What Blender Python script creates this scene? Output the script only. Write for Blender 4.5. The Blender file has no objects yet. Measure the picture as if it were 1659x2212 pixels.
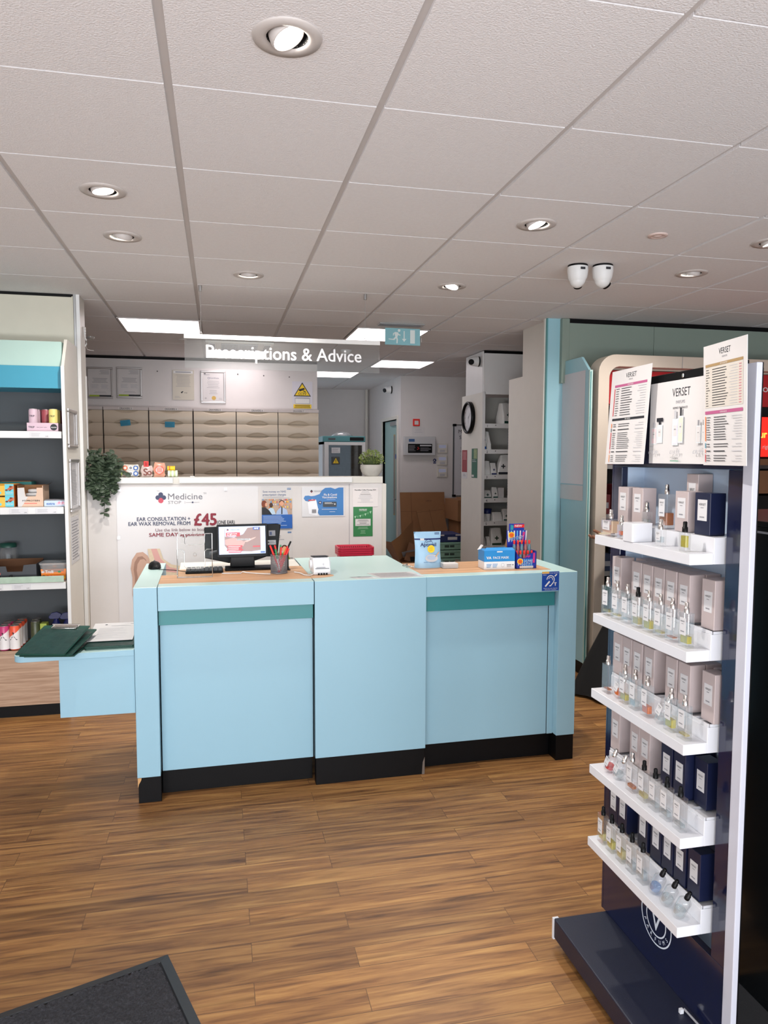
import bpy, bmesh, math, random
from mathutils import Vector, Matrix, Euler
random.seed(7)
SC = bpy.context.scene
COL = SC.collection
pi = math.pi
CE = 2.574          # ceiling height
# ------------------------------------------------------------------ camera
cam_d = bpy.data.cameras.new('camera'); cam = bpy.data.objects.new('camera', cam_d); COL.objects.link(cam)
cam_d.sensor_fit = 'HORIZONTAL'; cam_d.sensor_width = 36.0; cam_d.lens = 36.0*1581.72/1659.0
cam_d.clip_start = 0.05
yaw, pitch, roll = 0.221722, -0.0746507, 0.00250748
fw = Vector((math.sin(yaw)*math.cos(pitch), math.cos(yaw)*math.cos(pitch), math.sin(pitch)))
rt = Vector((math.cos(yaw), -math.sin(yaw), 0)); up = rt.cross(fw)
r2 = rt*math.cos(roll)+up*math.sin(roll); u2 = up*math.cos(roll)-rt*math.sin(roll)
m = Matrix((r2, u2, -fw)).transposed().to_4x4(); m.translation = Vector((1.3217, -2.1784, 1.55))
cam.matrix_world = m
SC.camera = cam
# ------------------------------------------------------------------ colour management, world, lights
SC.view_settings.view_transform = 'Standard'; SC.view_settings.look = 'None'
SC.view_settings.gamma = 1.0; SC.view_settings.use_curve_mapping = False
SC.view_settings.exposure = 0.0
W = bpy.data.worlds.new('world'); SC.world = W; W.use_nodes = True
wb = W.node_tree.nodes['Background']; wb.inputs[0].default_value = (0.75, 0.87, 1.0, 1); wb.inputs[1].default_value = 1.2
def area(name, loc, target, sx, sy, power, col, spread=180):
    d = bpy.data.lights.new(name, 'AREA'); d.shape = 'RECTANGLE'; d.size = sx; d.size_y = sy
    d.energy = power; d.color = col; d.spread = math.radians(spread)
    o = bpy.data.objects.new(name, d); COL.objects.link(o); o.location = loc
    o.rotation_euler = (Vector(target)-Vector(loc)).to_track_quat('-Z', 'Y').to_euler()
    return o
# daylight through the shop front behind the camera
area('shopfront_daylight', (1.2, -4.55, 1.45), (1.2, 2.0, 1.2), 6.0, 2.3, 118, (0.86, 0.94, 1.0))
area('ceiling_fill', (1.2, -4.5, 0.5), (1.2, 0.5, 2.6), 6.0, 0.5, 175, (0.97, 0.97, 1.0))  # added fill lamp, aimed up to brighten the near ceiling
SC.cycles.transparent_max_bounces = 32
DOWN_W, PANEL_E, DISC_E = 60, 5.3, 22.0
# ------------------------------------------------------------------ materials
def s2l(c):
    return c/12.92 if c <= 0.04045 else ((c+0.055)/1.055)**2.4
def hexc(h):
    h = h.lstrip('#'); return tuple(s2l(int(h[i:i+2], 16)/255) for i in (0, 2, 4))+(1,)
MATS = {}
def mat(key, h, rough=0.5, metal=0.0, var=0.04, scale=9.0, bump=0.0, bscale=120.0, spec=0.5, coat=0.0, emit=0.0, alpha=None):
    if key in MATS: return MATS[key]
    M = bpy.data.materials.new(key); M.use_nodes = True; nt = M.node_tree; b = nt.nodes['Principled BSDF']
    c = hexc(h)
    tc = nt.nodes.new('ShaderNodeTexCoord'); no = nt.nodes.new('ShaderNodeTexNoise')
    no.inputs['Scale'].default_value = scale; no.inputs['Detail'].default_value = 3
    nt.links.new(tc.outputs['Object'], no.inputs['Vector'])
    mx = nt.nodes.new('ShaderNodeMix'); mx.data_type = 'RGBA'
    mx.inputs[6].default_value = tuple(max(0, v*(1-var)) for v in c[:3])+(1,)
    mx.inputs[7].default_value = tuple(min(1, v*(1+var)) for v in c[:3])+(1,)
    nt.links.new(no.outputs['Fac'], mx.inputs[0]); nt.links.new(mx.outputs[2], b.inputs['Base Color'])
    b.inputs['Roughness'].default_value = rough; b.inputs['Metallic'].default_value = metal
    b.inputs['Specular IOR Level'].default_value = spec; b.inputs['Coat Weight'].default_value = coat
    b.inputs['Coat Roughness'].default_value = 0.08
    if bump:
        n2 = nt.nodes.new('ShaderNodeTexNoise'); n2.inputs['Scale'].default_value = bscale; n2.inputs['Detail'].default_value = 4
        nt.links.new(tc.outputs['Object'], n2.inputs['Vector'])
        bp = nt.nodes.new('ShaderNodeBump'); bp.inputs['Strength'].default_value = bump; bp.inputs['Distance'].default_value = 0.004
        nt.links.new(n2.outputs['Fac'], bp.inputs['Height']); nt.links.new(bp.outputs[0], b.inputs['Normal'])
    if emit:
        b.inputs['Emission Color'].default_value = c; b.inputs['Emission Strength'].default_value = emit
    MATS[key] = M; return M
def glass(key, tint='#FFFFFF', gloss=0.12, rough=0.03, body=0.0, bodycol='#FFFFFF', fk=0.55):
    """clear acrylic / glass: tinted see-through, fresnel reflection, optional milky body"""
    if key in MATS: return MATS[key]
    M = bpy.data.materials.new(key); M.use_nodes = True; nt = M.node_tree; nt.nodes.clear()
    out = nt.nodes.new('ShaderNodeOutputMaterial'); tr = nt.nodes.new('ShaderNodeBsdfTransparent'); tr.inputs[0].default_value = hexc(tint)
    gl = nt.nodes.new('ShaderNodeBsdfGlossy'); gl.inputs['Roughness'].default_value = rough
    lw = nt.nodes.new('ShaderNodeLayerWeight'); lw.inputs['Blend'].default_value = 0.35
    ma = nt.nodes.new('ShaderNodeMath'); ma.operation = 'MULTIPLY_ADD'; ma.inputs[1].default_value = fk; ma.inputs[2].default_value = gloss
    nt.links.new(lw.outputs['Facing'], ma.inputs[0])
    mx = nt.nodes.new('ShaderNodeMixShader'); nt.links.new(ma.outputs[0], mx.inputs[0])
    if body:
        df = nt.nodes.new('ShaderNodeBsdfDiffuse'); df.inputs[0].default_value = hexc(bodycol)
        m2 = nt.nodes.new('ShaderNodeMixShader'); m2.inputs[0].default_value = body
        nt.links.new(tr.outputs[0], m2.inputs[1]); nt.links.new(df.outputs[0], m2.inputs[2]); nt.links.new(m2.outputs[0], mx.inputs[1])
    else: nt.links.new(tr.outputs[0], mx.inputs[1])
    nt.links.new(gl.outputs[0], mx.inputs[2]); nt.links.new(mx.outputs[0], out.inputs[0])
    MATS[key] = M; return M
def wood_mat(key, cols, along='X', scale=1.0, rough=0.45):
    M = bpy.data.materials.new(key); M.use_nodes = True; nt = M.node_tree; b = nt.nodes['Principled BSDF']
    tc = nt.nodes.new('ShaderNodeTexCoord'); mp = nt.nodes.new('ShaderNodeMapping')
    mp.inputs['Scale'].default_value = {'X': (1.2*scale, 14*scale, 22*scale), 'Y': (14*scale, 1.2*scale, 14*scale)}[along]
    nt.links.new(tc.outputs['Object'], mp.inputs[0])
    no = nt.nodes.new('ShaderNodeTexNoise'); no.inputs['Scale'].default_value = 3.0; no.inputs['Detail'].default_value = 6; no.inputs['Distortion'].default_value = 0.4
    nt.links.new(mp.outputs[0], no.inputs['Vector'])
    cr = nt.nodes.new('ShaderNodeValToRGB'); cr.color_ramp.elements[0].position = 0.35; cr.color_ramp.elements[1].position = 0.68
    cr.color_ramp.elements[0].color = hexc(cols[0]); cr.color_ramp.elements[1].color = hexc(cols[1])
    nt.links.new(no.outputs['Fac'], cr.inputs[0]); nt.links.new(cr.outputs[0], b.inputs['Base Color'])
    b.inputs['Roughness'].default_value = rough
    MATS[key] = M; return M
def floor_mat():
    M = bpy.data.materials.new('oak_plank_floor'); M.use_nodes = True; nt = M.node_tree; b = nt.nodes['Principled BSDF']
    N = nt.nodes.new; L = nt.links.new
    tc = N('ShaderNodeTexCoord')
    br = N('ShaderNodeTexBrick'); br.offset = 0.37; br.offset_frequency = 2; br.squash = 1.0
    br.inputs['Scale'].default_value = 1.0; br.inputs['Brick Width'].default_value = 0.86; br.inputs['Row Height'].default_value = 0.092
    br.inputs['Mortar Size'].default_value = 0.0011; br.inputs['Mortar Smooth'].default_value = 0.3; br.inputs['Bias'].default_value = 0.0
    br.inputs['Color1'].default_value = (0, 0, 0, 1); br.inputs['Color2'].default_value = (1, 1, 1, 1); br.inputs['Mortar'].default_value = (0.5, 0.5, 0.5, 1)
    L(tc.outputs['Object'], br.inputs['Vector'])
    # wood grain, shifted per plank
    sep = N('ShaderNodeSeparateXYZ'); L(tc.outputs['Object'], sep.inputs[0])
    wn = N('ShaderNodeMath'); wn.operation = 'MULTIPLY'; wn.inputs[1].default_value = 23.7; L(br.outputs['Color'], wn.inputs[0])
    cb = N('ShaderNodeCombineXYZ'); sx = N('ShaderNodeMath'); sx.operation = 'MULTIPLY'; sx.inputs[1].default_value = 1.6; L(sep.outputs[0], sx.inputs[0])
    sy = N('ShaderNodeMath'); sy.operation = 'MULTIPLY'; sy.inputs[1].default_value = 24.0; L(sep.outputs[1], sy.inputs[0])
    L(sx.outputs[0], cb.inputs[0]); L(sy.outputs[0], cb.inputs[1]); L(wn.outputs[0], cb.inputs[2])
    n1 = N('ShaderNodeTexNoise'); n1.inputs['Scale'].default_value = 1.5; n1.inputs['Detail'].default_value = 10; n1.inputs['Roughness'].default_value = 0.62; n1.inputs['Distortion'].default_value = 0.6
    L(cb.outputs[0], n1.inputs['Vector'])
    cr = N('ShaderNodeValToRGB'); e = cr.color_ramp.elements
    e[0].position = 0.30; e[0].color = hexc('#543821'); e[1].position = 0.72; e[1].color = hexc('#B48B55')
    k = e.new(0.42); k.color = hexc('#7F5835'); k = e.new(0.55); k.color = hexc('#9A7043')
    L(n1.outputs['Fac'], cr.inputs[0])
    # dark heartwood streaks
    n2 = N('ShaderNodeTexNoise'); n2.inputs['Scale'].default_value = 0.9; n2.inputs['Detail'].default_value = 4; n2.inputs['Distortion'].default_value = 1.2
    L(cb.outputs[0], n2.inputs['Vector'])
    c2 = N('ShaderNodeValToRGB'); c2.color_ramp.elements[0].position = 0.56; c2.color_ramp.elements[0].color = (1, 1, 1, 1)
    c2.color_ramp.elements[1].position = 0.70; c2.color_ramp.elements[1].color = (0.50, 0.46, 0.42, 1); L(n2.outputs['Fac'], c2.inputs[0])
    mu = N('ShaderNodeMix'); mu.data_type = 'RGBA'; mu.blend_type = 'MULTIPLY'; mu.inputs[0].default_value = 0.7
    L(cr.outputs[0], mu.inputs[6]); L(c2.outputs[0], mu.inputs[7])
    # plank tint
    pt = N('ShaderNodeMix'); pt.data_type = 'RGBA'; pt.inputs[6].default_value = (0.86, 0.84, 0.82, 1); pt.inputs[7].default_value = (1.12, 1.08, 1.02, 1)
    L(br.outputs['Color'], pt.inputs[0])
    m3 = N('ShaderNodeMix'); m3.data_type = 'RGBA'; m3.blend_type = 'MULTIPLY'; m3.inputs[0].default_value = 1.0; L(mu.outputs[2], m3.inputs[6]); L(pt.outputs[2], m3.inputs[7])
    # joints
    m4 = N('ShaderNodeMix'); m4.data_type = 'RGBA'; m4.inputs[7].default_value = hexc('#4A3322')
    sc = N('ShaderNodeMath'); sc.operation = 'MULTIPLY'; sc.inputs[1].default_value = 0.8; L(br.outputs['Fac'], sc.inputs[0])
    L(sc.outputs[0], m4.inputs[0]); L(m3.outputs[2], m4.inputs[6]); L(m4.outputs[2], b.inputs['Base Color'])
    b.inputs['Roughness'].default_value = 0.42; b.inputs['Specular IOR Level'].default_value = 0.4
    bp = N('ShaderNodeBump'); bp.inputs['Strength'].default_value = 0.25; bp.inputs['Distance'].default_value = 0.002
    L(n1.outputs['Fac'], bp.inputs['Height']); L(bp.outputs[0], b.inputs['Normal'])
    return M

CEIL = mat('ceiling_tile', '#E8E6E7', 0.9, bump=0.55, bscale=170, var=0.05, scale=60, spec=0.2)
TEE = mat('ceiling_tee', '#CCC7C5', 0.5)
WALLM = mat('white_wall_paint', '#D9D5D3', 0.7, bump=0.08, bscale=60)
CREAM = mat('cream_panel', '#D9D5CC', 0.45)
CREAM2 = mat('cream_header', '#CFCBBB', 0.5)
WHITE = mat('white_laminate', '#E2E2E1', 0.4)
WHITE2 = mat('white_gloss', '#D6D7DC', 0.3)
SKY = mat('sky_blue_laminate', '#92BACB', 0.42, var=0.015, scale=3)
SKYTOP = mat('sky_laminate_lit_top', '#B4CFCB', 0.34, var=0.015, scale=3)  # same laminate as the fronts, with warm ceiling light put into its colour
TEAL = mat('teal_lip', '#308286', 0.4, var=0.02)
BLACK = mat('black_plastic', '#08080A', 0.4, spec=0.2)
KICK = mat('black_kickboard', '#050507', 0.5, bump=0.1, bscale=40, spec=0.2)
DARK = mat('dark_grey_panel', '#4A4F53', 0.6)
NAVY = mat('navy_gloss', '#0B1233', 0.16, coat=0.5, var=0.03)
NAVYM = mat('navy_satin', '#14182C', 0.45, bump=0.1, bscale=300)
NAVYB = mat('navy_carton', '#161C38', 0.3, var=0.05)
PINKB = mat('pink_beige_carton', '#B7A9A8', 0.42, var=0.03)
PALEB = mat('pale_blue_backing', '#B9CBE0', 0.5)
STEEL = mat('brushed_steel', '#B9B9B9', 0.3, metal=0.9)
CHROME = mat('chrome', '#DAD6D2', 0.12, metal=1.0)
SILV = mat('silver_frame', '#C4C1C0', 0.3, metal=0.75)
PAPER = mat('white_paper', '#D4D1D0', 0.6, spec=0.3)
LAM = mat('laminated_paper', '#D3D2D4', 0.3)
INK = mat('black_ink', '#23252C', 0.6)
GREY = mat('grey_ink', '#8C8C92', 0.6)
LGREY = mat('light_grey_ink', '#BCBCC0', 0.6)
RED = mat('red_print', '#B4141C', 0.45)
SALMON = mat('salmon_red', '#CC4B52', 0.5)
BRED = mat('bright_red', '#E3241C', 0.4)
BLUE = mat('blue_print', '#1D5CAF', 0.45)
LBLUE = mat('light_blue_print', '#3E8FD0', 0.4)
PBLUE = mat('poster_blue', '#2F74B5', 0.35)
DBLUE = mat('deep_blue', '#14245F', 0.4)
GREEN = mat('green_print', '#2F7D46', 0.45)
DGREEN = mat('dark_green_vinyl', '#1C3A35', 0.28, bump=0.8, bscale=18, var=0.45, scale=22)
DGREEN2 = mat('dark_green_edge', '#16453A', 0.4)
YEL = mat('yellow_print', '#F3CF1D', 0.5)
ORA = mat('orange_print', '#EE7A1F', 0.45)
MAG = mat('magenta_print', '#B55C86', 0.5)
TAN = mat('tan_print', '#A88B60', 0.5)
SKIN = mat('skin', '#9A6A52', 0.55, bump=0.05)
CARD = mat('brown_cardboard', '#8F6542', 0.8, var=0.08, scale=14, bump=0.05)
CARDD = mat('dark_cardboard', '#65432A', 0.85, var=0.08)
PUTTY = mat('putty_drawer_plastic', '#D3C5B0', 0.36, var=0.02)
GLASS = glass('clear_bottle_glass', '#FFFFFF', 0.04, body=0.035, bodycol='#E4E8EA', fk=0.5)
ACRY = glass('clear_acrylic', '#FEFFFF', 0.0, body=0.0, fk=0.15)
ACRYS = glass('sign_acrylic', '#EEF0F0', 0.03, body=0.03)
FRGL = glass('fridge_glass', '#8C9499', 0.10)
TUBP = glass('clear_tub_plastic', '#DDE3E6', 0.12, body=0.25)
FLOORM = floor_mat()
WOODW = wood_mat('oak_worktop', ('#B58862', '#D3A67D'), 'X', 1.0)
WOODD = wood_mat('oak_drawer_front', ('#9C7C64', '#BFA188'), 'X', 1.2)
LEDM = mat('led_panel_diffuser', '#FFF3F5', 0.5, emit=PANEL_E)
DISC = mat('downlight_disc', '#FFF8EE', 0.5, emit=DISC_E)
# ------------------------------------------------------------------ mesh builder
I4 = Matrix.Identity(4)
class MB:
    def __init__(s, M=None): s.v = []; s.f = []; s.fm = []; s.ms = []; s.sm = []; s.M = M or I4
    def mi(s, m):
        if m not in s.ms: s.ms.append(m)
        return s.ms.index(m)
    def add(s, vs, fs, m, smooth=False):
        o = len(s.v); k = s.mi(m); s.v += [s.M @ Vector(v) for v in vs]
        for f in fs: s.f.append([i+o for i in f]); s.fm.append(k); s.sm.append(smooth)
        return s
    def box(s, x0, x1, y0, y1, z0, z1, m):
        vs = [(x, y, z) for x in (x0, x1) for y in (y0, y1) for z in (z0, z1)]
        return s.add(vs, [(0,1,3,2), (4,6,7,5), (0,4,5,1), (2,3,7,6), (0,2,6,4), (1,5,7,3)], m)
    def quad(s, a, b, c, d, m): return s.add([a, b, c, d], [(0,1,2,3)], m)
    def prism(s, poly, ax, d0, d1, m, smooth=False):
        """poly in the plane across axis ax ('x': (y,z), 'y': (x,z), 'z': (x,y))"""
        def P(p, d): return {'x': (d, p[0], p[1]), 'y': (p[0], d, p[1]), 'z': (p[0], p[1], d)}[ax]
        n = len(poly); vs = [P(p, d0) for p in poly]+[P(p, d1) for p in poly]
        fs = [tuple(range(n)), tuple(range(2*n-1, n-1, -1))]+[(i, i+n, (i+1) % n+n, (i+1) % n) for i in range(n)]
        return s.add(vs, fs, m, smooth)
    def lathe(s, prof, m, c=(0,0,0), n=24, R=None, cap=True, smooth=True, sx=1, sy=1):
        R = R or I4; vs = []; fs = []
        for r, z in prof:
            for i in range(n):
                a = 2*pi*i/n; vs.append(Vector(c)+(R @ Vector((r*math.cos(a)*sx, r*math.sin(a)*sy, z))))
        for j in range(len(prof)-1):
            for i in range(n): fs.append((j*n+i, j*n+(i+1) % n, (j+1)*n+(i+1) % n, (j+1)*n+i))
        s.add(vs, fs, m, smooth)
        if cap:
            k = len(prof)
            if prof[0][0] > 1e-5: s.add(vs[:n], [tuple(range(n-1, -1, -1))], m)
            if prof[-1][0] > 1e-5: s.add(vs[(k-1)*n:], [tuple(range(n))], m)
        return s
    def cyl(s, a, b, r, m, n=12, r2=None):
        a = Vector(a); b = Vector(b); d = b-a; R = d.to_track_quat('Z', 'Y').to_matrix().to_4x4()
        return s.lathe([(r, 0), (r if r2 is None else r2, d.length)], m, a, n, R)
    def tube(s, pts, r, m, n=8):
        pts = [Vector(p) for p in pts]; vs = []; fs = []
        for i, p in enumerate(pts):
            t = (pts[min(i+1, len(pts)-1)]-pts[max(i-1, 0)]).normalized(); q = t.to_track_quat('Z', 'Y')
            rr = r[i] if isinstance(r, (list, tuple)) else r
            for k in range(n):
                a = 2*pi*k/n; vs.append(p+q @ Vector((rr*math.cos(a), rr*math.sin(a), 0)))
        for i in range(len(pts)-1):
            for k in range(n): fs.append((i*n+k, i*n+(k+1) % n, (i+1)*n+(k+1) % n, (i+1)*n+k))
        s.add(vs, fs, m, True); e = len(pts)-1
        s.add(vs[:n], [tuple(range(n-1, -1, -1))], m); s.add(vs[e*n:], [tuple(range(n))], m)
        return s
    def ball(s, c, r, m, n=12, sx=1, sy=1, sz=1):
        prof = [(max(1e-6, r*math.sin(pi*i/(n//2+2))), -r*math.cos(pi*i/(n//2+2))*sz) for i in range(n//2+3)]
        return s.lathe(prof, m, c, n, cap=False, sx=sx, sy=sy)
    def text(s, t, m, cap, x, y, al='C', width=None, bold=0.0, z=0.0, frame=None, rot=0.0, shear=0.0):
        """flat lettering in the builder's local XY (or the given frame matrix); cap = capital height"""
        vs, fs, w = glyphs(t, 0.0, shear); k = cap/CAPH; kx = k if width is None else width/max(w, 1e-6)
        ox = {'L': 0, 'C': -w*kx/2, 'R': -w*kx}[al]; F = frame or I4; out = []
        ca, sa = math.cos(rot), math.sin(rot)
        # heavier weights: the same outline laid down again, nudged by the stroke gain
        sh = [(0, 0)] if not bold else [(-bold, 0), (bold, 0), (0, bold*0.7), (0, -bold*0.7)]
        for q, (ax, ay) in enumerate(sh):
            out = []
            for vx, vy in vs:
                px, py = (vx+ax)*kx+ox, (vy+ay)*k
                out.append(F @ Vector((x+px*ca-py*sa, y+px*sa+py*ca, z+0.00006*q)))
            s.add(out, fs, m)
        return s
    def build(s, name, parent=None, local=False, bevel=0.0, seg=2, base=None, smooth_angle=None):
        vs = s.v
        me = bpy.data.meshes.new(name); o = bpy.data.objects.new(name, me); COL.objects.link(o)
        if parent is not None:
            o.parent = parent
            if not local:
                off = origin_of(parent); vs = [v-off for v in vs]
                o['_w'] = 0; ORG[o.name] = off
            else: ORG[o.name] = Vector((0, 0, 0))
        else:
            if base is None:
                xs = [v.x for v in vs]; ys = [v.y for v in vs]; zs = [v.z for v in vs]
                base = Vector(((min(xs)+max(xs))/2, (min(ys)+max(ys))/2, min(zs)))
            base = Vector(base); vs = [v-base for v in vs]; o.location = base; ORG[o.name] = base
        me.from_pydata([tuple(v) for v in vs], [], s.f)
        for m in s.ms: me.materials.append(m)
        me.polygons.foreach_set('material_index', s.fm); me.polygons.foreach_set('use_smooth', s.sm)
        me.update()
        if '_w' in o: del o['_w']
        if bevel:
            b = o.modifiers.new('bevel', 'BEVEL'); b.width = bevel; b.segments = seg; b.limit_method = 'ANGLE'; b.angle_limit = math.radians(40)
        return o
ORG = {}
def origin_of(o): return ORG.get(o.name, Vector((0, 0, 0)))
_g = {}
def _raw(t, bold, shear):
    c = bpy.data.curves.new('t', 'FONT'); c.body = t; c.size = 1.0; c.offset = bold; c.shear = shear; c.resolution_u = 3; c.fill_mode = 'FRONT'
    o = bpy.data.objects.new('t', c); COL.objects.link(o); dg = bpy.context.evaluated_depsgraph_get(); dg.update()
    me = bpy.data.meshes.new_from_object(o.evaluated_get(dg))
    vs = [(v.co.x, v.co.y) for v in me.vertices]; fs = [tuple(p.vertices) for p in me.polygons]
    bpy.data.objects.remove(o); bpy.data.curves.remove(c); bpy.data.meshes.remove(me)
    return vs, fs
def glyphs(t, bold=0.0, shear=0.0):
    k = (t, bold, shear)
    if k not in _g:
        vs, fs = _raw(t, bold, shear); x0 = min((v[0] for v in vs), default=0); x1 = max((v[0] for v in vs), default=1)
        _g[k] = ([(a-x0, b) for a, b in vs], fs, x1-x0)
    return _g[k]
CAPH = max(v[1] for v in _raw('H', 0, 0)[0])
def frame(O, U, V):
    U = Vector(U).normalized(); V = Vector(V).normalized(); N = U.cross(V)
    M = Matrix((U, V, N)).transposed().to_4x4(); M.translation = Vector(O); return M
FR = lambda x, y, z: frame((x, y, z), (1, 0, 0), (0, 0, 1))      # faces the camera (-y)
FL = lambda x, y, z: frame((x, y, z), (0, -1, 0), (0, 0, 1))     # faces -x
FX = lambda x, y, z: frame((x, y, z), (0, 1, 0), (0, 0, 1))      # faces +x
FT = lambda x, y, z: frame((x, y, z), (1, 0, 0), (0, 1, 0))      # faces up
class Sheet(MB):
    """printed sheet: local x right, y up, z out; the print sits as thin layers on it"""
    def __init__(s, M, w, h, base, t=0.0012, x0=0.0, y0=0.0):
        super().__init__(M); s.t = t; s.box(x0, x0+w, y0, y0+h, 0, t, base); s.l = t+0.0004
    def up(s): s.l += 0.0003; return s
    def rect(s, x0, y0, x1, y1, m, step=True):
        s.quad((x0, y0, s.l), (x1, y0, s.l), (x1, y1, s.l), (x0, y1, s.l), m)
        if step: s.l += 0.00006
        return s
    def poly(s, pts, m):
        s.add([(x, y, s.l) for x, y in pts], [tuple(range(len(pts)))], m); s.l += 0.00006; return s
    def circ(s, x, y, r, m, n=20, r2=None): return s.poly([(x+r*math.cos(2*pi*i/n), y+(r2 or r)*math.sin(2*pi*i/n)) for i in range(n)], m)
    def ring(s, x, y, r0, r1, m, n=28, a0=0, a1=2*pi, ky=1.0):
        vs = []; fs = []
        for i in range(n+1):
            a = a0+(a1-a0)*i/n
            vs += [(x+r0*math.cos(a), y+r0*ky*math.sin(a), s.l), (x+r1*math.cos(a), y+r1*ky*math.sin(a), s.l)]
            if i < n: fs.append((2*i, 2*i+1, 2*i+3, 2*i+2))
        return s.add(vs, fs, m)
    def t_(s, t, x, y, cap, m, **k):
        s.text(t, m, cap, x, y, z=s.l, **k); s.l += 0.0003 if k.get('bold') else 0.00006; return s
    def lines(s, x0, x1, y0, y1, n, m, th=0.4, jit=0.25, al='L', seed=1):
        rr = random.Random(seed); p = (y1-y0)/n
        for i in range(n):
            w = (x1-x0)*(1-jit*rr.random()); a = x0 if al == 'L' else (x1-w if al == 'R' else (x0+x1-w)/2)
            y = y0+p*(i+0.5); s.rect(a, y-p*th/2, a+w, y+p*th/2, m, False)
        return s
def tag(o, label=None, cat=None, group=None, kind=None):
    if label: o['label'] = label
    if cat: o['category'] = cat
    if group: o['group'] = group
    if kind: o['kind'] = kind
    return o
def thing(name, label, cat, loc, group=None, rz=0.0):
    o = bpy.data.objects.new(name, None); COL.objects.link(o); o.location = loc; o.rotation_euler = (0, 0, rz)
    o.empty_display_size = 0.05; ORG[o.name] = Vector(loc); return tag(o, label, cat, group)
def struct(name, mb, label=None, **k): return tag(mb.build(name, **k), label or None, None, None, 'structure')
def copy_tree(o, parent=None):
    c = o.copy(); COL.objects.link(c); ORG[c.name] = origin_of(o)
    if parent is not None: c.parent = parent
    for ch in [x for x in bpy.data.objects if x.parent == o and x != c]: copy_tree(ch, c)
    return c
def place(proto, used, loc, label, group=None, rot=(0, 0, 0), scale=None):
    o = proto if proto.name not in used else copy_tree(proto)
    used.add(proto.name); o.location = loc; o.rotation_euler = rot
    if scale: o.scale = scale
    o['label'] = label
    if group: o['group'] = group
    return o
def rrect(w, h, r, n=5, x=0, y=0):
    """rounded rectangle outline centred on x, y"""
    pts = []
    for cx, cy, a0 in ((w/2-r, h/2-r, 0), (-w/2+r, h/2-r, pi/2), (-w/2+r, -h/2+r, pi), (w/2-r, -h/2+r, 3*pi/2)):
        for i in range(n+1): a = a0+pi/2*i/n; pts.append((x+cx+r*math.cos(a), y+cy+r*math.sin(a)))
    return pts
# ================================================================== THE ROOM
X0, X1, Y0, Y1 = -1.9, 6.4, -4.7, 8.9
struct('floor', MB().box(X0, X1, Y0, Y1, -0.1, 0, FLOORM), 'oak plank floor running across the shop', base=(0, 0, -0.1))
# ceiling: tegular tiles on a grid of 0.6 m, slightly proud of the tees
cb = MB(); cb.box(X0, X1, Y0, Y1, CE+0.16, CE+0.22, TEE)
LIGHTS = [(1.5, -0.3), (0.9, 0.9), (0.9, 1.5), (1.5, 2.1), (2.7, 0.9), (3.9, 0.9), (3.9, 1.5), (2.7, 2.1)]
for i in range(-3, 11): cb.box(i*0.6-0.03, i*0.6+0.03, Y0, Y1, CE+0.010, CE+0.02, TEE)
for j in range(-7, 15): cb.box(X0, X1, j*0.6-0.02, j*0.6+0.02, CE+0.0106, CE+0.02, TEE)
def tile_hole(b, a, c, d, e, z0, z1, cx, cy, r, m, n=32):
    # square tile with a round cut-out for a lamp
    vs = []; fs = []
    for z in (z0, z1):
        for k in range(n):
            t = 2*pi*k/n; ct, st = math.cos(t), math.sin(t); q = 1/max(abs(ct), abs(st))
            vs.append((cx+q*ct*(c-a)/2, cy+q*st*(e-d)/2, z))
        for k in range(n):
            t = 2*pi*k/n; vs.append((cx+r*math.cos(t), cy+r*math.sin(t), z))
    for k in range(n):
        j = (k+1) % n; fs += [(k, j, n+j, n+k), (2*n+k, 3*n+k, 3*n+j, 2*n+j), (k, 2*n+k, 2*n+j, j), (n+k, n+j, 3*n+j, 3*n+k)]
    b.add(vs, fs, m)
i = -4
while i*0.6 < X1:
    j = -8
    while j*0.6 < Y1:
        a, b = max(i*0.6+0.012, X0), min(i*0.6+0.588, X1); c, d = max(j*0.6+0.0035, Y0), min(j*0.6+0.5965, Y1)
        if b-a > 0.02 and d-c > 0.02:
            lt = [q for q in LIGHTS if a < q[0] < b and c < q[1] < d]
            if lt: tile_hole(cb, a, b, c, d, CE-0.0005, CE+0.015, (a+b)/2, (c+d)/2, 0.052, CEIL)
            else: cb.box(a, b, c, d, CE-0.0005, CE+0.015, CEIL)
        j += 1
    i += 1
ceil = struct('ceiling', cb, 'suspended ceiling of square white mineral tiles', base=(0, 0, CE))
struct('wall_left', MB().box(X0-0.1, X0, Y0, Y1, 0, CE+0.1, WALLM))
struct('wall_right', MB().box(X1, X1+0.1, Y0, Y1, 0, CE+0.1, WALLM))
struct('wall_back', MB().box(2.25, 3.57, 8.9, 9.0, 0, CE+0.1, WALLM))
struct('wall_dispensary', MB().box(X0, 2.37, 5.76, 5.88, 0, 2.543, WALLM).box(X0, 2.37, 5.775, 5.87, 2.543, CE, KICK), 'white wall above the medicine drawers')  # black strip paints the shadow in the gap under the ceiling
struct('wall_corridor', MB().box(3.57, 3.67, 6.85, 7.02, 0, CE, WALLM).box(3.57, 3.67, 7.88, 8.9, 0, CE, WALLM).box(3.57, 3.67, 7.02, 7.88, 2.04, CE, WALLM))
struct('wall_alarm', MB().box(3.67, 6.4, 6.85, 6.95, 0, CE, WALLM).box(3.5705, 3.67, 6.849, 6.85, 0, CE, WALLM), 'white wall that carries the alarm panel')
struct('wall_stub', MB().box(X0, 0.47, 2.88, 3.06, 0, CE, CREAM).box(0.452, 0.4725, 2.865, 2.885, 0, CE, WHITE).box(0.4705, 0.4745, 3.03, 3.062, 0, 2.08, WHITE), 'cream wall end between the shop and the dispensary')
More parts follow.
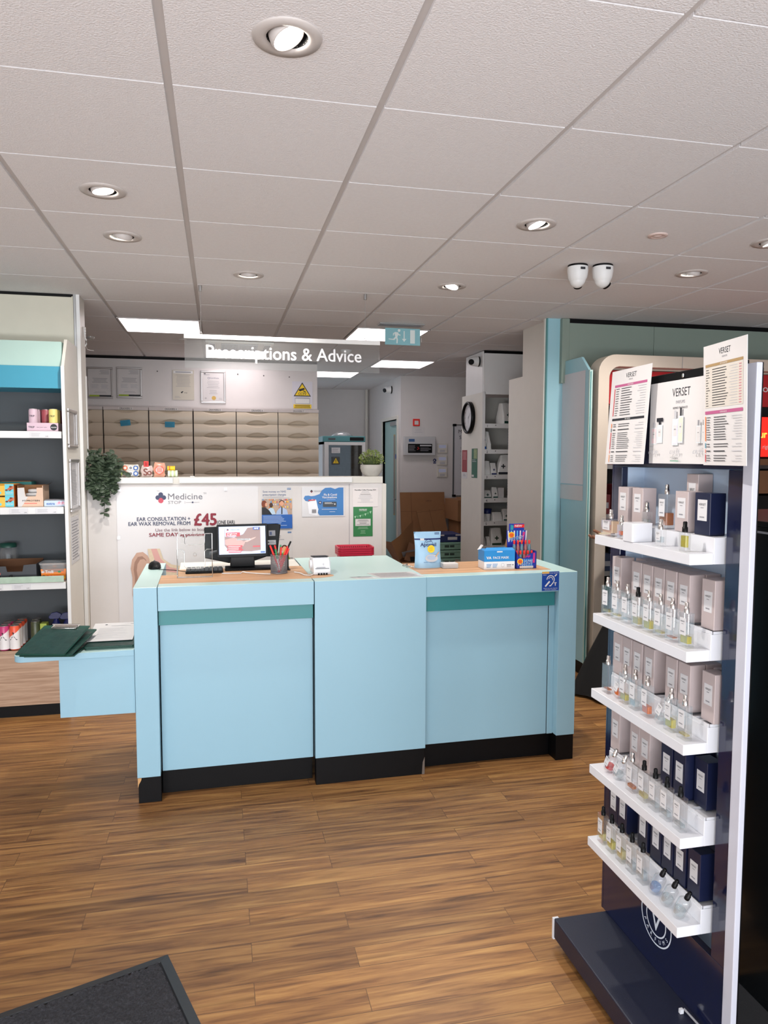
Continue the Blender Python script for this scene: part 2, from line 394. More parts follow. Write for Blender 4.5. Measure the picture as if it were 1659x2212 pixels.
struct('wall_recess', MB().box(3.73, 3.83, 2.95, 3.42, 0, CE, CREAM).box(3.765, 3.83, 3.42, 3.46, 0, CE, CREAM), 'cream wall return beside the blue column')
struct('trim_1', MB().box(3.685, 3.83, 2.925, 2.95, 0, CE, CREAM))
# shop front behind the camera
wf = MB()
for a, b in ((X0, -1.75), (6.25, X1)): wf.box(a, b, -4.7, -4.6, 0, CE, WALLM)
wf.box(-1.75, 6.25, -4.7, -4.6, 2.35, CE, WALLM).box(-1.75, 6.25, -4.7, -4.6, 0, 0.25, WALLM)
struct('wall_front', wf)
win = tag(MB().box(-1.75, 6.25, -4.66, -4.65, 0.25, 2.35, glass('shopfront_glass', '#FAFCFD', 0.05)).build('window_1'), None, None, None, 'structure')
wm = MB()
for x in (-1.75, 0.2, 2.2, 4.2, 6.2): wm.box(x, x+0.05, -4.69, -4.62, 0.25, 2.35, DARK)
wm.build('window_frame', win)
# ------------------------------------------------------------------ ceiling lights
def led(x, y, label):
    t = thing('led_panel', label, 'ceiling light', (x, y, CE-0.012), 'square LED panels in the ceiling')
    MB().box(x-0.30, x+0.30, y-0.30, y+0.30, CE-0.006, CE-0.0006, TEE).build('frame', t)
    MB().box(x-0.285, x+0.285, y-0.285, y+0.285, CE-0.008, CE-0.0062, LEDM).build('diffuser', t)
led(0.9, 3.9, 'glowing square LED panel left of the hanging sign')
led(2.7, 3.9, 'glowing square LED panel behind the running-man exit sign')
led(1.51, 5.36, 'glowing square LED panel seen through the hanging sign, by the air vent')
led(3.3, 5.74, 'glowing square LED panel in front of the corridor door')
led(2.7, 6.9, 'farthest glowing square LED panel, near the fridge')
def downlight(x, y, tiltdir, tilt, label, on=True, watt=None, ang=110):
    """gimbal spotlight: bezel ring flush with the tile, tilted lamp inside"""
    t = thing('downlight', label, 'spotlight', (x, y, CE-0.003), 'round gimbal downlights in the ceiling')
    z = CE-0.0008; RI = mat('downlight_bezel', '#C6BFBB', 0.45)
    MB().lathe([(0.086, 0), (0.084, -0.005), (0.060, -0.0055), (0.052, -0.003), (0.0515, 0.004)], RI, (x, y, z), 40, cap=False).build('bezel', t)
    MB().lathe([(0.0515, 0.0), (0.0515, 0.09), (0.0001, 0.09)], mat('recess_black', '#101010', 0.6), (x, y, z), 32, cap=False).build('recess', t)
    R = Matrix.Rotation(tiltdir, 4, 'Z') @ Matrix.Rotation(tilt, 4, 'Y')
    c = Vector((x, y, z+0.004))
    MB().lathe([(0.030, 0.035), (0.042, 0.022), (0.0445, 0.004), (0.044, -0.004), (0.042, -0.008), (0.040, -0.0085), (0.039, -0.006)], RI, c, 32, R, cap=False).build('lamp_ring', t)
    MB().lathe([(0.039, -0.0068), (0.0001, -0.0068)], DISC if on else WHITE, c, 28, R, cap=False).build('lamp_lens', t)
    if on:
        d = bpy.data.lights.new('spot_bulb', 'SPOT'); d.energy = (DOWN_W if watt is None else watt); d.spot_size = math.radians(ang); d.spot_blend = 0.8; d.color = (1.0, 0.95, 0.89); d.shadow_soft_size = 0.03
        o = bpy.data.objects.new('spot_bulb', d); COL.objects.link(o); o.parent = t
        dv = R @ Vector((0, 0, -1)); o.location = (c+dv*0.03)-Vector((x, y, CE-0.003)); o.rotation_euler = dv.to_track_quat('-Z', 'Y').to_euler()
R_ = math.radians
downlight(1.50, -0.30, R_(160), R_(27), 'nearest downlight, tilted sharply towards the perfume stand', watt=75, ang=80)
downlight(0.90, 0.90, R_(180), R_(10), 'downlight over the left shelving, nearer of the pair')
downlight(0.90, 1.50, R_(300), R_(33), 'downlight over the left shelving, farther of the pair, turned away')
downlight(1.50, 2.10, R_(270), R_(25), 'small downlight just before the left wire of the hanging sign')
downlight(2.70, 0.90, R_(150), R_(20), 'downlight over the middle of the counter, left of the smoke detector')
downlight(3.90, 0.90, R_(160), R_(20), 'downlight cut by the right edge of the photo')
downlight(3.90, 1.50, R_(270), R_(28), 'downlight right of the pair of dome cameras, turned away')
downlight(2.70, 2.10, R_(25), R_(20), 'small downlight before the exit sign')
d = MB().lathe([(0.045, 0), (0.044, -0.005), (0.03, -0.007), (0.026, -0.003), (0.02, -0.003), (0.014, -0.008), (0.0, -0.009)], mat('rose_white', '#D8C3BC', 0.4), (3.31, 0.92, CE-0.0008), 28, cap=False).build('ceiling_sensor')
tag(d, 'small round pinkish sensor on the ceiling right of the middle downlight', 'sensor')
tag(MB().lathe([(0.035, 0), (0.034, -0.004), (0.0, -0.005)], TEE, (1.03, 4.55, CE-0.0008), 20, cap=False).build('blanking_plate'), 'faint round blanking cap on the ceiling by the left LED panel', 'ceiling cap')
# dome (turret) cameras on the ceiling
def turret(x, y, rz, label):
    t = thing('security_camera', label, 'security camera', (x, y, CE-0.11), 'pair of dome cameras on the ceiling')
    MB().lathe([(0.052, 0), (0.052, -0.010)], BLACK, (x, y, CE-0.001), 28).build('mounting_ring', t)
    MB().lathe([(0.054, 0), (0.055, -0.02), (0.050, -0.055), (0.040, -0.075)], WHITE, (x, y, CE-0.011), 28).build('housing', t)
    c = Vector((x, y, CE-0.078)); MB().ball(c, 0.041, WHITE, 20).build('eyeball', t)
    dv = Vector((math.cos(rz), math.sin(rz), -0.7)).normalized()
    MB().cyl(c+dv*0.033, c+dv*0.0435, 0.024, BLACK, 20).build('lens', t)
    s = MB(frame((x-0.0, y-0.0565, CE-0.028), (1, 0, 0), (0, 0.05, 1))); s.box(-0.012, 0.014, -0.006, 0.006, 0, 0.002, INK); s.build('maker_badge', t)
turret(3.205, 1.49, R_(60), 'left white dome camera of the pair on the ceiling')
turret(3.335, 1.46, R_(20), 'right white dome camera of the pair on the ceiling')
def wallcam(p, dv, label):
    """turret camera mounted on a wall: ring, housing and black eye pointing along dv"""
    t = thing('wall_camera', label, 'security camera', p); p = Vector(p); n = Vector((-1, 0, 0))
    MB().cyl(p, p+n*0.012, 0.05, BLACK, 24).build('mounting_ring', t)
    MB().cyl(p+n*0.012, p+n*0.06, 0.05, WHITE, 24, r2=0.042).build('housing', t)
    c = p+n*0.062; MB().ball(c, 0.043, WHITE, 20).build('eyeball', t)
    dv = Vector(dv).normalized(); MB().cyl(c+dv*0.034, c+dv*0.047, 0.027, BLACK, 20).build('lens', t)
wallcam((3.789, 4.62, 2.475), (-0.6, -0.8, -0.25), 'white turret camera with black eye high on the shelving tower')
wallcam((3.565, 7.35, 2.44), (-0.9, -0.5, -0.3), 'white turret camera high on the wall beside the corridor door')
# smoke detector, air vents
tag(MB().lathe([(0.055, 0), (0.055, -0.012), (0.045, -0.02), (0.04, -0.036), (0.02, -0.045), (0.0, -0.045)], WHITE, (2.53, 4.85, CE-0.0008), 28, cap=False).build('smoke_detector'), 'white smoke detector on the ceiling behind the word Advice', 'smoke detector')
def acunit(x, y):
    t = thing('air_conditioning_cassette', 'ceiling air conditioning cassette with slatted grille behind the hanging sign', 'air conditioner', (x, y, CE-0.03))
    z = CE-0.022; b = MB(); b.box(x-0.30, x+0.30, y-0.24, y+0.24, z, CE-0.0006, CREAM); b.build('casing', t, bevel=0.006)
    for sx in (-1, 1): MB().box(x+sx*0.245-0.032, x+sx*0.245+0.032, y-0.2, y+0.2, z-0.004, z, WHITE).box(x+sx*0.245-0.027, x+sx*0.245+0.027, y-0.195, y+0.195, z-0.005, z-0.004, GREY).build('louvre', t)
    g = MB(); g.box(x-0.16, x+0.16, y-0.2, y+0.2, z-0.002, z, DARK)
    for k in range(26): xx = x-0.155+k*0.0124; g.box(xx, xx+0.005, y-0.2, y+0.2, z-0.008, z-0.002, LGREY)
    for k in range(9): yy = y-0.2+k*0.05; g.box(x-0.16, x+0.16, yy-0.002, yy+0.002, z-0.0085, z-0.002, LGREY)
    g.build('grille', t)
acunit(1.52, 4.76)
# emergency exit sign under its recessed bar
t = thing('exit_sign', 'pale blue running-man exit sign with down arrow hanging from the ceiling', 'exit sign', (2.72, 3.38, 2.40))
MB().box(2.53, 2.885, 3.34, 3.44, CE-0.012, CE-0.0008, STEEL).box(2.56, 2.86, 3.365, 3.4, CE-0.016, CE-0.012, GREY).build('ceiling_bar', t, bevel=0.004)
MB().box(2.566, 2.871, 3.383, 3.389, 2.402, 2.562, ACRY).build('acrylic_plate', t)
s = Sheet(FR(2.58, 3.3825, 2.413), 0.278, 0.127, mat('exit_blue', '#8CC3CC', 0.4), 0.003)
s.t_
WH = mat('exit_white', '#E4EEEC', 0.5)
s.circ(0.110, 0.110, 0.0105, WH)
s.poly([(0.075,0.098), (0.103,0.095), (0.107,0.084), (0.094,0.055), (0.082,0.058), (0.075,0.080)][::-1], WH)   # torso
s.up().poly([(0.080,0.062), (0.096,0.060), (0.072,0.036), (0.028,0.040), (0.026,0.046), (0.064,0.045)][::-1], WH)   # trailing leg
s.poly([(0.084,0.062), (0.096,0.058), (0.101,0.040), (0.098,0.012), (0.089,0.012), (0.090,0.038)][::-1], WH)
s.up().poly([(0.100,0.092), (0.104,0.084), (0.122,0.078), (0.120,0.070), (0.100,0.076)][::-1], WH)
s.poly([(0.079,0.095), (0.062,0.088), (0.061,0.070), (0.067,0.070), (0.070,0.084), (0.082,0.088)][::-1], WH)
s.rect(0.146, 0.045, 0.154, 0.107, WH); s.poly([(0.132,0.048), (0.150,0.024), (0.168,0.048)][::-1], WH); s.rect(0.198, 0.014, 0.236, 0.116, WH)
s.build('pictogram', t)
# hanging sign
t = thing('hanging_sign', 'clear acrylic sign reading Prescriptions & Advice hanging on two wires', 'hanging sign', (1.73, 2.43, 2.085))
MB().box(1.128, 2.33, 2.42, 2.44, 2.258, 2.284, mat('sign_rail', '#E9E7E4', 0.3)).build('rail', t, bevel=0.002)
MB().box(1.131, 2.327, 2.428, 2.432, 2.083, 2.26, ACRYS).build('acrylic_plate', t)
for x in (1.228, 2.236):
    w = MB().cyl((x, 2.43, 2.292), (x, 2.43, CE-0.03), 0.0012, STEEL, 6).build('wire', t)
    MB().cyl((x, 2.43, CE-0.035), (x, 2.43, CE-0.001), 0.011, STEEL, 16).build('ceiling_fixing', w)
    MB().lathe([(0.007, -0.002), (0.009, 0), (0.007, 0.002), (0.005, 0)], CHROME, (x, 2.43, 2.292), 14, Matrix.Rotation(pi/2, 4, 'X'), cap=False).build('ring', w)
MB(FR(1.258, 2.4275, 2.148)).text('Prescriptions & Advice', mat('white_lettering', '#F3F3F4', 0.4), 0.075, 0, 0, 'L', width=0.952, bold=0.012).build('lettering', t)

# ================================================================== DISPENSARY WALL: drawers, frames
def drawer_mesh(w=0.420, h=0.1255):
    b = MB(); nx, nz = 56, 28; vs = []; fs = []; m = PUTTY
    for j in range(nz+1):
        for i in range(nx+1):
            u = -1+2*i/nx; v = j/nz
            d = -0.018-0.012*(1-(2*v-1)**2)
            s1 = max(0, 1-(u/0.56)**2)
            top = 1-0.24*s1; bot = 0.30*s1
            if v > top: d += 0.020*min(1, (v-top)/0.05)*(0.35+0.65*min(1, (v-top)/0.24))
            if v < bot: d += 0.018*min(1, (bot-v)/0.04)*(0.55+0.45*(bot-v)/0.30)
            vs.append((u*w/2, d, v*h))
    for j in range(nz):
        for i in range(nx): a = j*(nx+1)+i; fs.append((a, a+1, a+nx+2, a+nx+1))
    b.add(vs, fs, m, True)
    b.box(-w/2, w/2, 0, 0.02, 0, h, m)
    b.add([(-w/2, -0.012, 0), (w/2, -0.012, 0), (w/2, 0, 0), (-w/2, 0, 0)], [(0,1,2,3)], m)
    b.add([(-w/2, -0.012, h), (w/2, -0.012, h), (w/2, 0, h), (-w/2, 0, h)], [(3,2,1,0)], m)
    return b
dproto = None; DP = 0.1275; cols = [(-0.01, 2), (0.424, 3), (0.857, 4), (1.290, 5), (1.719, 6), (2.147, 7)]
ords = ['leftmost column of putty drawers, partly behind the cream wall end', 'putty drawer column headed DRAWERS 3', 'putty drawer column headed DRAWERS 4', 'putty drawer column headed DRAWERS 5', 'putty drawer column headed DRAWERS 6', 'putty drawer column headed DRAWERS 7, rightmost']
for k, (cx, num) in enumerate(cols):
    t = thing('medicine_drawer_cabinet', ords[k], 'drawer cabinet', (cx, 5.60, 0), 'medicine drawer columns')
    b = MB(); b.box(cx-0.2135, cx+0.2135, 5.60, 5.755, 0, 2.015, mat('drawer_carcass', '#5C5148', 0.6)); b.build('carcass', t)
    MB().box(cx-0.2135, cx+0.2135, 5.575, 5.755, 2.015, 2.045, mat('drawer_header', '#CFC6C2', 0.5)).build('header_strip', t)
    if num >= 3:
        s = Sheet(FR(cx-0.07, 5.5745, 2.018), 0.14, 0.024, mat('strip_white', '#D8D2CE', .5), 0.0006); s.t_('DRAWERS %d' % num, 0.07, 0.004, 0.016, INK, width=0.115, bold=0.01); s.build('name_strip', t)
    for r in range(9):
        z = 1.888-r*DP
        if dproto is None:
            dproto = drawer_mesh().build('drawer', t, local=True); d0 = dproto
            for sx in (-1, 1):
                tb = MB(FR(0, 0, 0)); tb.box(sx*0.118-0.028, sx*0.118+0.028, 0.05, 0.066, 0.0215, 0.0235, mat('label_holder', '#E3DBCD', 0.3)); tb.box(sx*0.118-0.018, sx*0.118+0.018, 0.055, 0.060, 0.0235, 0.0242, GREY)
                tb.build('name_label', dproto, local=True)
            o = dproto
        else:
            o = dproto.copy(); COL.objects.link(o); o.parent = t
            for ch in [c for c in bpy.data.objects if c.parent == d0]:
                c2 = ch.copy(); COL.objects.link(c2); c2.parent = o
        o.location = (0, -0.002, z)
def note(x, z, a, label):
    s = Sheet(frame((x, 5.562, z), (math.cos(a), 0, math.sin(a)), (-math.sin(a), 0, math.cos(a))), 0.095, 0.055, mat('blue_note', '#2E8FB0', 0.6), 0.0008); s.lines(0.008, 0.087, 0.008, 0.047, 4, mat('note_ink', '#1A5F78', 0.6), 0.25)
    tag(s.build('sticky_note'), label, 'note', 'blue notes on the drawers')
note(0.375, 1.852, 0.12, 'tilted blue note stuck on the DRAWERS 3 column')
note(0.797, 1.848, -0.02, 'blue note stuck on the DRAWERS 4 column')
def frm(x0, z0, w, h, label, kind):
    t = thing('certificate_frame', label, 'picture frame', (x0+w/2, 5.76, z0), 'framed certificates above the drawers')
    y = 5.758; f = 0.020; b = MB()
    b.box(x0, x0+w, y-0.014, y, z0, z0+f, SILV).box(x0, x0+w, y-0.014, y, z0+h-f, z0+h, SILV).box(x0, x0+f, y-0.014, y, z0+f, z0+h-f, SILV).box(x0+w-f, x0+w, y-0.014, y, z0+f, z0+h-f, SILV)
    b.build('frame', t, bevel=0.004)
    s = Sheet(FR(x0+f*0.8, y-0.004, z0+f*0.8), w-1.6*f, h-1.6*f, PAPER, 0.001); W_, H_ = w-1.6*f, h-1.6*f
    if kind == 'green':
        s.lines(W_*0.45, W_*0.9, H_*0.80, H_*0.95, 5, GREY, 0.3, al='R'); s.lines(W_*0.15, W_*0.85, H_*0.5, H_*0.68, 4, GREY, 0.3, al='C')
        s.lines(W_*0.12, W_*0.45, H_*0.3, H_*0.45, 5, LGREY, 0.4); s.lines(W_*0.55, W_*0.88, H_*0.3, H_*0.45, 5, LGREY, 0.4); s.lines(W_*0.2, W_*0.8, H_*0.12, H_*0.2, 2, GREY, 0.2, al='C')
        s.rect(0.004, 0.004, W_*0.48, 0.02, mat('lime', '#9DB52B', 0.5)); s.rect(W_*0.46, 0.004, W_-0.004, 0.02, INK)
    else:
        s.rect(W_*0.08, H_*0.93, W_*0.16, H_*0.96, INK); s.lines(W_*0.08, W_*0.35, H_*0.89, H_*0.92, 1, GREY, 0.5)
        s.ring(W_*0.30, H_*0.80, 0.008, 0.011, DBLUE); s.t_('Certificate', W_*0.36, H_*0.785, 0.012, DBLUE, al='L', width=0.09)
        s.lines(W_*0.2, W_*0.8, H_*0.45, H_*0.72, 5, GREY, 0.18, al='C'); s.lines(W_*0.3, W_*0.7, H_*0.25, H_*0.4, 3, GREY, 0.2, al='C')
        s.circ(W_*0.52, H_*0.13, 0.022, mat('gold_seal', '#C9A551', 0.4)); s.ring(W_*0.15, H_*0.12, 0.006, 0.008, INK); s.lines(W_*0.75, W_*0.92, H_*0.08, H_*0.14, 2, GREY, 0.2)
    s.build('certificate', t)
frm(0.037, 2.136, 0.250, 0.315, 'silver framed certificate with green footer, left of its twin', 'green')
frm(0.320, 2.146, 0.250, 0.313, 'silver framed certificate with green footer, right of its twin', 'green')
frm(1.150, 2.107, 0.254, 0.339, 'silver framed certificate with round gold seal', 'seal')
s = Sheet(FR(0.868, 5.757, 2.139), 0.215, 0.305, mat('beige_certificate', '#C9C2B2', 0.25), 0.004)
s.rect(0.01, 0.27, 0.205, 0.298, WHITE); s.up(); s.rect(0.03, 0.279, 0.185, 0.288, GREY); s.lines(0.03, 0.185, 0.13, 0.26, 9, GREY, 0.2, al='C'); s.circ(0.09, 0.075, 0.008, INK); s.circ(0.10, 0.083, 0.006, INK); s.t_('stop', 0.13, 0.068, 0.012, INK); s.lines(0.02, 0.08, 0.015, 0.04, 2, GREY, 0.2)
tag(s.build('laminated_certificate'), 'beige laminated certificate with white heading between the silver frames', 'certificate')
s = Sheet(FR(2.10, 5.757, 2.064), 0.217, 0.293, mat('cctv_sheet', '#D5D3DC', 0.4), 0.001)
s.poly([(0.015, 0.135), (0.108, 0.285), (0.201, 0.135)], INK); s.up(); s.poly([(0.030, 0.145), (0.108, 0.268), (0.186, 0.145)], YEL); s.up()
s.poly([(0.068, 0.200), (0.075, 0.212), (0.128, 0.226), (0.136, 0.210), (0.085, 0.188)][::-1], INK); s.poly([(0.118, 0.200), (0.140, 0.190), (0.146, 0.176), (0.138, 0.176), (0.130, 0.186), (0.112, 0.192)][::-1], INK)
s.t_('CCTV', 0.108, 0.150, 0.024, INK, bold=0.02, width=0.085); s.lines(0.02, 0.197, 0.112, 0.128, 2, GREY, 0.3, al='C'); s.rect(0.03, 0.058, 0.187, 0.112, WHITE); s.ring
s.rect(0.03, 0.058, 0.032, 0.112, INK); s.rect(0.185, 0.058, 0.187, 0.112, INK); s.rect(0.03, 0.058, 0.187, 0.060, INK); s.rect(0.03, 0.110, 0.187, 0.112, INK)
s.rect(0.012, 0.006, 0.205, 0.050, YEL); s.up(); s.lines(0.02, 0.197, 0.010, 0.046, 3, INK, 0.45, al='C', jit=0.1)
tag(s.build('cctv_notice'), 'yellow and white CCTV warning notice at the right end of the dispensary wall', 'warning sign')
for q, (x, z) in enumerate(((0.72, 2.425), (1.53, 2.417), (1.80, 2.409), (2.07, 2.402))):
    tag(MB().cyl((x, 5.7605, z), (x, 5.752, z), 0.006, INK, 10).build('wall_screw'), ['small dark screw on the dispensary wall right of the green-footed certificates', 'small dark screw on the wall, nearest right of the gold-seal certificate', 'small dark screw on the wall midway between gold-seal certificate and CCTV notice', 'small dark screw on the wall just above the CCTV notice'][q], 'screw', 'screws left in the dispensary wall')
# ================================================================== LOW PARTITION WITH POSTERS
PY = 2.96
struct('wall_partition', MB().box(0.472, 2.464, PY, 3.08, 0, 1.365, WALLM).box(2.225, 2.228, PY-0.001, PY, 0, 1.36, GREY).box(2.464, 2.497, PY+0.005, 3.08, 0, 1.36, CREAM), 'low white partition behind the counter')
tag(MB().box(0.64, 1.02, PY-0.012, 3.13, 1.385, 1.41, CREAM).build('trim_2', bevel=0.003), None, None, None, 'structure')
tag(MB().box(0.472, 2.47, PY-0.004, 3.12, 1.365, 1.412, CREAM).box(1.06, 2.245, PY-0.018, PY-0.004, 1.372, 1.409, WHITE).box(0.64, 1.02, PY-0.018, PY-0.004, 1.372, 1.409, WHITE).build('trim_3', bevel=0.002), None, None, None, 'structure')
PT = 1.412
def pmed(s, x, y, k, dark, red):
    """four-petal cross mark"""
    for a, c in ((0, dark), (pi/2, dark), (pi, dark), (-pi/2, red)):
        s.circ(x+0.52*k*math.cos(a), y+0.52*k*math.sin(a)*(1.05), 0.42*k, c, 22)
    s.rect(x-0.4*k, y-0.2*k, x+0.4*k, y+0.3*k, dark)
    s.up(); s.circ(x, y-0.56*k, 0.46*k, red, 22); s.circ(x, y-0.4*k, 0.36*k, red, 22); s.up()
PDARK = mat('logo_navy', '#3A4160', 0.5); PRED = mat('logo_red', '#C44B5E', 0.5); PMAR = mat('price_maroon', '#8A2436', 0.5)
# big banner
BX, BZ = 0.655, 0.40
bw = Sheet(FR(BX, PY-0.001, BZ), 1.585-BX, 1.348-BZ, mat('banner_pvc', '#DBD9DA', 0.35, var=0.01), 0.002)
L = lambda x: x-BX
H = lambda z: z-BZ
pmed(bw, L(0.938), H(1.275), 0.037, PDARK, PRED)
bw.t_('Medicine', L(0.985), H(1.262), 0.040, mat('logo_grey', '#6E6E78', 0.5), al='L', width=0.225)
bw.t_('TM', L(1.215), H(1.296), 0.011, GREY, al='L'); bw.t_('STOP', L(0.985), H(1.232), 0.020, GREY, al='L', width=0.085)
bw.rect(L(1.10), H(1.24), L(1.19), H(1.2415), GREY); bw.circ(L(1.145), H(1.241), 0.006, PDARK, 10); bw.rect(L(1.093), H(1.233), L(1.0945), H(1.250), GREY)
bw.t_('EAR CONSULTATION +', L(1.127), H(1.119), 0.024, PDARK, al='R', width=0.345, bold=0.02)
bw.t_('EAR WAX REMOVAL FROM', L(1.127), H(1.088), 0.024, PDARK, al='R', width=0.400, bold=0.02)
bw.t_('£45', L(1.155), H(1.084), 0.078, PMAR, al='L', width=0.145, bold=0.035)
bw.t_('(ONE EAR)', L(1.305), H(1.090), 0.024, INK, al='L', width=0.118, bold=0.015)
bw.t_('Use the link below to book', L(1.235), H(1.046), 0.020, mat('plum_ink', '#7A5560', 0.5), al='R', width=0.335)
bw.t_('SAME DAY appointments', L(0.858), H(1.012), 0.024, PMAR, al='L', width=0.42, bold=0.02)
# ear illustration: outer ear, canal and skin
E1 = mat('ear_skin', '#C9A592', 0.6, var=0.1, scale=20); E2 = mat('ear_shadow', '#A37F6E', 0.6); E3 = mat('ear_pink', '#D9A7A0', 0.6); E4 = mat('ear_bone', '#DCCBB0', 0.6, var=0.12, scale=60)
def blob(s, pts, m):
    s.poly(pts, m); s.up()
ear = [(0.745, 0.74), (0.735, 0.80), (0.745, 0.86), (0.775, 0.905), (0.815, 0.91), (0.845, 0.885), (0.87, 0.83), (0.875, 0.76), (0.85, 0.68), (0.80, 0.60), (0.76, 0.55), (0.742, 0.62)]
blob(bw, [(L(a), H(b)) for a, b in ear][::-1], E1)
blob(bw, [(L(0.80+(a-0.80)*0.72), H(0.75+(b-0.75)*0.82)) for a, b in ear][::-1], E2)
blob(bw, [(L(0.812+(a-0.80)*0.60), H(0.75+(b-0.75)*0.70)) for a, b in ear][::-1], E1)
blob(bw, [(L(a), H(b)) for a, b in ((0.845, 0.93), (0.925, 0.93), (0.945, 0.86), (1.0, 0.82), (1.10, 0.80), (1.25, 0.80), (1.25, 0.60), (1.0, 0.60), (0.90, 0.66), (0.865, 0.80))][::-1], E4)
blob(bw, [(L(a), H(b)) for a, b in ((0.868, 0.93), (0.905, 0.93), (0.93, 0.86), (0.99, 0.80), (1.10, 0.775), (1.1, 0.755), (0.97, 0.77), (0.90, 0.82))][::-1], E3)
for p in ((0.02, 0.94), (0.27, 0.945), (0.71, 0.94), (0.01, 0.62)):
    bw.rect(p[0]-0.01, min(p[1], 0.947)-0.022, p[0]+0.01, min(p[1], 0.947), mat('clear_tape', '#E8E8EC', 0.15))
tag(bw.build('advert_banner'), 'large white banner advertising ear wax removal at £45 on the partition', 'banner')
# NHS poster
s = Sheet(FR(1.605, PY-0.001, 1.047), 0.218, 0.298, PAPER, 0.001)
s.t_('Save money on NHS', 0.012, 0.256, 0.0135, mat('nhs_navy', '#2B4B7E', 0.5), al='L', width=0.160, bold=0.006); s.t_('prescription charges', 0.012, 0.235, 0.0135, MATS['nhs_navy'], al='L', width=0.160, bold=0.006)
s.lines(0.012, 0.205, 0.215, 0.230, 2, GREY, 0.2, jit=0.3)
s.rect(0.180, 0.275, 0.206, 0.288, mat('nhs_grey', '#5F7FA8', 0.5)); s.up(); s.t_('NHS', 0.193, 0.278, 0.008, WHITE, shear=0.2)
s.rect(0.004, 0.101, 0.214, 0.212, mat('photo_shelves', '#B89F8C', 0.5, var=0.2, scale=40))
s.up()
rr = random.Random(3)
for k in range(70):
    a, b = rr.uniform(0.006, 0.205), rr.choice((0.150, 0.168, 0.186, 0.202)); s.rect(a, b, a+0.007, b+0.009, rr.choice((PAPER, SALMON, ORA, LBLUE, YEL, GREY)))
s.up(); HAIR = mat('photo_hair', '#4A2E20', 0.6); FACE = mat('photo_face', '#D8A184', 0.6); SHIRT = mat('photo_shirt', '#A9BEDF', 0.6)
s.poly([(0.10, 0.101), (0.108, 0.128), (0.13, 0.150), (0.155, 0.150), (0.178, 0.134), (0.186, 0.101)][::-1], SHIRT); s.circ(0.142, 0.182, 0.0155, FACE, 18, 0.021); s.up(); s.ring(0.142, 0.185, 0.012, 0.018, HAIR, 14, 0.1, pi-0.1); s.poly([(0.139, 0.155), (0.146, 0.155), (0.146, 0.105), (0.138, 0.105)][::-1], INK)
s.poly([(0.045, 0.101), (0.05, 0.14), (0.066, 0.152), (0.085, 0.145), (0.10, 0.105)][::-1], mat('photo_coat', '#BBD2E4', 0.6)); s.circ(0.068, 0.168, 0.012, HAIR, 14, 0.017)
s.up(); s.poly([(0.004, 0.101), (0.004, 0.155), (0.03, 0.152), (0.055, 0.132), (0.075, 0.101)][::-1], INK); s.circ(0.02, 0.178, 0.018, mat('auburn', '#7A3A22', 0.6), 18, 0.024); s.circ(0.034, 0.172, 0.008, FACE, 12, 0.014); s.circ(0.21-0.004, 0.16, 0.006, FACE, 12, 0.02)
s.rect(0.004, 0.004, 0.214, 0.102, BLUE); s.up(); s.lines(0.012, 0.185, 0.022, 0.097, 8, mat('poster_pale', '#BBD2EE', 0.5), 0.3, jit=0.35)
tag(s.build('charges_poster'), 'poster on saving on prescription charges, photo of people above a blue panel', 'poster')
s = Sheet(FR(1.607, PY-0.001, 0.742), 0.215, 0.298, PAPER, 0.001)
s.rect(0.180, 0.275, 0.206, 0.286, MATS['nhs_grey']); s.lines(0.02, 0.16, 0.225, 0.262, 3, GREY, 0.3)
s.rect(0.150, 0.030, 0.20, 0.090, mat('cartoon_green', '#9DBB3F', 0.6)); s.up(); s.poly([(0.125, 0.09), (0.135, 0.135), (0.155, 0.145), (0.18, 0.14), (0.195, 0.09)][::-1], MATS['cartoon_green']); s.circ(0.155, 0.165, 0.018, mat('cartoon_face', '#F0B48E', 0.6), 18, 0.022); s.up(); s.ring(0.157, 0.172, 0.012, 0.021, HAIR, 14, 0, pi); s.rect(0.10, 0.118, 0.14, 0.138, DARK); s.rect(0.180, 0.098, 0.215, 0.101, INK)
s.rect(0.004, 0.004, 0.212, 0.062, BLUE); s.up(); s.lines(0.012, 0.10, 0.012, 0.056, 4, MATS['poster_pale'], 0.3)
tag(s.build('cartoon_poster'), 'poster with a cartoon man in green, half hidden behind the pen pot', 'poster')
# flu poster
s = Sheet(FR(1.888, PY-0.002, 1.130), 0.305, 0.210, LAM, 0.0015)
cloud = [(0.125, 0.008), (0.110, 0.03), (0.118, 0.055), (0.095, 0.075), (0.085, 0.105), (0.060, 0.105), (0.025, 0.112), (0.012, 0.130), (0.022, 0.148), (0.045, 0.150), (0.065, 0.145), (0.09, 0.148), (0.125, 0.160), (0.140, 0.185), (0.165, 0.203), (0.205, 0.205), (0.235, 0.195), (0.262, 0.205), (0.295, 0.205), (0.295, 0.008)]
s.poly(cloud[::-1], PBLUE); s.up(); s.poly([(0.04, 0.10), (0.05, 0.02), (0.11, 0.01), (0.115, 0.05), (0.10, 0.12), (0.07, 0.125)][::-1], mat('arm_white', '#EEF0F5', 0.5)); s.up()
pmed(s, 0.068, 0.180, 0.010, INK, PMAR); s.t_('MEDICINE', 0.085, 0.175, 0.010, GREY, al='L', width=0.055)
s.t_('Flu & Covid', 0.248, 0.148, 0.0145, WHITE, al='R', width=0.092, bold=0.02); s.t_('Vaccinations', 0.248, 0.130, 0.0145, WHITE, al='R', width=0.105, bold=0.02); s.lines(0.175, 0.24, 0.118, 0.124, 1, MATS['poster_pale'], 0.3)
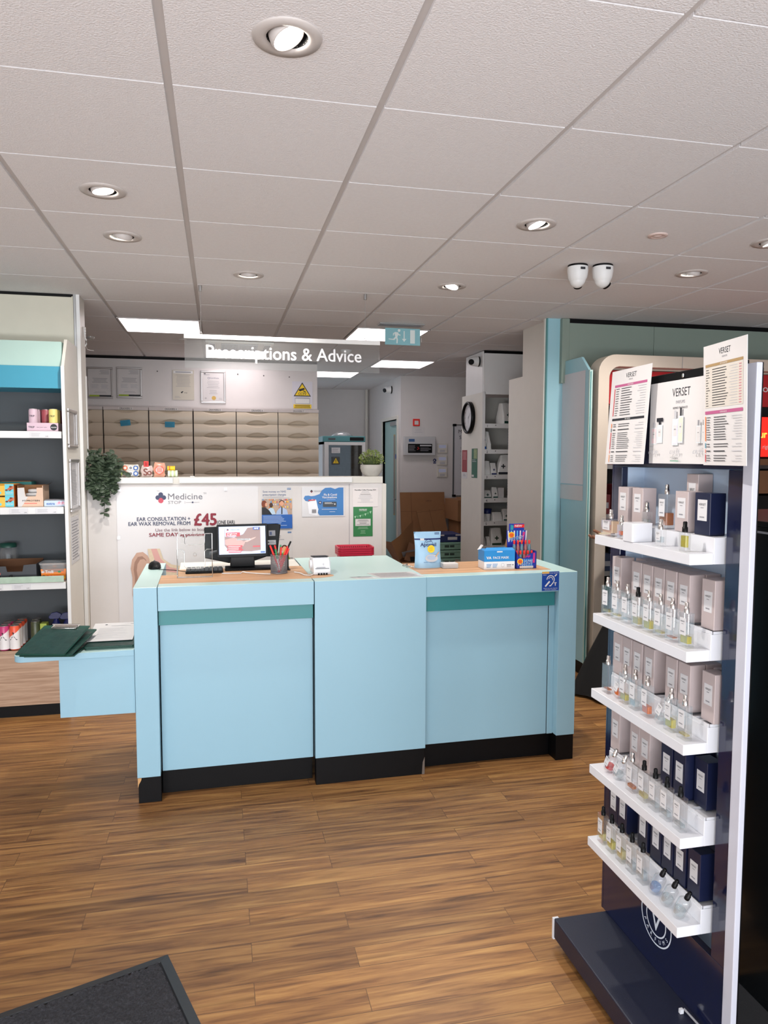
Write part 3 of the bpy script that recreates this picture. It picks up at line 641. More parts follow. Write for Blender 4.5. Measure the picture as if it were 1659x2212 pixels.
s.poly(rrect(0.098, 0.036, 0.005, 3, 0.197, 0.087), mat('dark_badge', '#333A42', 0.4)); s.up(); s.lines(0.16, 0.225, 0.088, 0.102, 2, WHITE, 0.35); s.circ(0.233, 0.088, 0.005, WHITE, 12); s.circ(0.128, 0.1, 0.012, DBLUE, 16); s.up(); s.rect(0.121, 0.0985, 0.135, 0.1015, WHITE); s.rect(0.1265, 0.093, 0.1295, 0.107, WHITE)
s.lines(0.14, 0.248, 0.048, 0.056, 1, WHITE, 0.3, jit=0); s.lines(0.195, 0.235, 0.030, 0.037, 1, WHITE, 0.3, jit=0); s.poly([(0.045, 0.112), (0.095, 0.116), (0.093, 0.123), (0.045, 0.12)][::-1], SALMON); s.rect(0.07, 0.028, 0.10, 0.052, GREY)
tag(s.build('vaccination_poster'), 'glossy blue and white flu and covid vaccinations poster on the partition', 'poster')
s = Sheet(FR(2.250, PY-0.0015, 1.196), 0.185, 0.135, mat('certificate_paper', '#E3DDDB', 0.5), 0.001)
s.t_('Macmillan Coffee Morning 2024', 0.092, 0.117, 0.0078, INK, width=0.155, bold=0.03); s.lines(0.06, 0.125, 0.098, 0.112, 2, GREY, 0.2, al='C'); s.rect(0.055, 0.088, 0.13, 0.0905, INK); s.lines(0.03, 0.155, 0.028, 0.085, 6, LGREY, 0.3, al='C', jit=0.6)
tag(s.build('coffee_morning_certificate'), 'white coffee morning certificate above the green flyer', 'certificate')
s = Sheet(FR(2.255, PY-0.0012, 0.983), 0.141, 0.213, GREEN, 0.001)
s.t_('MACMILLAN', 0.070, 0.190, 0.008, WHITE, bold=0.03, width=0.055); s.t_('COFFEE MORNING', 0.070, 0.182, 0.006, WHITE, width=0.055)
for k in range(7):
    x = 0.006+k*0.0185; y = 0.145+0.0006*k*k+0.002*k; s.poly([(x, y), (x+0.016, y+0.004), (x+0.008, y-0.016)][::-1], mat('bunting', '#A7CFAE', 0.6) if k % 2 == 0 else mat('bunting2', '#5F9F6E', 0.6))
s.rect(0.014, 0.076, 0.126, 0.126, PAPER); s.up(); s.lines(0.02, 0.12, 0.082, 0.122, 5, INK, 0.25, al='C', jit=0.6); s.lines(0.03, 0.11, 0.052, 0.070, 3, MATS['bunting'], 0.3, al='C', jit=0.2); s.lines(0.05, 0.09, 0.018, 0.045, 3, MATS['bunting'], 0.25, al='C')
tag(s.build('green_flyer'), 'green coffee morning flyer with bunting, below the white certificate', 'flyer')
# ------------------------------------------------------------------ things on top of the partition
def ivy():
    t = thing('trailing_ivy', 'dark green trailing ivy spilling over the left end of the partition', 'plant', (0.57, 3.0, PT))
    rr = random.Random(5); LF = mat('ivy_leaf', '#3B4A38', 0.5, var=0.25, scale=30); ST = mat('ivy_stem', '#3A4A30', 0.7)
    MB().lathe([(0.045, 0), (0.06, 0.06), (0.062, 0.065), (0.05, 0.065)], mat('ivy_pot', '#2B3036', 0.6), (0.565, 3.03, PT), 16).build('pot', t)
    lf = MB(); stm = MB()
    def leaf(p, d, L_, up_):
        d = d.normalized(); s_ = d.cross(up_).normalized(); n = s_.cross(d); pr = []
        for u, w, c in ((0, 0, 0), (0.25, 0.30, 0.04), (0.55, 0.36, 0.05), (0.85, 0.18, 0.0), (1.0, 0, -0.05)):
            pr.append((u, w, c))
        vs = [p+d*L_*u+n*L_*c*1.5 for u, w, c in pr]; a = [p+d*L_*u+s_*L_*w+n*L_*(c-0.08) for u, w, c in pr[1:4]]; b = [p+d*L_*u-s_*L_*w+n*L_*(c-0.08) for u, w, c in pr[1:4]]
        V = vs+a+b; lf.add(V, [(0,1,5), (1,2,6,5), (2,3,7,6), (3,4,7), (0,8,1), (1,8,9,2), (2,9,10,3), (3,10,4)], LF, True)
    for k in range(46):
        if k < 30:
            a = rr.uniform(0, 2*pi); r = rr.uniform(0.04, 0.105); x = 0.575+r*math.cos(a)*0.95; y = 3.02+r*math.sin(a)*0.6; z = PT+rr.uniform(0.05, 0.185)
            pts = [Vector((0.565, 3.03, PT+0.05)), Vector((x, y, z)), Vector((x+(x-0.565)*0.35, y-0.03, z-rr.uniform(0.05, 0.13)))]
        else:
            x = rr.uniform(0.50, 0.665); L_ = rr.uniform(0.06, 0.24)*(1.25 if 0.53 < x < 0.62 else 0.55)
            pts = [Vector((0.565, 3.0, PT+0.09)), Vector((x, 2.93, PT+0.04)), Vector((x+rr.uniform(-.02, .02), 2.915, PT-L_*0.5)), Vector((x+rr.uniform(-.02, .02), 2.92, PT-L_))]
        stm.tube(pts, 0.0016, ST, 5)
        for i in range(len(pts)-1):
            for q in range(7 if k < 30 else 9):
                p = pts[i].lerp(pts[i+1], rr.random()); d = Vector((rr.uniform(-1, 1), rr.uniform(-0.9, 0.2), rr.uniform(-0.9, 0.35)))
                leaf(p, d, rr.uniform(0.032, 0.05), Vector((rr.uniform(-.3, .3), -0.6, 0.8)))
    stm.build('stems', t); lf.build('foliage', t)
ivy()
def planter():
    t = thing('potted_shrub', 'bushy green artificial shrub in a whitewashed round pot on the partition', 'potted plant', (2.405, 3.05, PT))
    P_ = mat('stone_pot', '#BDB9B2', 0.7, bump=0.3, bscale=60, var=0.12, scale=30)
    MB().lathe([(0.048, 0), (0.05, 0.004), (0.072, 0.03), (0.081, 0.058), (0.080, 0.078), (0.077, 0.084), (0.070, 0.084), (0.068, 0.07)], P_, (2.405, 3.05, PT), 32, cap=True).build('pot', t)
    rr = random.Random(9); g1 = mat('shrub_green', '#7A8D48', 0.6, var=0.3, scale=60); g2 = mat('shrub_tip', '#AAB56A', 0.6, var=0.2, scale=60)
    MB().ball((2.405, 3.05, PT+0.105), 0.062, mat('shrub_core', '#3E4B25', 0.8), 16, sx=1.1, sy=1, sz=0.7).build('twigs', t)
    b = MB()
    for k in range(520):
        a = rr.uniform(0, 2*pi); e = rr.uniform(-0.15, 1.0); ce = math.sqrt(max(0, 1-e*e)); r = rr.uniform(0.055, 0.088)
        p = Vector((2.405+r*ce*math.cos(a)*1.05, 3.05+r*ce*math.sin(a), PT+0.105+r*e*1.0)); d = (p-Vector((2.405, 3.05, PT+0.09))).normalized()
        d = (d+Vector((rr.uniform(-.5, .5), rr.uniform(-.5, .5), rr.uniform(-.1, .6)))).normalized(); s_ = d.cross(Vector((rr.random(), rr.random(), rr.random()))).normalized(); L_ = rr.uniform(0.010, 0.017)
        b.add([p, p+d*L_*0.5+s_*L_*0.3, p+d*L_, p+d*L_*0.5-s_*L_*0.3], [(0,1,2,3)], g2 if rr.random() < 0.3 else g1)
    b.build('foliage', t)
planter()
def pack(name, label, x0, x1, y, z0, h, build, cat='sweets bag', puff=0.012, tilt=0):
    """pillow bag standing up, seen from the front"""
    b = MB(); nx, nz = 8, 8; w = x1-x0; m = build; vs = []; fs = []
    for sgn in (-1, 1):
        o = len(vs)
        for j in range(nz+1):
            for i in range(nx+1):
                u, v = i/nx, j/nz; d = puff*(16*u*(1-u)*v*(1-v))**0.6; vs.append((x0+u*w+0.004*math.sin(9*v+i), y+sgn*d+tilt*v*h, z0+v*h*(1+0.03*math.sin(5*u+1))))
        for j in range(nz):
            for i in range(nx): a = o+j*(nx+1)+i; fs.append((a, a+1, a+nx+2, a+nx+1) if sgn < 0 else (a, a+nx+1, a+nx+2, a+1))
    b.add(vs, fs, m, True); return b
PKT = mat('clear_packet', '#D9D2C4', 0.15, var=0.1, coat=0.4)
t = thing('sticker_roll_pack', 'clear packet with rows of orange, white and blue round stickers beside the ivy', 'packet', (0.73, 3.03, PT))
pack('', '', 0.655, 0.795, 3.03, PT+0.001, 0.085, PKT).build('wrapper', t)
s = MB(FR(0.655, 3.014, PT))
for i, (x, c) in enumerate(((0.018, mat('lime2', '#A8B84A', .4)), (0.052, mat('orange_dot', '#E06A35', .4)), (0.088, WHITE), (0.120, BLUE))):
    for z in (0.024, 0.062):
        s.add([(x+0.0165*math.cos(2*pi*k/16), z+0.0165*math.sin(2*pi*k/16), 0.0) for k in range(16)], [tuple(range(16))], c)
        s.add([(x+0.010*math.cos(2*pi*k/6+.3), z+0.010*math.sin(2*pi*k/6+.3), 0.0006) for k in range(6)], [tuple(range(6))], PKT if c is not WHITE else GREY)
s.build('stickers', t)
t = thing('red_clip_packet', 'clear packet of red and brown labels under a red clip', 'packet', (0.845, 3.03, PT))
pack('', '', 0.808, 0.882, 3.03, PT+0.001, 0.078, mat('packet_pinkish', '#D9C3BC', 0.15, coat=0.4)).build('wrapper', t)
s = MB(FR(0.808, 3.015, PT)); s.text('S', mat('brown_print', '#7E3E30', .5), 0.045, 0.03, 0.012, bold=0.03); s.text('o', MATS['brown_print'], 0.04, 0.055, 0.014, bold=0.03); s.build('print', t)
MB().box(0.826, 0.858, 3.02, 3.035, PT+0.070, PT+0.108, BRED).box(0.836, 0.848, 3.015, 3.02, PT+0.078, PT+0.10, RED).build('clip', t, bevel=0.003)
t = thing('orange_sweet_bag', 'orange and white crumpled bag with a large round sticker', 'packet', (0.93, 3.03, PT))
pack('', '', 0.890, 0.965, 3.03, PT+0.001, 0.097, mat('orange_white_bag', '#E2A58C', 0.2, var=0.3, scale=50, coat=0.3)).build('wrapper', t)
s = MB(FR(0.928, 3.0145, PT+0.048)); s.add([(0.030*math.cos(2*pi*k/24), 0.030*math.sin(2*pi*k/24), 0) for k in range(24)], [tuple(range(24))], mat('orange_red', '#E4562B', .4)); s.add([(0.024*math.cos(2*pi*k/24), 0.024*math.sin(2*pi*k/24), 0.0005) for k in range(24)], [tuple(range(24))], PAPER)
for k in range(4): s.box(-0.018, 0.018, -0.016+k*0.009, -0.011+k*0.009, 0.0006, 0.0009, MATS['orange_red'])
s.build('sticker', t)
b = MB().cyl((0.985, 3.02, PT+0.0225), (1.048, 3.02, PT+0.0225), 0.0225, mat('green_sticker_roll', '#C9D6A4', 0.4, var=0.2, scale=60), 24)
for x in (0.990, 1.015, 1.040): b.lathe([(0.0232, -0.006), (0.0232, 0.006)], mat('roll_white', '#F0F3E2', .4), (x-0.0, 3.02, PT+0.0225), 24, Matrix.Rotation(pi/2, 4, 'Y'), cap=False)
tag(b.build('green_label_roll'), 'green and white roll of stickers beneath the yellow roll', 'label roll')
b = MB().cyl((0.980, 3.025, PT+0.060), (1.030, 3.025, PT+0.060), 0.0150, YEL, 20); b.lathe([(0.0153, -0.004), (0.0153, 0.004)], ORA, (0.995, 3.025, PT+0.060), 20, Matrix.Rotation(pi/2, 4, 'Y'), cap=False)
tag(b.build('yellow_label_roll'), 'small yellow roll of stickers on top of the green roll', 'label roll')
tag(MB().box(1.13, 1.16, 2.98, 3.02, PT, PT+0.006, WHITE).build('rail_clip'), 'tiny white clip lying on the partition rail', 'clip')
# ================================================================== LEFT SHELVING BAY
LX1, LY = 0.428, 2.45
t = thing('gondola_shelving', 'grey-backed shelving bay with white shelves and mint and turquoise header', 'shelving unit', (-0.3, 2.66, 0))
G = t
MB().box(-0.75, 0.430, 2.83, 2.878, 0.07, 2.24, DARK).build('back_panel', t)
MB().box(-0.75, 0.430, 2.46, 2.87, 0.0, 0.07, KICK).build('kickboard', t)
b = MB().box(-0.75, 0.428, 2.45, 2.83, 0.07, 0.385, WOODD).box(-0.75, 0.43, 2.445, 2.47, 0.385, 0.40, WOODD)
b.build('drawer', t, bevel=0.002)
MB().cyl((0.02, 2.449, 0.30), (0.02, 2.442, 0.30), 0.008, STEEL, 14).build('lock', t)
MB().prism([(2.45, 0.07), (2.45, 2.075), (2.56, 2.245), (2.88, 2.245), (2.88, 0.0), (2.45, 0.0)], 'x', 0.432, 0.450, CREAM).box(0.4315, 0.4505, 2.440, 2.45, 0.0, 2.075, WHITE).build('end_panel', t, bevel=0.0015)
MB().box(-0.75, 0.425, 2.52, 2.83, 2.078, 2.225, mat('mint_header', '#A9C5BC', 0.45)).build('mint_fascia', t)
MB().box(-0.75, 0.425, 2.50, 2.83, 1.950, 2.078, mat('turquoise_header', '#3590AA', 0.45)).build('turquoise_fascia', t)
for k, z in enumerate((1.696, 1.252, 0.805)):
    sh = MB().box(-0.75, 0.424, 2.46, 2.83, z-0.012, z, WHITE).box(-0.75, 0.424, 2.445, 2.46, z-0.040, z, WHITE).build('shelf', t, bevel=0.001)
    for q, (a, w) in enumerate(((0.10, 0.10), (-0.05, 0.10), (0.24, 0.12), (0.02, 0.07))[:(2 if k != 1 else 3)] if k else ((0.22, 0.11),)):
        s = Sheet(FR(a+0.03, 2.4435, z-0.037), w, 0.032, LAM, 0.001); s.lines(0.012, w*0.6, 0.006, 0.028, 3, GREY, 0.18, seed=q+k); s.t_('1.49' if q else '2.00', w*0.93, 0.005, 0.006, INK, al='R'); s.build('price_ticket', sh)
MB().box(-0.75, 0.415, 2.438, 2.444, 0.808, 0.845, mat('green_leaf_strip', '#9DB5A0', 0.25, var=0.25, scale=25)).build('edge_strip', t)
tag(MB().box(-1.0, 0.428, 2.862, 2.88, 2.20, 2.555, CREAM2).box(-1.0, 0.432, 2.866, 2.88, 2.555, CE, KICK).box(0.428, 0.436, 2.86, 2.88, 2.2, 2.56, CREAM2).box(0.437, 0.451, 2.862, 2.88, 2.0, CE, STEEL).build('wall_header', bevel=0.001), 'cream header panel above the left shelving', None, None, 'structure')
# frames on the end panel
def efrm(y0, y1, z0, z1, label, kind):
    t = thing('framed_leaflet', label, 'picture frame', (0.452, (y0+y1)/2, z0), 'frames on the left shelving end panel'); f = 0.02; x = 0.4505; b = MB()
    b.box(x, x+0.014, y0, y1, z0, z0+f, SILV).box(x, x+0.014, y0, y1, z1-f, z1, SILV).box(x, x+0.014, y0, y0+f, z0+f, z1-f, SILV).box(x, x+0.014, y1-f, y1, z0+f, z1-f, SILV); b.build('frame', t, bevel=0.005)
    s = Sheet(FX(x+0.001, y0+f*0.8, z0+f*0.8), y1-y0-1.6*f, z1-z0-1.6*f, LAM if kind else mat('grey_portrait', '#A9A5A4', 0.2, var=0.3, scale=18), 0.001)
    if kind: s.lines(0.03, y1-y0-0.06, 0.02, z1-z0-0.08, 24, GREY, 0.35, seed=4)
    s.build('leaflet', t)
efrm(2.475, 2.745, 1.60, 1.835, 'silver snap frame with a crumpled grey picture, top one on the end panel', 0)
efrm(2.49, 2.775, 1.215, 1.535, 'silver snap frame holding a page of small print, below the grey picture', 1)
s = Sheet(FX(0.4505, 2.50, 0.90), 0.25, 0.285, mat('plastic_pocket', '#B9B7B8', 0.15), 0.003); s.lines(0.02, 0.23, 0.02, 0.265, 14, GREY, 0.4)
tag(s.build('leaflet_pocket'), 'frameless clear pocket of small print, lowest on the left end panel', 'leaflet pocket')
# alarm sounder / cable and the wall lamp on the dispensary side of the stub wall
t = thing('wall_isolator', 'white ribbed fitting high on the wall end above the certificates', 'fitting', (0.475, 3.02, 2.30))
b = MB()
for k in range(4): b.cyl((0.476, 3.0, 2.385-k*0.016), (0.484, 3.0, 2.385-k*0.016), 0.010, WHITE, 14)
b.tube([(0.478, 3.0, 2.33), (0.487, 3.0, 2.31), (0.488, 3.0, 2.285), (0.478, 3.0, 2.27)], 0.004, WHITE, 8); b.build('sockets', t)
MB().tube([(0.478, 3.0, 2.28), (0.485, 3.05, 2.255), (0.50, 3.2, 2.27)], 0.0015, WHITE, 6).build('cable', t)
tag(MB().lathe([(0.038, 0), (0.036, -0.014), (0.022, -0.02), (0.0, -0.02)], glass('clear_cap', '#EEEEEE', 0.15, body=0.4), (0.26, 4.6, CE-0.001), 24, cap=False).lathe([(0.024, -0.001), (0.02, -0.012)], GREY, (0.26, 4.6, CE-0.001), 12).build('ceiling_detector'), 'clear round detector on the ceiling above the framed certificates', 'detector')
# ------------------------------------------------------------------ stock on the left shelves
def can(name, label, x, y, z, r, h, body, group, txt=None, lid=True, txtm=None, two=None):
    t = thing(name, label, 'drinks can', (x, y, z), group)
    MB().lathe([(r*0.80, 0), (r*0.97, h*0.03), (r, h*0.06), (r, h*0.90), (r*0.86, h*0.965)], body, (x, y, z), 24).build('body', t)
    if two:
        n = 14; vs = []; fs = []
        for i in range(n+1):
            a = -pi*0.98+pi*0.98*i/n; zt = z+h*(0.45+0.42*i/n); vs += [(x+(r+0.0004)*math.cos(a), y+(r+0.0004)*math.sin(a), z+h*0.05), (x+(r+0.0004)*math.cos(a), y+(r+0.0004)*math.sin(a), zt)]
            if i < n: fs.append((2*i, 2*i+2, 2*i+3, 2*i+1))
        MB().add(vs, fs, two, True).build('white_panel', t)
    if lid: MB().lathe([(r*0.86, 0), (r*0.90, h*0.012), (r*0.88, h*0.02), (r*0.82, h*0.02), (r*0.80, h*0.005), (0.0001, h*0.005)], STEEL, (x, y, z+h*0.965), 24, cap=False).build('lid', t)
    if txt:
        vs, fs, w = glyphs(txt, 0.01); cap = txtm[1]; k = cap/CAPH; out = []
        for a, b_ in vs:
            an = (a-w/2)*k/r-pi/2-0.1; out.append((x+(r+0.001)*math.cos(an), y+(r+0.001)*math.sin(an), z+h*txtm[2]+b_*k))
        MB().add(out, fs, txtm[0]).build('lettering', t)
    return t
PINKC = mat('lilac_can', '#C9AEBB', 0.4); YELC = mat('pale_yellow_can', '#D9CB7A', 0.4); DPK = mat('plum_can', '#7B3A48', 0.4)
TR = thing('drinks_tray', 'lilac cardboard tray of slim cans on the top left shelf', 'tray', (0.32, 2.56, 1.696))
b = MB().box(0.226, 0.397, 2.50, 2.503, 1.696, 1.747, PINKC).box(0.226, 0.397, 2.74, 2.743, 1.696, 1.747, PINKC).box(0.226, 0.229, 2.503, 2.74, 1.696, 1.747, PINKC).box(0.394, 0.397, 2.503, 2.74, 1.696, 1.747, PINKC).box(0.229, 0.394, 2.503, 2.74, 1.6965, 1.699, PINKC); b.build('tray', TR)
s = MB(FR(0.228, 2.4995, 1.700)); s.text('TRIP', INK, 0.011, 0.006, 0.016, 'L', width=0.034, bold=0.02); s.text('find your calm', INK, 0.006, 0.052, 0.018, 'L', width=0.055, shear=0.3); s.add([(0.145+0.019*math.cos(2*pi*k/24), 0.022+0.019*math.sin(2*pi*k/24), 0.0003) for k in range(24)], [tuple(range(24))], INK); s.text('taste', PAPER, 0.008, 0.145, 0.018, width=0.03, z=0.0006, bold=0.02); s.build('print', TR)
g = 'slim cans in the lilac tray'
can('drinks_can', 'lilac slim can at the front left of the tray', 0.2565, 2.532, 1.699, 0.0262, 0.134, PINKC, g, 'TRIP', True, (INK, 0.010, 0.62))
can('drinks_can', 'pale yellow slim can at the front right of the tray', 0.367, 2.532, 1.699, 0.0262, 0.134, YELC, g, 'TRIP', True, (INK, 0.010, 0.62))
for q, (x, y, c, l) in enumerate(((0.2565, 2.588, PINKC, 'lilac slim can second in the left row of the tray'), (0.2565, 2.645, DPK, 'plum slim can third in the left row of the tray'), (0.3115, 2.60, mat('rose_can', '#9C4A52', .4), 'rose slim can in the middle of the tray, nearest'), (0.3115, 2.66, DPK, 'plum slim can in the middle of the tray, behind the rose one'), (0.367, 2.588, YELC, 'pale yellow slim can behind the front yellow one'), (0.367, 2.645, DPK, 'plum slim can behind the two yellow cans'))):
    can('drinks_can', l, x, y, 1.699, 0.0262, 0.134, c, g)
# row 2: snack boxes
def snack(z, label):
    t = thing('snack_bar_box', label, 'snack box', (0.06, 2.56, z), 'yellow snack boxes stacked on the middle left shelf')
    Y_ = mat('snack_yellow', '#F2B430', 0.4); C_ = mat('snack_cyan', '#5CC4D2', 0.4)
    b = MB().box(-0.06, 0.143, 2.50, 2.503, z, z+0.058, Y_).box(-0.06, 0.143, 2.64, 2.643, z, z+0.066, Y_).box(0.140, 0.143, 2.503, 2.64, z, z+0.066, ORA).box(-0.06, -0.057, 2.503, 2.64, z, z+0.066, Y_).box(-0.057, 0.14, 2.503, 2.64, z+0.0005, z+0.004, Y_).box(0.095, 0.143, 2.50, 2.503, z+0.058, z+0.067, C_).box(-0.057, 0.14, 2.505, 2.64, z+0.035, z+0.038, GREY); b.build('carton', t)
    s = MB(FR(-0.06, 2.4995, z)); s.box(0.155, 0.2025, 0.001, 0.066, 0, 0.0004, C_); s.text('GOOD', PAPER, 0.008, 0.179, 0.012, z=0.0008, width=0.036, bold=0.02)
    rr = random.Random(2)
    for k in range(9): xx, yy = rr.uniform(0.162, 0.196), rr.uniform(0.030, 0.052); s.add([(xx+0.008*math.cos(2*pi*q/8), yy+0.006*math.sin(2*pi*q/8), 0.0009+k*0.0001) for q in range(8)], [tuple(range(8))], mat('choc', '#6B3524', .5) if k % 2 else mat('nut', '#C8643C', .5))
    for k in range(2): s.add([(0.128-k*0.022+0.008*math.cos(2*pi*q/14), 0.016+0.008*math.sin(2*pi*q/14), 0.0006) for q in range(14)], [tuple(range(14))], PAPER if k else C_)
    s.build('print', t)
snack(1.2525, 'yellow and cyan snack box at the bottom of the stack of two'); snack(1.320, 'yellow and cyan snack box on top of the stack of two')
tag(MB().box(0.02, 0.20, 2.68, 2.80, 1.2525, 1.395, mat('teal_carton', '#1E6C68', .5)).box(0.03, 0.19, 2.69, 2.79, 1.395, 1.398, CARD).build('teal_box', bevel=0.002), 'dark teal box behind the yellow snack boxes', 'box')
t = thing('open_bar_box', 'beige and white cut-out display box of protein bars on the middle left shelf', 'snack box', (0.235, 2.56, 1.2525))
BG = mat('beige_print', '#D9B9A0', .5); z = 1.2525; b = MB()
b.prism([(0.163, z), (0.163, z+0.112), (0.200, z+0.114), (0.203, z+0.085), (0.208, z+0.062), (0.262, z+0.062), (0.268, z+0.085), (0.268, z+0.112), (0.302, z+0.112), (0.302, z)], 'y', 2.50, 2.503, BG)
b.box(0.163, 0.166, 2.503, 2.66, z, z+0.125, CARD).box(0.299, 0.302, 2.503, 2.66, z, z+0.125, BG).box(0.166, 0.299, 2.657, 2.66, z, z+0.125, CARD).box(0.166, 0.299, 2.503, 2.657, z+0.0005, z+0.003, CARD)
b.add([(0.166, 2.503, z+0.125), (0.166, 2.65, z+0.125), (0.140, 2.65, z+0.132), (0.140, 2.51, z+0.130)], [(0,1,2,3)], CARDD); b.add([(0.302, 2.503, z+0.125), (0.302, 2.65, z+0.125), (0.325, 2.66, z+0.140), (0.322, 2.51, z+0.130)], [(3,2,1,0)], CARDD)
b.build('carton', t)
s = MB(FR(0.163, 2.4995, z)); s.add([(0.0, 0.0, 0.0002), (0.02, 0, 0.0002), (0.056, 0.058, 0.0002), (0.040, 0.062, 0.0002), (0.036, 0.112, 0.0002), (0, 0.111, 0.0002)], [tuple(range(6))], PAPER); s.text('MYPROTEIN', INK, 0.008, 0.025, 0.032, 'L', width=0.095, bold=0.02, z=0.0006); s.box(0.035, 0.105, 0.018, 0.021, 0.0003, 0.0006, BRED); s.build('print', t)
for k in range(3):
    MB().lathe([(0.0001, 0), (0.012, 0.004), (0.014, 0.02), (0.014, 0.075), (0.012, 0.092), (0.0001, 0.096)], PAPER, (0.185+k*0.006, 2.54+k*0.03, z+0.045+k*0.022), 12, Matrix.Rotation(pi/2, 4, 'Y'), sx=0.9, sy=1.2, cap=False).build('bar', t)
t = thing('gum_box', 'pale blue chewing gum box with pink bubbles at the right of the middle left shelf', 'gum box', (0.365, 2.56, 1.2525))
MB().box(0.306, 0.427, 2.50, 2.60, 1.2525, 1.287, mat('gum_blue', '#C3D4E6', .4)).box(0.309, 0.424, 2.505, 2.60, 1.287, 1.293, GREY).build('carton', t, bevel=0.001)
s = MB(FR(0.306, 2.4993, 1.2525)); s.text('extra', BLUE, 0.013, 0.014, 0.011, 'L', width=0.045, bold=0.03, z=0.0003)
for k in range(5): s.add([(0.075+k*0.010+0.008*math.cos(2*pi*q/12), 0.016+0.006*(k % 2)+0.008*math.sin(2*pi*q/12), 0.0003+k*0.0001) for q in range(12)], [tuple(range(12))], mat('gum_pink', '#D98FA8', .4) if k % 2 else mat('gum_rose', '#E9C3D0', .4))
s.build('print', t)
# row 3
t = thing('chocolate_bar_tray', 'open black cardboard tray of chocolate bars on the third left shelf', 'snack box', (0.11, 2.60, 0.805))
z = 0.8055; BK = mat('charcoal_card', '#33353A', .5)
b = MB().prism([(-0.02, z), (-0.02, z+0.095), (0.085, z+0.095), (0.092, z+0.062), (0.175, z+0.062), (0.183, z+0.100), (0.252, z+0.105), (0.252, z)], 'y', 2.50, 2.503, BK).box(0.249, 0.252, 2.503, 2.70, z, z+0.105, BK).box(-0.02, -0.017, 2.503, 2.70, z, z+0.095, BK).box(-0.017, 0.249, 2.697, 2.70, z, z+0.115, CARDD).box(-0.017, 0.249, 2.503, 2.697, z+0.0005, z+0.003, CARDD); b.build('carton', t)
MB(FR(0.0, 2.4995, z)).text('Mars', mat('coral', '#D9634E', .5), 0.016, 0.056, 0.045, 'R', shear=0.2, bold=0.02).build('print', t)
for k in range(6):
    MB().lathe([(0.0001, 0), (0.008, 0.004), (0.010, 0.015), (0.010, 0.06), (0.008, 0.075), (0.0001, 0.08)], mat('bar_foil', '#1B1A1C', .2, var=0.3, scale=60), (0.08+(k % 3)*0.03, 2.53+0.035*(k//3), z+0.018+0.018*(k % 2)), 10, Matrix.Rotation(0.6*(k % 3)-0.5, 4, 'Z') @ Matrix.Rotation(pi/2, 4, 'X') , cap=False).build('bar', t)
t = thing('sweet_jar', 'tall clear glass jar at the left edge of the third left shelf', 'jar', (0.035, 2.765, 0.8055))
MB().lathe([(0.05, 0), (0.055, 0.01), (0.055, 0.16), (0.045, 0.18)], GLASS, (0.035, 2.765, 0.8055), 24).build('jar_body', t); MB().lathe([(0.047, 0.18), (0.047, 0.205), (0.0001, 0.207)], DGREEN2, (0.035, 2.765, 0.8055), 24).build('lid', t)
t = thing('sweet_tub', 'clear square tub of sweets with an orange label on the third left shelf', 'sweet tub', (0.345, 2.56, 0.805))
b = MB(); z = 0.806
pts0 = rrect(0.140, 0.12, 0.018, 4, 0.348, 2.562); pts1 = rrect(0.156, 0.135, 0.02, 4, 0.346, 2.562)
n = len(pts0); b.add([(x, y, z) for x, y in pts0]+[(x, y, z+0.100) for x, y in pts1], [tuple(range(n-1, -1, -1))]+[(i, (i+1) % n, (i+1) % n+n, i+n) for i in range(n)], TUBP, True)
b.build('tub', t); MB().prism(rrect(0.164, 0.143, 0.02, 4, 0.346, 2.562), 'z', z+0.098, z+0.108, TUBP).build('lid', t)
s = MB(); OL = mat('orange_label', '#EF8420', .35)
s.add([(0.281, 2.4995, z+0.004), (0.413, 2.4995, z+0.004), (0.418, 2.4975, z+0.072), (0.276, 2.4975, z+0.072)], [(0,1,2,3)], OL)
F_ = FR(0.28, 2.4955, z); s.text('Trolli', WHITE, 0.016, 0.022, 0.048, 'L', width=0.045, bold=0.03, frame=F_); s.text('BURGERS', BRED, 0.014, 0.068, 0.020, 'C', width=0.075, bold=0.04, frame=F_)
for k, (a, c) in enumerate(((0.10, 0.055), (0.012, 0.03), (0.125, 0.02), (0.118, 0.05), (0.008, 0.055))): s.add([F_ @ Vector((a+0.009*math.cos(2*pi*q/12), c+0.006*math.sin(2*pi*q/12), 0.0002)) for q in range(12)], [tuple(range(12))], [GREEN, DARK, YEL, ORA, PAPER][k])
s.build('label', t)
rr = random.Random(11); b = MB()
for k in range(14): b.ball((0.346+rr.uniform(-.05, .05), 2.562+rr.uniform(-.045, .045), z+rr.uniform(0.03, 0.085)), 0.013, [ORA, mat('sweet_peach', '#E8A37C', .4), GREY][k % 3], 10, sz=0.6)
tag(b.build('sweets', t), None, None, None, 'stuff')
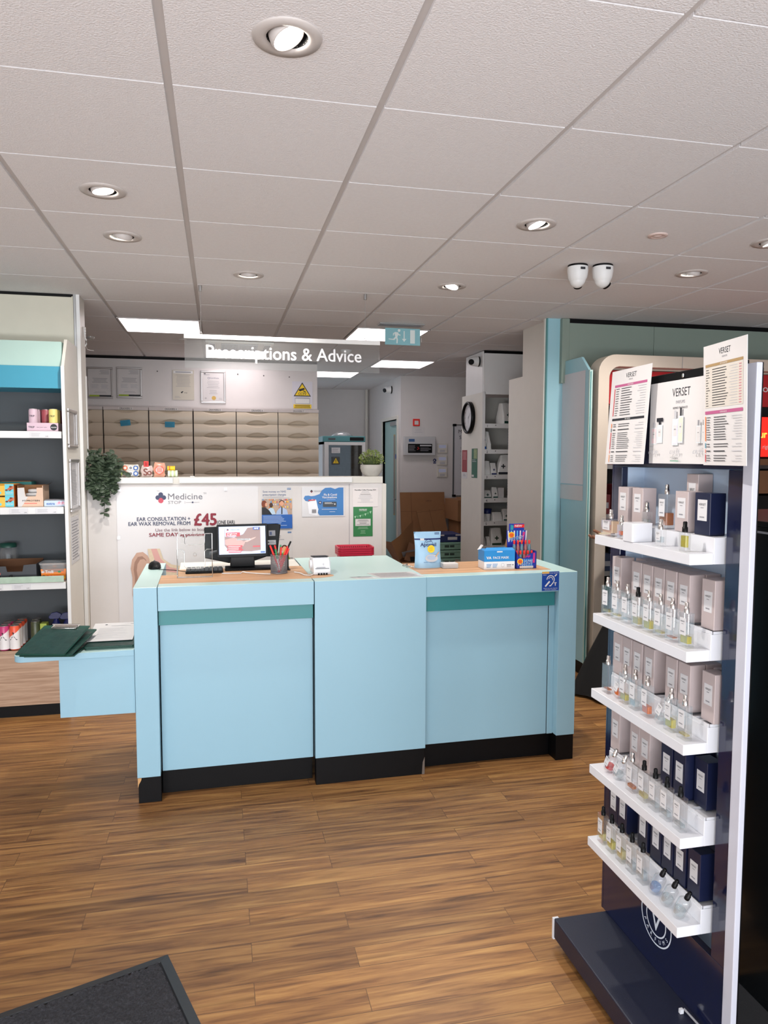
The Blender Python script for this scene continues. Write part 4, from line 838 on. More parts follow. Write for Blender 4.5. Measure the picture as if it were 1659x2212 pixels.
# row 4: cans
zb = 0.4005; WC = mat('can_white', '#E9E6E6', .3)
g = 'fruit drink cans on the base shelf'
MG = mat('can_magenta', '#C03A72', .3); OC = mat('can_orange', '#E3593A', .3)
for x, y, c, l in ((0.064, 2.50, MG, 'magenta and white can with a large letter A, front of the base shelf'), (0.122, 2.50, OC, 'orange and white can with a large letter A, front of the base shelf'),
                   (0.060, 2.562, MG, 'magenta can second in the left row'), (0.120, 2.562, OC, 'orange can second in the right row'), (0.060, 2.624, MG, 'magenta can third in the left row'), (0.122, 2.624, OC, 'orange can third in the right row'), (0.118, 2.69, OC, 'orange can last in the right row'), (0.0, 2.53, MG, 'magenta can cut by the left edge of the photo')):
    can('fruit_drink_can', l, x, y, zb, 0.0285, 0.150, c, g, 'A' if y == 2.50 else None, True, (INK, 0.045, 0.42), two=WC)
for x, y, l in ((0.215, 2.60, 'olive and black patterned can right of the orange cans'), (0.205, 2.67, 'olive and black can behind its patterned twin')):
    can('herbal_drink_can', l, x, y, zb, 0.0285, 0.148, mat('olive_can', '#4A5138', .35, var=0.5, scale=70), 'olive cans on the base shelf')
def spray(x, y, label):
    t = thing('blue_spray_bottle', label, 'spray bottle', (x, y, zb), 'blue spray bottles on the base shelf'); B_ = mat('cobalt_plastic', '#141E58', .25)
    MB().lathe([(0.03, 0), (0.032, 0.01), (0.032, 0.10), (0.02, 0.13), (0.012, 0.145)], B_, (x, y, zb), 20).build('bottle', t)
    b = MB().prism([(x-0.035, zb+0.145), (x-0.045, zb+0.158), (x-0.025, zb+0.185), (x+0.005, zb+0.19), (x+0.03, zb+0.178), (x+0.035, zb+0.160), (x+0.012, zb+0.145)], 'y', y-0.010, y+0.010, B_); b.build('trigger_head', t, bevel=0.003)
    MB().lathe([(0.0325, 0.02), (0.0325, 0.09)], mat('green_label', '#7FA04A', .4), (x, y, zb), 20, cap=False).build('label', t)
spray(0.325, 2.64, 'cobalt blue spray bottle left of its twin, above the clipboards'); spray(0.393, 2.62, 'cobalt blue spray bottle right of its twin, by the end panel')
tag(MB().box(0.248, 0.285, 2.56, 2.62, zb, zb+0.135, mat('green_yellow_carton', '#9FB03C', .4)).build('green_carton', bevel=0.002), 'small yellow-green carton peeping over the clipboards', 'carton')
# ================================================================== THE COUNTER (turned by about one degree)
CA = 0.0164; CO = Vector((0.948, 1.154, 0)); CT = 0.975
def cw(x, y, z=0): return Vector((CO.x+x*math.cos(CA)-y*math.sin(CA), CO.y+x*math.sin(CA)+y*math.cos(CA), z))
t = thing('service_counter', 'pale blue laminate shop counter with teal strips and black kickboard', 'counter', tuple(CO), rz=CA)
def cb_(b, name, bevel=0.0012, par=None): return b.build(name, par or t, local=True, bevel=bevel, seg=1)
cb_(MB().box(0, 0.100, 0, 0.76, 0.118, CT, SKY).box(0.0, 0.100, 0.0005, 0.76, CT-0.001, CT+0.0015, SKYTOP), 'left_post')
k = MB().prism([(0.004, 0), (0.004, 0.075), (0.006, 0.09), (0.018, 0.108), (0.02, 0.118), (0.102, 0.118), (0.102, 0)], 'y', 0.004, 0.04, KICK).box(0.002, 0.1, 0.04, 0.76, 0, 0.118, KICK); cb_(k, 'left_kickboard')
cb_(MB().prism([(0.0015, 0.07), (0.0015, 0.116), (0.018, 0.116), (0.016, 0.106), (0.006, 0.088)], 'y', 0.0032, 0.030, mat('bare_chipboard', '#C99B68', 0.8)), 'chipped_corner', 0)
# left bay
cb_(MB().box(0.1025, 0.7965, 0.002, 0.03, 0.868, CT, SKY).box(0.1025, 0.7965, 0.0025, 0.085, CT-0.001, CT+0.0015, SKYTOP), 'left_fascia')
cb_(MB().box(0.1025, 0.7965, 0.030, 0.05, 0.798, 0.868, TEAL), 'left_teal_strip')
cb_(MB().box(0.106, 0.7965, 0.050, 0.07, 0.120, 0.800, SKY), 'left_front_panel')
cb_(MB().box(0.1025, 0.7965, 0.085, 0.10, 0, 0.122, KICK), 'left_recessed_kickboard')
# middle block
cb_(MB().box(0.800, 1.340, 0, 0.80, 0.132, CT, SKY).box(0.800, 1.340, 0.0005, 0.80, CT-0.001, CT+0.0018, SKYTOP).box(0.7985, 0.8000, 0.01, 0.75, 0.13, CT-0.003, BLACK), 'middle_block')
cb_(MB().prism([(0.803, 0), (0.803, 0.132), (1.338, 0.132), (1.338, 0.058), (1.330, 0.04), (1.328, 0.012), (1.338, 0.0)], 'y', 0.006, 0.05, KICK), 'middle_kickboard')
cb_(MB().prism([(1.325, 0.0), (1.329, 0.06), (1.3385, 0.085), (1.3385, 0.0)], 'y', 0.0045, 0.02, mat('worn_chip', '#6B6058', 0.8)), 'worn_corner', 0)
# right bay
cb_(MB().box(1.3415, 2.036, 0.004, 0.03, 0.878, CT, SKY).box(1.3415, 2.036, 0.0045, 0.085, CT-0.001, CT+0.0015, SKYTOP), 'right_fascia')
cb_(MB().box(1.3415, 2.030, 0.030, 0.05, 0.802, 0.878, TEAL), 'right_teal_strip')
cb_(MB().box(1.3415, 2.005, 0.050, 0.07, 0.128, 0.803, SKY).box(2.005, 2.0075, 0.049, 0.07, 0.128, 0.803, BLACK).box(2.0075, 2.038, 0.045, 0.07, 0.128, 0.878, SKY), 'right_front_panel')
cb_(MB().box(1.3415, 2.038, 0.085, 0.10, 0, 0.128, KICK), 'right_recessed_kickboard')
cb_(MB().box(2.038, 2.138, 0, 0.62, 0.132, CT, SKY).box(2.038, 2.138, 0.0005, 0.62, CT-0.001, CT+0.0015, SKYTOP), 'right_post')
cb_(MB().box(2.040, 2.136, 0.004, 0.62, 0, 0.132, KICK), 'right_kickboard')
# oak worktops
wtp = [(0.1005, 0.085), (0.800, 0.085), (0.800, 0.50), (0.172, 0.50), (0.172, 0.33), (0.1005, 0.33)]
cb_(MB().prism(wtp, 'z', CT-0.03, CT+0.0012, WOODW), 'left_worktop')
cb_(MB().prism([(0.800, 0.085)]+[(0.80+0.115*math.cos(a), 0.15+0.065*math.sin(a)) for a in [-1.2+0.2*i for i in range(13)]]+[(0.800, 0.215)], 'z', CT+0.0019, CT+0.0026, WOODW), 'worktop_overlap', 0)
cb_(MB().box(1.3415, 2.038, 0.085, 0.46, CT-0.03, CT+0.0012, WOODW), 'right_worktop')
cb_(MB().box(0.1, 0.8, 0.48, 0.50, 0.02, CT-0.03, CREAM), 'rear_board'); cb_(MB().box(1.345, 2.038, 0.44, 0.46, 0.02, CT-0.03, CREAM), 'rear_board')
cb_(MB().box(0.178, 0.795, 0.502, 0.76, 0.0, CT+0.0008, CREAM), 'rear_desk')
# side flap
t2 = thing('wheelchair_flap', 'low pale blue side shelf with rounded corner and hanging panel beside the counter', 'side shelf', (0.70, 1.35, 0))
fl = [(0.456+0.045-0.045*math.cos(a), 1.150+0.045-0.045*math.sin(a)) for a in [pi/2*i/6 for i in range(7)]][::-1]
# front-left rounded corner then the rest
poly = [(0.945, 1.168)]+[(0.495-0.04*math.sin(a), 1.185-0.035*math.cos(a)-0.0) for a in [pi/2*i/6 for i in range(7)]]+[(0.455, 1.47), (0.945, 1.48)]
MB().prism(poly, 'z', 0.672, 0.698, SKY).prism(poly, 'z', 0.698, 0.700, SKYTOP).build('shelf_top', t2, bevel=0.001, seg=1)
MB().box(0.633, 0.945, 1.172, 1.190, 0.412, 0.672, SKY).build('hanging_panel', t2, bevel=0.001)
MB().box(0.925, 0.945, 1.19, 1.47, 0.50, 0.672, SKY).build('side_bracket', t2)
# clipboards
def clipboard(label, O, ang, zf, zb, w, l, rz_off=0, clip=True, group='green clipboards on the side shelf'):
    """folder-backed clipboard: O = front-left corner; front edge at height zf, back edge at zb"""
    dx = Vector((math.cos(ang), math.sin(ang), 0)); pt = math.atan2(zb-zf, l); dy = Vector((-math.sin(ang)*math.cos(pt), math.cos(ang)*math.cos(pt), math.sin(pt)))
    F = frame((O[0], O[1], zf), dx, dy); tt = bpy.data.objects.new('clipboard', None); COL.objects.link(tt); tt.matrix_world = F; ORG[tt.name] = Vector((0, 0, 0)); tag(tt, label, 'clipboard', group)
    MB().prism(rrect(w, l, 0.006, 3, w/2, l/2), 'z', 0, 0.004, DGREEN2).prism(rrect(w-0.008, l*0.86, 0.004, 2, w/2, l*0.445), 'z', 0.004, 0.0052, DGREEN).build('board', tt, local=True)
    if clip:
        b = MB().box(w/2-0.060, w/2+0.060, l-0.030, l-0.008, 0.004, 0.010, CHROME).cyl((w/2-0.062, l-0.010, 0.013), (w/2+0.062, l-0.010, 0.013), 0.004, CHROME, 12)
        b.tube([(w/2-0.055, l-0.012, 0.012), (w/2-0.055, l-0.040, 0.010), (w/2+0.055, l-0.040, 0.010), (w/2+0.055, l-0.012, 0.012)], 0.0022, CHROME, 8).build('clip', tt, local=True)
    return tt
A = -0.24
names = ['bottom clipboard of the left pile on the side shelf', 'second clipboard up in the left pile', 'third clipboard up in the left pile', 'top clipboard of the left pile, chrome clip showing']
offs = [(0.030, 0.012, 0.16), (0.014, 0.006, 0.08), (0.026, 0.014, 0.02), (0.0, 0.0, 0.0)]
for i in range(4):
    ox, oy, da = offs[i]; clipboard(names[i], (0.474+ox, 1.112+oy), A+da*0.5+0.0, 0.7015+0.0048*i, 0.712+0.0225*i, 0.210, 0.275, clip=(i != 0))
clipboard('lower clipboard of the right pile, against the counter', (0.738, 1.190), 0.03, 0.7015, 0.708, 0.205, 0.29, clip=True)
clipboard('upper clipboard of the right pile, under the white form', (0.734, 1.196), 0.02, 0.7075, 0.728, 0.205, 0.285, clip=False)
s = Sheet(frame((0.733, 1.262, 0.7215), (1, 0.01, 0), (-0.01, 1, 0.09)), 0.196, 0.262, PAPER, 0.001)
s.circ(0.055, 0.235, 0.006, INK); s.rect(0.165, 0.236, 0.19, 0.242, GREY); s.lines(0.08, 0.17, 0.205, 0.222, 2, LGREY, 0.35); s.lines(0.03, 0.17, 0.03, 0.19, 11, LGREY, 0.22, seed=8, jit=0.5)
tag(s.build('paper_form'), 'white printed form lying on the right clipboards', 'paper form', 'x') ; s = None
# ------------------------------------------------------------------ things on the counter top
Zt = CT+0.0016
def mouse():
    c = (0.992, 1.735); t = thing('computer_mouse', 'black computer mouse on the left arm of the counter', 'computer mouse', (c[0], c[1], Zt), rz=0.5)
    b = MB(); nx, ny = 12, 14; vs = []; fs = []
    for j in range(ny+1):
        for i in range(nx+1):
            a = pi*i/nx; v = j/ny; w = 0.032*(math.sin(pi*(0.08+0.84*v))**0.45); hh = 0.036*(math.sin(pi*(0.10+0.72*v))**0.8)
            vs.append((-w*math.cos(a), (v-0.5)*0.11, hh*math.sin(a)**0.7))
    for j in range(ny):
        for i in range(nx): q = j*(nx+1)+i; fs.append((q, q+1, q+nx+2, q+nx+1))
    b.add(vs, fs, BLACK, True); b.add([vs[i] for i in range(nx+1)], [tuple(range(nx+1))], BLACK); b.add([vs[ny*(nx+1)+i] for i in range(nx+1)], [tuple(range(nx, -1, -1))], BLACK); b.build('shell', t, local=True)
    MB().cyl((-0.004, 0.030, 0.030), (0.004, 0.030, 0.030), 0.008, DARK, 14).build('wheel', t, local=True)
    MB().tube([(0.02, -0.045, 0.004), (0.02, -0.075, 0.004), (0.09, -0.13, 0.004), (0.155, -0.20, 0.004)], 0.0018, BLACK, 6).build('cable', t, local=True)
    t.rotation_euler[2] = 0.1
mouse()
def leaflet_holder():
    x0, x1, y = 1.123, 1.285, 1.385; t = thing('leaflet_holder', 'empty clear acrylic leaflet holder standing on the wooden worktop', 'leaflet holder', ((x0+x1)/2, y+0.03, Zt)); h = 0.205
    z = Zt; w = x1-x0
    b = MB().box(x0, x1, y+0.045, y+0.048, z, z+h, ACRY).box(x0, x1, y, y+0.048, z, z+0.003, ACRY).box(x0, x0+0.003, y, y+0.045, z+0.003, z+0.135, ACRY).box(x1-0.003, x1, y, y+0.045, z+0.003, z+0.135, ACRY)
    b.prism([(x0, z+0.003), (x1, z+0.003), (x1, z+0.135), (x1-0.028, z+0.135), (x1-0.034, z+0.045), (x0+0.034, z+0.045), (x0+0.028, z+0.135), (x0, z+0.135)], 'y', y, y+0.003, ACRY); b.build('holder_body', t)
    EDGE = glass('acrylic_edge', '#C4CCCC', 0.45, body=0.25, bodycol='#DDE6E6'); b = MB()
    for p in ([(x0, z+h), (x1, z+h)], [(x0, z), (x0, z+h)], [(x1, z), (x1, z+h)]): b.tube([(p[0][0], y+0.046, p[0][1]), (p[1][0], y+0.046, p[1][1])], 0.0016, EDGE, 6)
    b.tube([(x0, y, z+0.002), (x1, y, z+0.002)], 0.0026, EDGE, 6)
    b.tube([(x0, y, z), (x0, y, z+0.135), (x0+0.024, y, z+0.135), (x0+0.034, y, z+0.125), (x0+0.034, y, z+0.055), (x0+0.044, y, z+0.045), (x1-0.044, y, z+0.045), (x1-0.034, y, z+0.055), (x1-0.034, y, z+0.125), (x1-0.024, y, z+0.135), (x1, y, z+0.135), (x1, y, z)], 0.0018, EDGE, 6)
    b.tube([(x0+0.034, y+0.044, z+h), (x0+0.034, y+0.044, z+0.160), (x0+0.042, y+0.044, z+0.152), (x1-0.042, y+0.044, z+0.152), (x1-0.034, y+0.044, z+0.160), (x1-0.034, y+0.044, z+h)], 0.0016, EDGE, 6)
    b.lathe([(0.007, -0.001), (0.0085, 0), (0.007, 0.001)], EDGE, ((x0+x1)/2, y+0.044, z+0.105), 16, Matrix.Rotation(pi/2, 4, 'X'), cap=False); b.build('moulded_edges', t)
leaflet_holder()
# keyboard
t = thing('computer_keyboard', 'black keyboard lying behind the leaflet holder', 'keyboard', (1.245, 1.56, Zt))
b = MB().box(1.155, 1.335, 1.50, 1.62, Zt, Zt+0.012, BLACK); b.build('base', t, bevel=0.003)
b = MB()
for r in range(5):
    for c in range(8): x = 1.160+c*0.0218; y = 1.508+r*0.0215; b.box(x, x+0.018, y, y+0.017, Zt+0.012, Zt+0.018, DARK)
b.build('keys', t)
tag(MB().tube([(1.56, 1.40, Zt+0.003), (1.50, 1.43, Zt+0.003), (1.45, 1.46, Zt+0.004), (1.43, 1.48, Zt+0.006), (1.42, 1.455, Zt+0.003), (1.33, 1.47, Zt+0.003)], 0.0028, WHITE, 8).build('white_cable'), 'short white cable beside the foot of the customer screen', 'cable')
# operator monitor seen from behind (black back) + arm
t = thing('computer_monitor', 'black flat monitor seen from behind, larger and farther than the customer screen', 'monitor', (1.43, 1.72, Zt))
F = frame((1.245, 1.71, 1.010), (0.995, -0.02, 0.01), (-0.01, 0.12, 1))
b = MB(F); b.prism([(0, 0.015), (0.0, 0.175), (0.37, 0.185), (0.395, 0.180), (0.375, 0.03), (0.24, -0.012), (0.12, -0.015)], 'z', -0.02, 0.012, BLACK); b.build('shell', t, bevel=0.004)
s = Sheet(F @ Matrix.Translation((0.315, 0.012, 0.0125)), 0.05, 0.09, BLACK, 0.0003); s.rect(0.016, 0.108, 0.05, 0.137, GREY); s.rect(0.0, 0.062, 0.052, 0.086, mat('badge_silver', '#A9ABAE', .4)); s.up(); s.circ(0.014, 0.075, 0.004, INK); s.rect(0.02, 0.113, 0.032, 0.13, mat('badge_blue', '#2C3A66', .4)); s.lines(0.02, 0.048, 0.07, 0.079, 2, DARK, 0.3); s.build('badge', t)
MB().tube([(1.27, 1.66, 1.055), (1.33, 1.69, 1.065), (1.40, 1.70, 1.08), (1.46, 1.70, 1.09)], [0.010, 0.008, 0.006, 0.004], DARK, 10).build('arm', t)
MB().box(1.40, 1.47, 1.705, 1.75, Zt+0.0001, 1.02, BLACK).box(1.38, 1.50, 1.67, 1.78, Zt, Zt+0.010, BLACK).build('stand', t, bevel=0.003)
# customer screen
t = thing('customer_screen', 'small customer screen showing a weight loss advert on a black stand', 'screen', (1.435, 1.585, Zt))
F = frame((1.307, 1.575, 1.042), (1, 0.0, 0.008), (-0.008, 0.10, 1)); w, h = 0.255, 0.168
MB(F).prism(rrect(w, h, 0.008, 4, w/2, h/2), 'z', -0.018, 0.0, BLACK).build('shell', t, bevel=0.002)
LCD = lambda key, c, e=0.38: mat('lcd_'+key, c, 0.3, emit=e, var=0.02)
s = Sheet(F @ Matrix.Translation((0.011, 0.016, 0.0002)), 0.232, 0.140, LCD('bg', '#B9C9EE'), 0.0006)
s.poly([(0.028, 0.045), (0.028, 0.130), (0.12, 0.13), (0.175, 0.135), (0.207, 0.135), (0.207, 0.018), (0.16, 0.012), (0.095, 0.015), (0.045, 0.022)][::-1], LCD('skin', '#8E7672')); s.up()
s.poly([(0.03, 0.133), (0.03, 0.09), (0.075, 0.085), (0.12, 0.10), (0.145, 0.135)][::-1], LCD('bg', '#B9C9EE')); s.poly([(0.03, 0.05), (0.03, 0.075), (0.075, 0.085), (0.10, 0.075), (0.13, 0.06), (0.12, 0.04), (0.07, 0.03)][::-1], LCD('hand', '#B89590')); s.up()
s.poly([(0.12, 0.062), (0.165, 0.080), (0.185, 0.085), (0.178, 0.078), (0.14, 0.06)][::-1], LCD('finger', '#C4A49C')); s.rect(0.09, 0.070, 0.155, 0.078, LCD('band', '#D9D5D8'))
for k in range(9): s.rect(0.092+k*0.0068, 0.0705, 0.095+k*0.0068, 0.0775, LCD('ink', '#26242A', 0.1))
pmed(s, 0.044, 0.124, 0.0055, LCD('ink', '#26242A', 0.1), LCD('red', '#C8404A')); s.t_('MEDICINE', 0.058, 0.121, 0.006, LCD('grey', '#8A8CA0'), al='L', width=0.045)
s.poly(rrect(0.070, 0.020, 0.003, 2, 0.070, 0.100), LCD('red', '#C8404A')); s.up(); s.t_('Weight Loss', 0.040, 0.101, 0.0060, LCD('white', '#F2F0F4'), al='L', width=0.05, bold=0.03); s.t_('Medication', 0.040, 0.092, 0.0060, LCD('white', '#F2F0F4'), al='L', width=0.046, bold=0.03)
for k in range(4): s.poly(rrect([0.075, 0.068, 0.080, 0.064][k], 0.0078, 0.002, 2, 0.078, 0.040-k*0.0092), LCD('red', '#C8404A'))
s.up(); s.lines(0.045, 0.11, 0.010, 0.043, 4, LCD('pale', '#EBC6C8'), 0.4)
s.rect(0.170, 0.122, 0.202, 0.134, LCD('blue', '#1D4FA0')); s.up(); s.t_('NHS', 0.186, 0.1245, 0.0075, LCD('white', '#F2F0F4'), shear=0.25, bold=0.03); s.rect(0.168, 0.034, 0.204, 0.040, LCD('red', '#C8404A')); s.rect(0.206, 0.004, 0.228, 0.010, LCD('blue', '#1D4FA0'))
s.build('display', t)
MB().box(1.372, 1.495, 1.600, 1.640, Zt+0.012, 1.07, BLACK).build('stand', t, bevel=0.004)
MB().box(1.345, 1.60, 1.555, 1.665, Zt, Zt+0.012, BLACK).build('foot', t, bevel=0.004)
# pen pot
cx, cy = 1.606, 1.445; t = thing('pen_pot', 'silver wire mesh pen pot on the wooden worktop', 'pen pot', (cx, cy, Zt)); r0, h = 0.040, 0.092
MESHM = mat('mesh_silver', '#8B8B8F', 0.35, metal=0.6)
b = MB(); vs = []; fs = []; n = 44; z0 = Zt
for k in range(n):   # woven strands, both hands
    for sg in (-1, 1):
        a0 = 2*pi*k/n; b.tube([(cx+r0*math.cos(a0+sg*0.62*i/5), cy+r0*math.sin(a0+sg*0.62*i/5), z0+0.004+(h-0.01)*i/5) for i in range(6)], 0.0009, MESHM, 4)
b.build('mesh_wall', t)
MB().lathe([(r0, 0), (r0+0.002, 0), (r0+0.002, 0.005), (r0, 0.006)], MESHM, (cx, cy, z0), 32).lathe([(r0-0.001, 0.0005), (0.0001, 0.0005)], DARK, (cx, cy, z0+0.001), 24, cap=False).build('base', t)
MB().lathe([(r0-0.001, h-0.004), (r0+0.0015, h-0.003), (r0+0.0015, h), (r0-0.001, h), (r0-0.001, h-0.004)], MESHM, (cx, cy, z0), 32, cap=False).build('rim', t)
def pen(label, name, x, y, dx, dy, L_, c, capc):
    p = Vector((cx+x, cy+y, Zt+0.006)); d = Vector((dx, dy, 1)).normalized()
    tt = thing(name, label, 'pen', tuple(p), 'pens in the mesh pot')
    MB().cyl(p, p+d*L_*0.62, 0.0042, c, 10).build('barrel', tt); MB().cyl(p+d*L_*0.6, p+d*L_, 0.0050, capc, 10, r2=0.0044).build('cap', tt)
pen('red pen leaning furthest left in the mesh pot', 'pen', 0.005, 0.0, -0.36, 0.02, 0.140, BRED, BRED)
pen('red pen second from the left in the mesh pot', 'pen', 0.010, 0.012, -0.22, 0.0, 0.134, BRED, BRED)
pen('green-capped pen at the left of the mesh pot', 'pen', 0.005, -0.010, -0.20, -0.1, 0.118, WHITE, mat('pen_green', '#2E8B57', .4))
pen('upright red pen in the middle of the mesh pot', 'pen', 0.0, -0.005, 0.10, 0.1, 0.123, BRED, BRED)
pen('green-capped pen at the back of the mesh pot', 'pen', 0.0, 0.015, 0.08, 0.05, 0.132, WHITE, MATS['pen_green'])
pen('red pen leaning right in the mesh pot', 'pen', -0.005, 0.0, 0.38, 0.0, 0.135, BRED, BRED)
pen('red pen farthest right in the mesh pot, below the black pen', 'pen', 0.0, -0.012, 0.42, 0.05, 0.125, BRED, BRED)
pen('tall silver and black pen leaning right in the mesh pot', 'pen', -0.01, 0.01, 0.47, 0.0, 0.165, STEEL, BLACK)
pen('lime highlighter at the right of the mesh pot', 'highlighter', 0.0, 0.0, 0.32, 0.12, 0.120, mat('lime_pen', '#B9C93B', .4), MATS['lime_pen'])
tag(MB().box(1.648, 1.662, 1.53, 1.60, Zt, Zt+0.10, BLACK).box(1.640, 1.670, 1.52, 1.61, Zt, Zt+0.004, BLACK).build('black_card_stand', bevel=0.002), 'slim black upright card stand behind the pen pot', 'stand')
# card terminal
t = thing('card_terminal', 'white contactless card payment terminal on its stand', 'card reader', (1.80, 1.37, Zt), rz=0.0)
TW = mat('terminal_white', '#E2E4E8', .3)
F = frame((1.757, 1.335, Zt), (1, 0.03, 0), (0, 0, 1)); b = MB(F)
b.M = F @ Matrix.Identity(4)
# side profile in (depth, height): sloped keypad body
prof = [(0, 0), (0.0, 0.026), (-0.022, 0.060), (-0.045, 0.082), (-0.13, 0.075), (-0.13, 0.0)]
def sideprism(b, prof, x0, x1, m): b.add([(x0, z, y) for y, z in prof]+[(x1, z, y) for y, z in prof], [tuple(range(len(prof))), tuple(range(2*len(prof)-1, len(prof)-1, -1))]+[(i, i+len(prof), (i+1) % len(prof)+len(prof), (i+1) % len(prof)) for i in range(len(prof))], m)
sideprism(b, prof, 0.008, 0.092, TW); b.build('body', t, bevel=0.006, seg=3)
b = MB(F); sideprism(b, [(-0.042, 0.084), (-0.042, 0.087), (-0.13, 0.080), (-0.13, 0.076)], 0.012, 0.088, BLACK); b.build('top_bezel', t)
b = MB(F)
for k in range(4): b.box(0.028+k*0.013, 0.036+k*0.013, 0.002, 0.010, 0.0005, 0.006, BLACK)
b.build('keys', t)
s = MB(frame(F @ Vector((0.008, 0.030, -0.0005)), F.to_3x3() @ Vector((1, 0, 0)), F.to_3x3() @ Vector((0, 0.034, -0.022)))); s.box(0.008, 0.076, 0.001, 0.003, 0, 0.0015, DARK); s.box(0.014, 0.058, 0.007, 0.009, 0, 0.0015, GREY)
for q in range(3): s.add([(0.042+(0.004+q*0.003)*math.cos(a), 0.024+(0.004+q*0.003)*math.sin(a), 0.0012) for a in (-0.7, -0.35, 0, 0.35, 0.7)]+[(0.042+(0.0048+q*0.003)*math.cos(a), 0.024+(0.0048+q*0.003)*math.sin(a), 0.0012) for a in (0.7, 0.35, 0, -0.35, -0.7)], [tuple(range(10))], GREY)
s.build('contactless_mark', t)
b = MB(F); b.cyl((-0.002, 0.045, -0.075), (0.010, 0.045, -0.075), 0.022, TW, 20); b.cyl((0.09, 0.045, -0.075), (0.1, 0.045, -0.075), 0.022, TW, 20); b.build('hinge', t)
MB().tube([(1.765, 1.34, Zt+0.006), (1.745, 1.315, Zt+0.004), (1.72, 1.33, Zt+0.004), (1.705, 1.40, Zt+0.004), (1.68, 1.43, Zt+0.004)], 0.0028, WHITE, 8).build('cable', t)
# sheets taped on the middle block
s = Sheet(frame(cw(1.115, 0.018, CT+0.0022), (1, CA, 0), (-CA-0.2, 1, 0)), 0.225, 0.155, mat('worn_sheet', '#CFCBCB', 0.3, var=0.12, scale=90), 0.0006); s.lines(0.01, 0.215, 0.015, 0.145, 14, GREY, 0.3, jit=0.15, seed=3)
tag(s.build('taped_notice'), 'worn white notice covered in small print, taped flat on the counter edge', 'notice')
s = Sheet(frame(cw(1.005, 0.014, CT+0.0022), (1, CA, 0), (-CA-0.5, 1, 0)), 0.105, 0.068, mat('worn_sheet2', '#D5D6D6', 0.3, var=0.06, scale=60), 0.0006); s.rect(0.0, 0.044, 0.103, 0.066, GREY); s.up(); s.rect(0.035, 0.049, 0.05, 0.063, INK); s.lines(0.02, 0.09, 0.012, 0.036, 3, LGREY, 0.3)
tag(s.build('grey_headed_card'), 'small worn card with a grey heading taped left of the large notice', 'notice')
# baby cereal pouch
t = thing('cereal_pouch', 'pale blue baby milk pouch with a round yellow sticker on the right worktop', 'pouch', (2.38, 1.50, Zt))
x0, x1, y, h = 2.308, 2.456, 1.475, 0.186; PB = mat('pouch_blue', '#9CC3DE', 0.28, coat=0.3, var=0.06, scale=25)
vs = []; fs = []; nx, nz = 12, 14
for sgn in (-1, 1):
    o = len(vs)
    for j in range(nz+1):
        for i in range(nx+1):
            u, v = i/nx, j/nz; d = 0.030*(1-v)**0.6*(4*u*(1-u))**0.5; ww = 0.006*math.sin(pi*v)
            vs.append((x0+ww+u*(x1-x0-2*ww), y+sgn*d+0.02*v, Zt+v*h))
    for j in range(nz):
        for i in range(nx): a = o+j*(nx+1)+i; fs.append((a, a+1, a+nx+2, a+nx+1) if sgn < 0 else (a, a+nx+1, a+nx+2, a+1))
b = MB().add(vs, fs, PB, True); b.build('pouch', t)
def pf(u, v, e=0.0012):
    d = 0.030*(1-v)**0.6*(4*u*(1-u))**0.5; ww = 0.006*math.sin(pi*v); return Vector((x0+ww+u*(x1-x0-2*ww), y-d+0.02*v-e, Zt+v*h))
def patch(b, pts, m, e): b.add([pf(u, v, e) for u, v in pts], [tuple(range(len(pts)))], m)
b = MB()
for k in range(12): u = k/12; patch(b, [(u, 0.775), (u+1/12, 0.775), (u+1/12, 0.815), (u, 0.815)], DBLUE, 0.0008)
patch(b, [(0.20, 0.76), (0.35, 0.76), (0.35, 0.815), (0.20, 0.815)], PAPER, 0.0014)
for k in range(2): patch(b, [(0.76, 0.92+k*0.035), (0.94, 0.92+k*0.035), (0.94, 0.935+k*0.035), (0.76, 0.935+k*0.035)], DBLUE, 0.0012)
fp = lambda v0: frame(pf(0.5, v0, 0.004), (1, 0, 0), (0, 0.10, 1))
b.text('Aptamil', DBLUE, 0.018, -0.002, 0.0, 'C', width=0.084, bold=0.02, frame=fp(0.60))
b.text('baby cereal', mat('pouch_ink', '#5E86AE', .4), 0.006, 0, 0, 'C', width=0.06, frame=fp(0.15))
n = 20; F2 = fp(0.62)
for k in range(n): a0 = pi*1.0*k/n-0.1; a1 = pi*1.0*(k+1)/n-0.1; b.add([F2 @ Vector((r*math.cos(a)*0.9, r*math.sin(a)*1.15, 0)) for r, a in ((0.026, a0), (0.028, a0), (0.028, a1), (0.026, a1))], [(0,1,2,3)], DBLUE)
for k in range(5): b.add([F2 @ Vector((-0.012+k*0.006+0.0025*math.cos(q*pi/4), 0.018+k*0.001+0.0025*math.sin(q*pi/4), 0)) for q in range(8)], [tuple(range(8))], DBLUE)
F3 = fp(0.22); b.add([F3 @ Vector((0.012+0.034*math.cos(q*pi/12), 0.010+0.020*math.sin(q*pi/12), 0)) for q in range(24)], [tuple(range(24))], mat('bowl', '#C5C4C6', .4)); b.add([F3 @ Vector((0.012+0.024*math.cos(q*pi/12), 0.013+0.012*math.sin(q*pi/12), 0.0004)) for q in range(24)], [tuple(range(24))], mat('cereal', '#A9B9CE', .4)); b.add([F3 @ Vector(p) for p in ((0.03, 0.018, 0.0006), (0.05, 0.042, 0.0006), (0.055, 0.040, 0.0006), (0.036, 0.015, 0.0006))], [(0,1,2,3)], mat('spoon', '#C7A07A', .5))
b.build('print', t)
b = MB(); F4 = fp(0.525) @ Matrix.Translation((0.012, 0, 0.0012)); b.add([F4 @ Vector((0.0195*math.cos(q*pi/14), 0.0195*math.sin(q*pi/14), 0)) for q in range(28)], [tuple(range(28))], YEL)
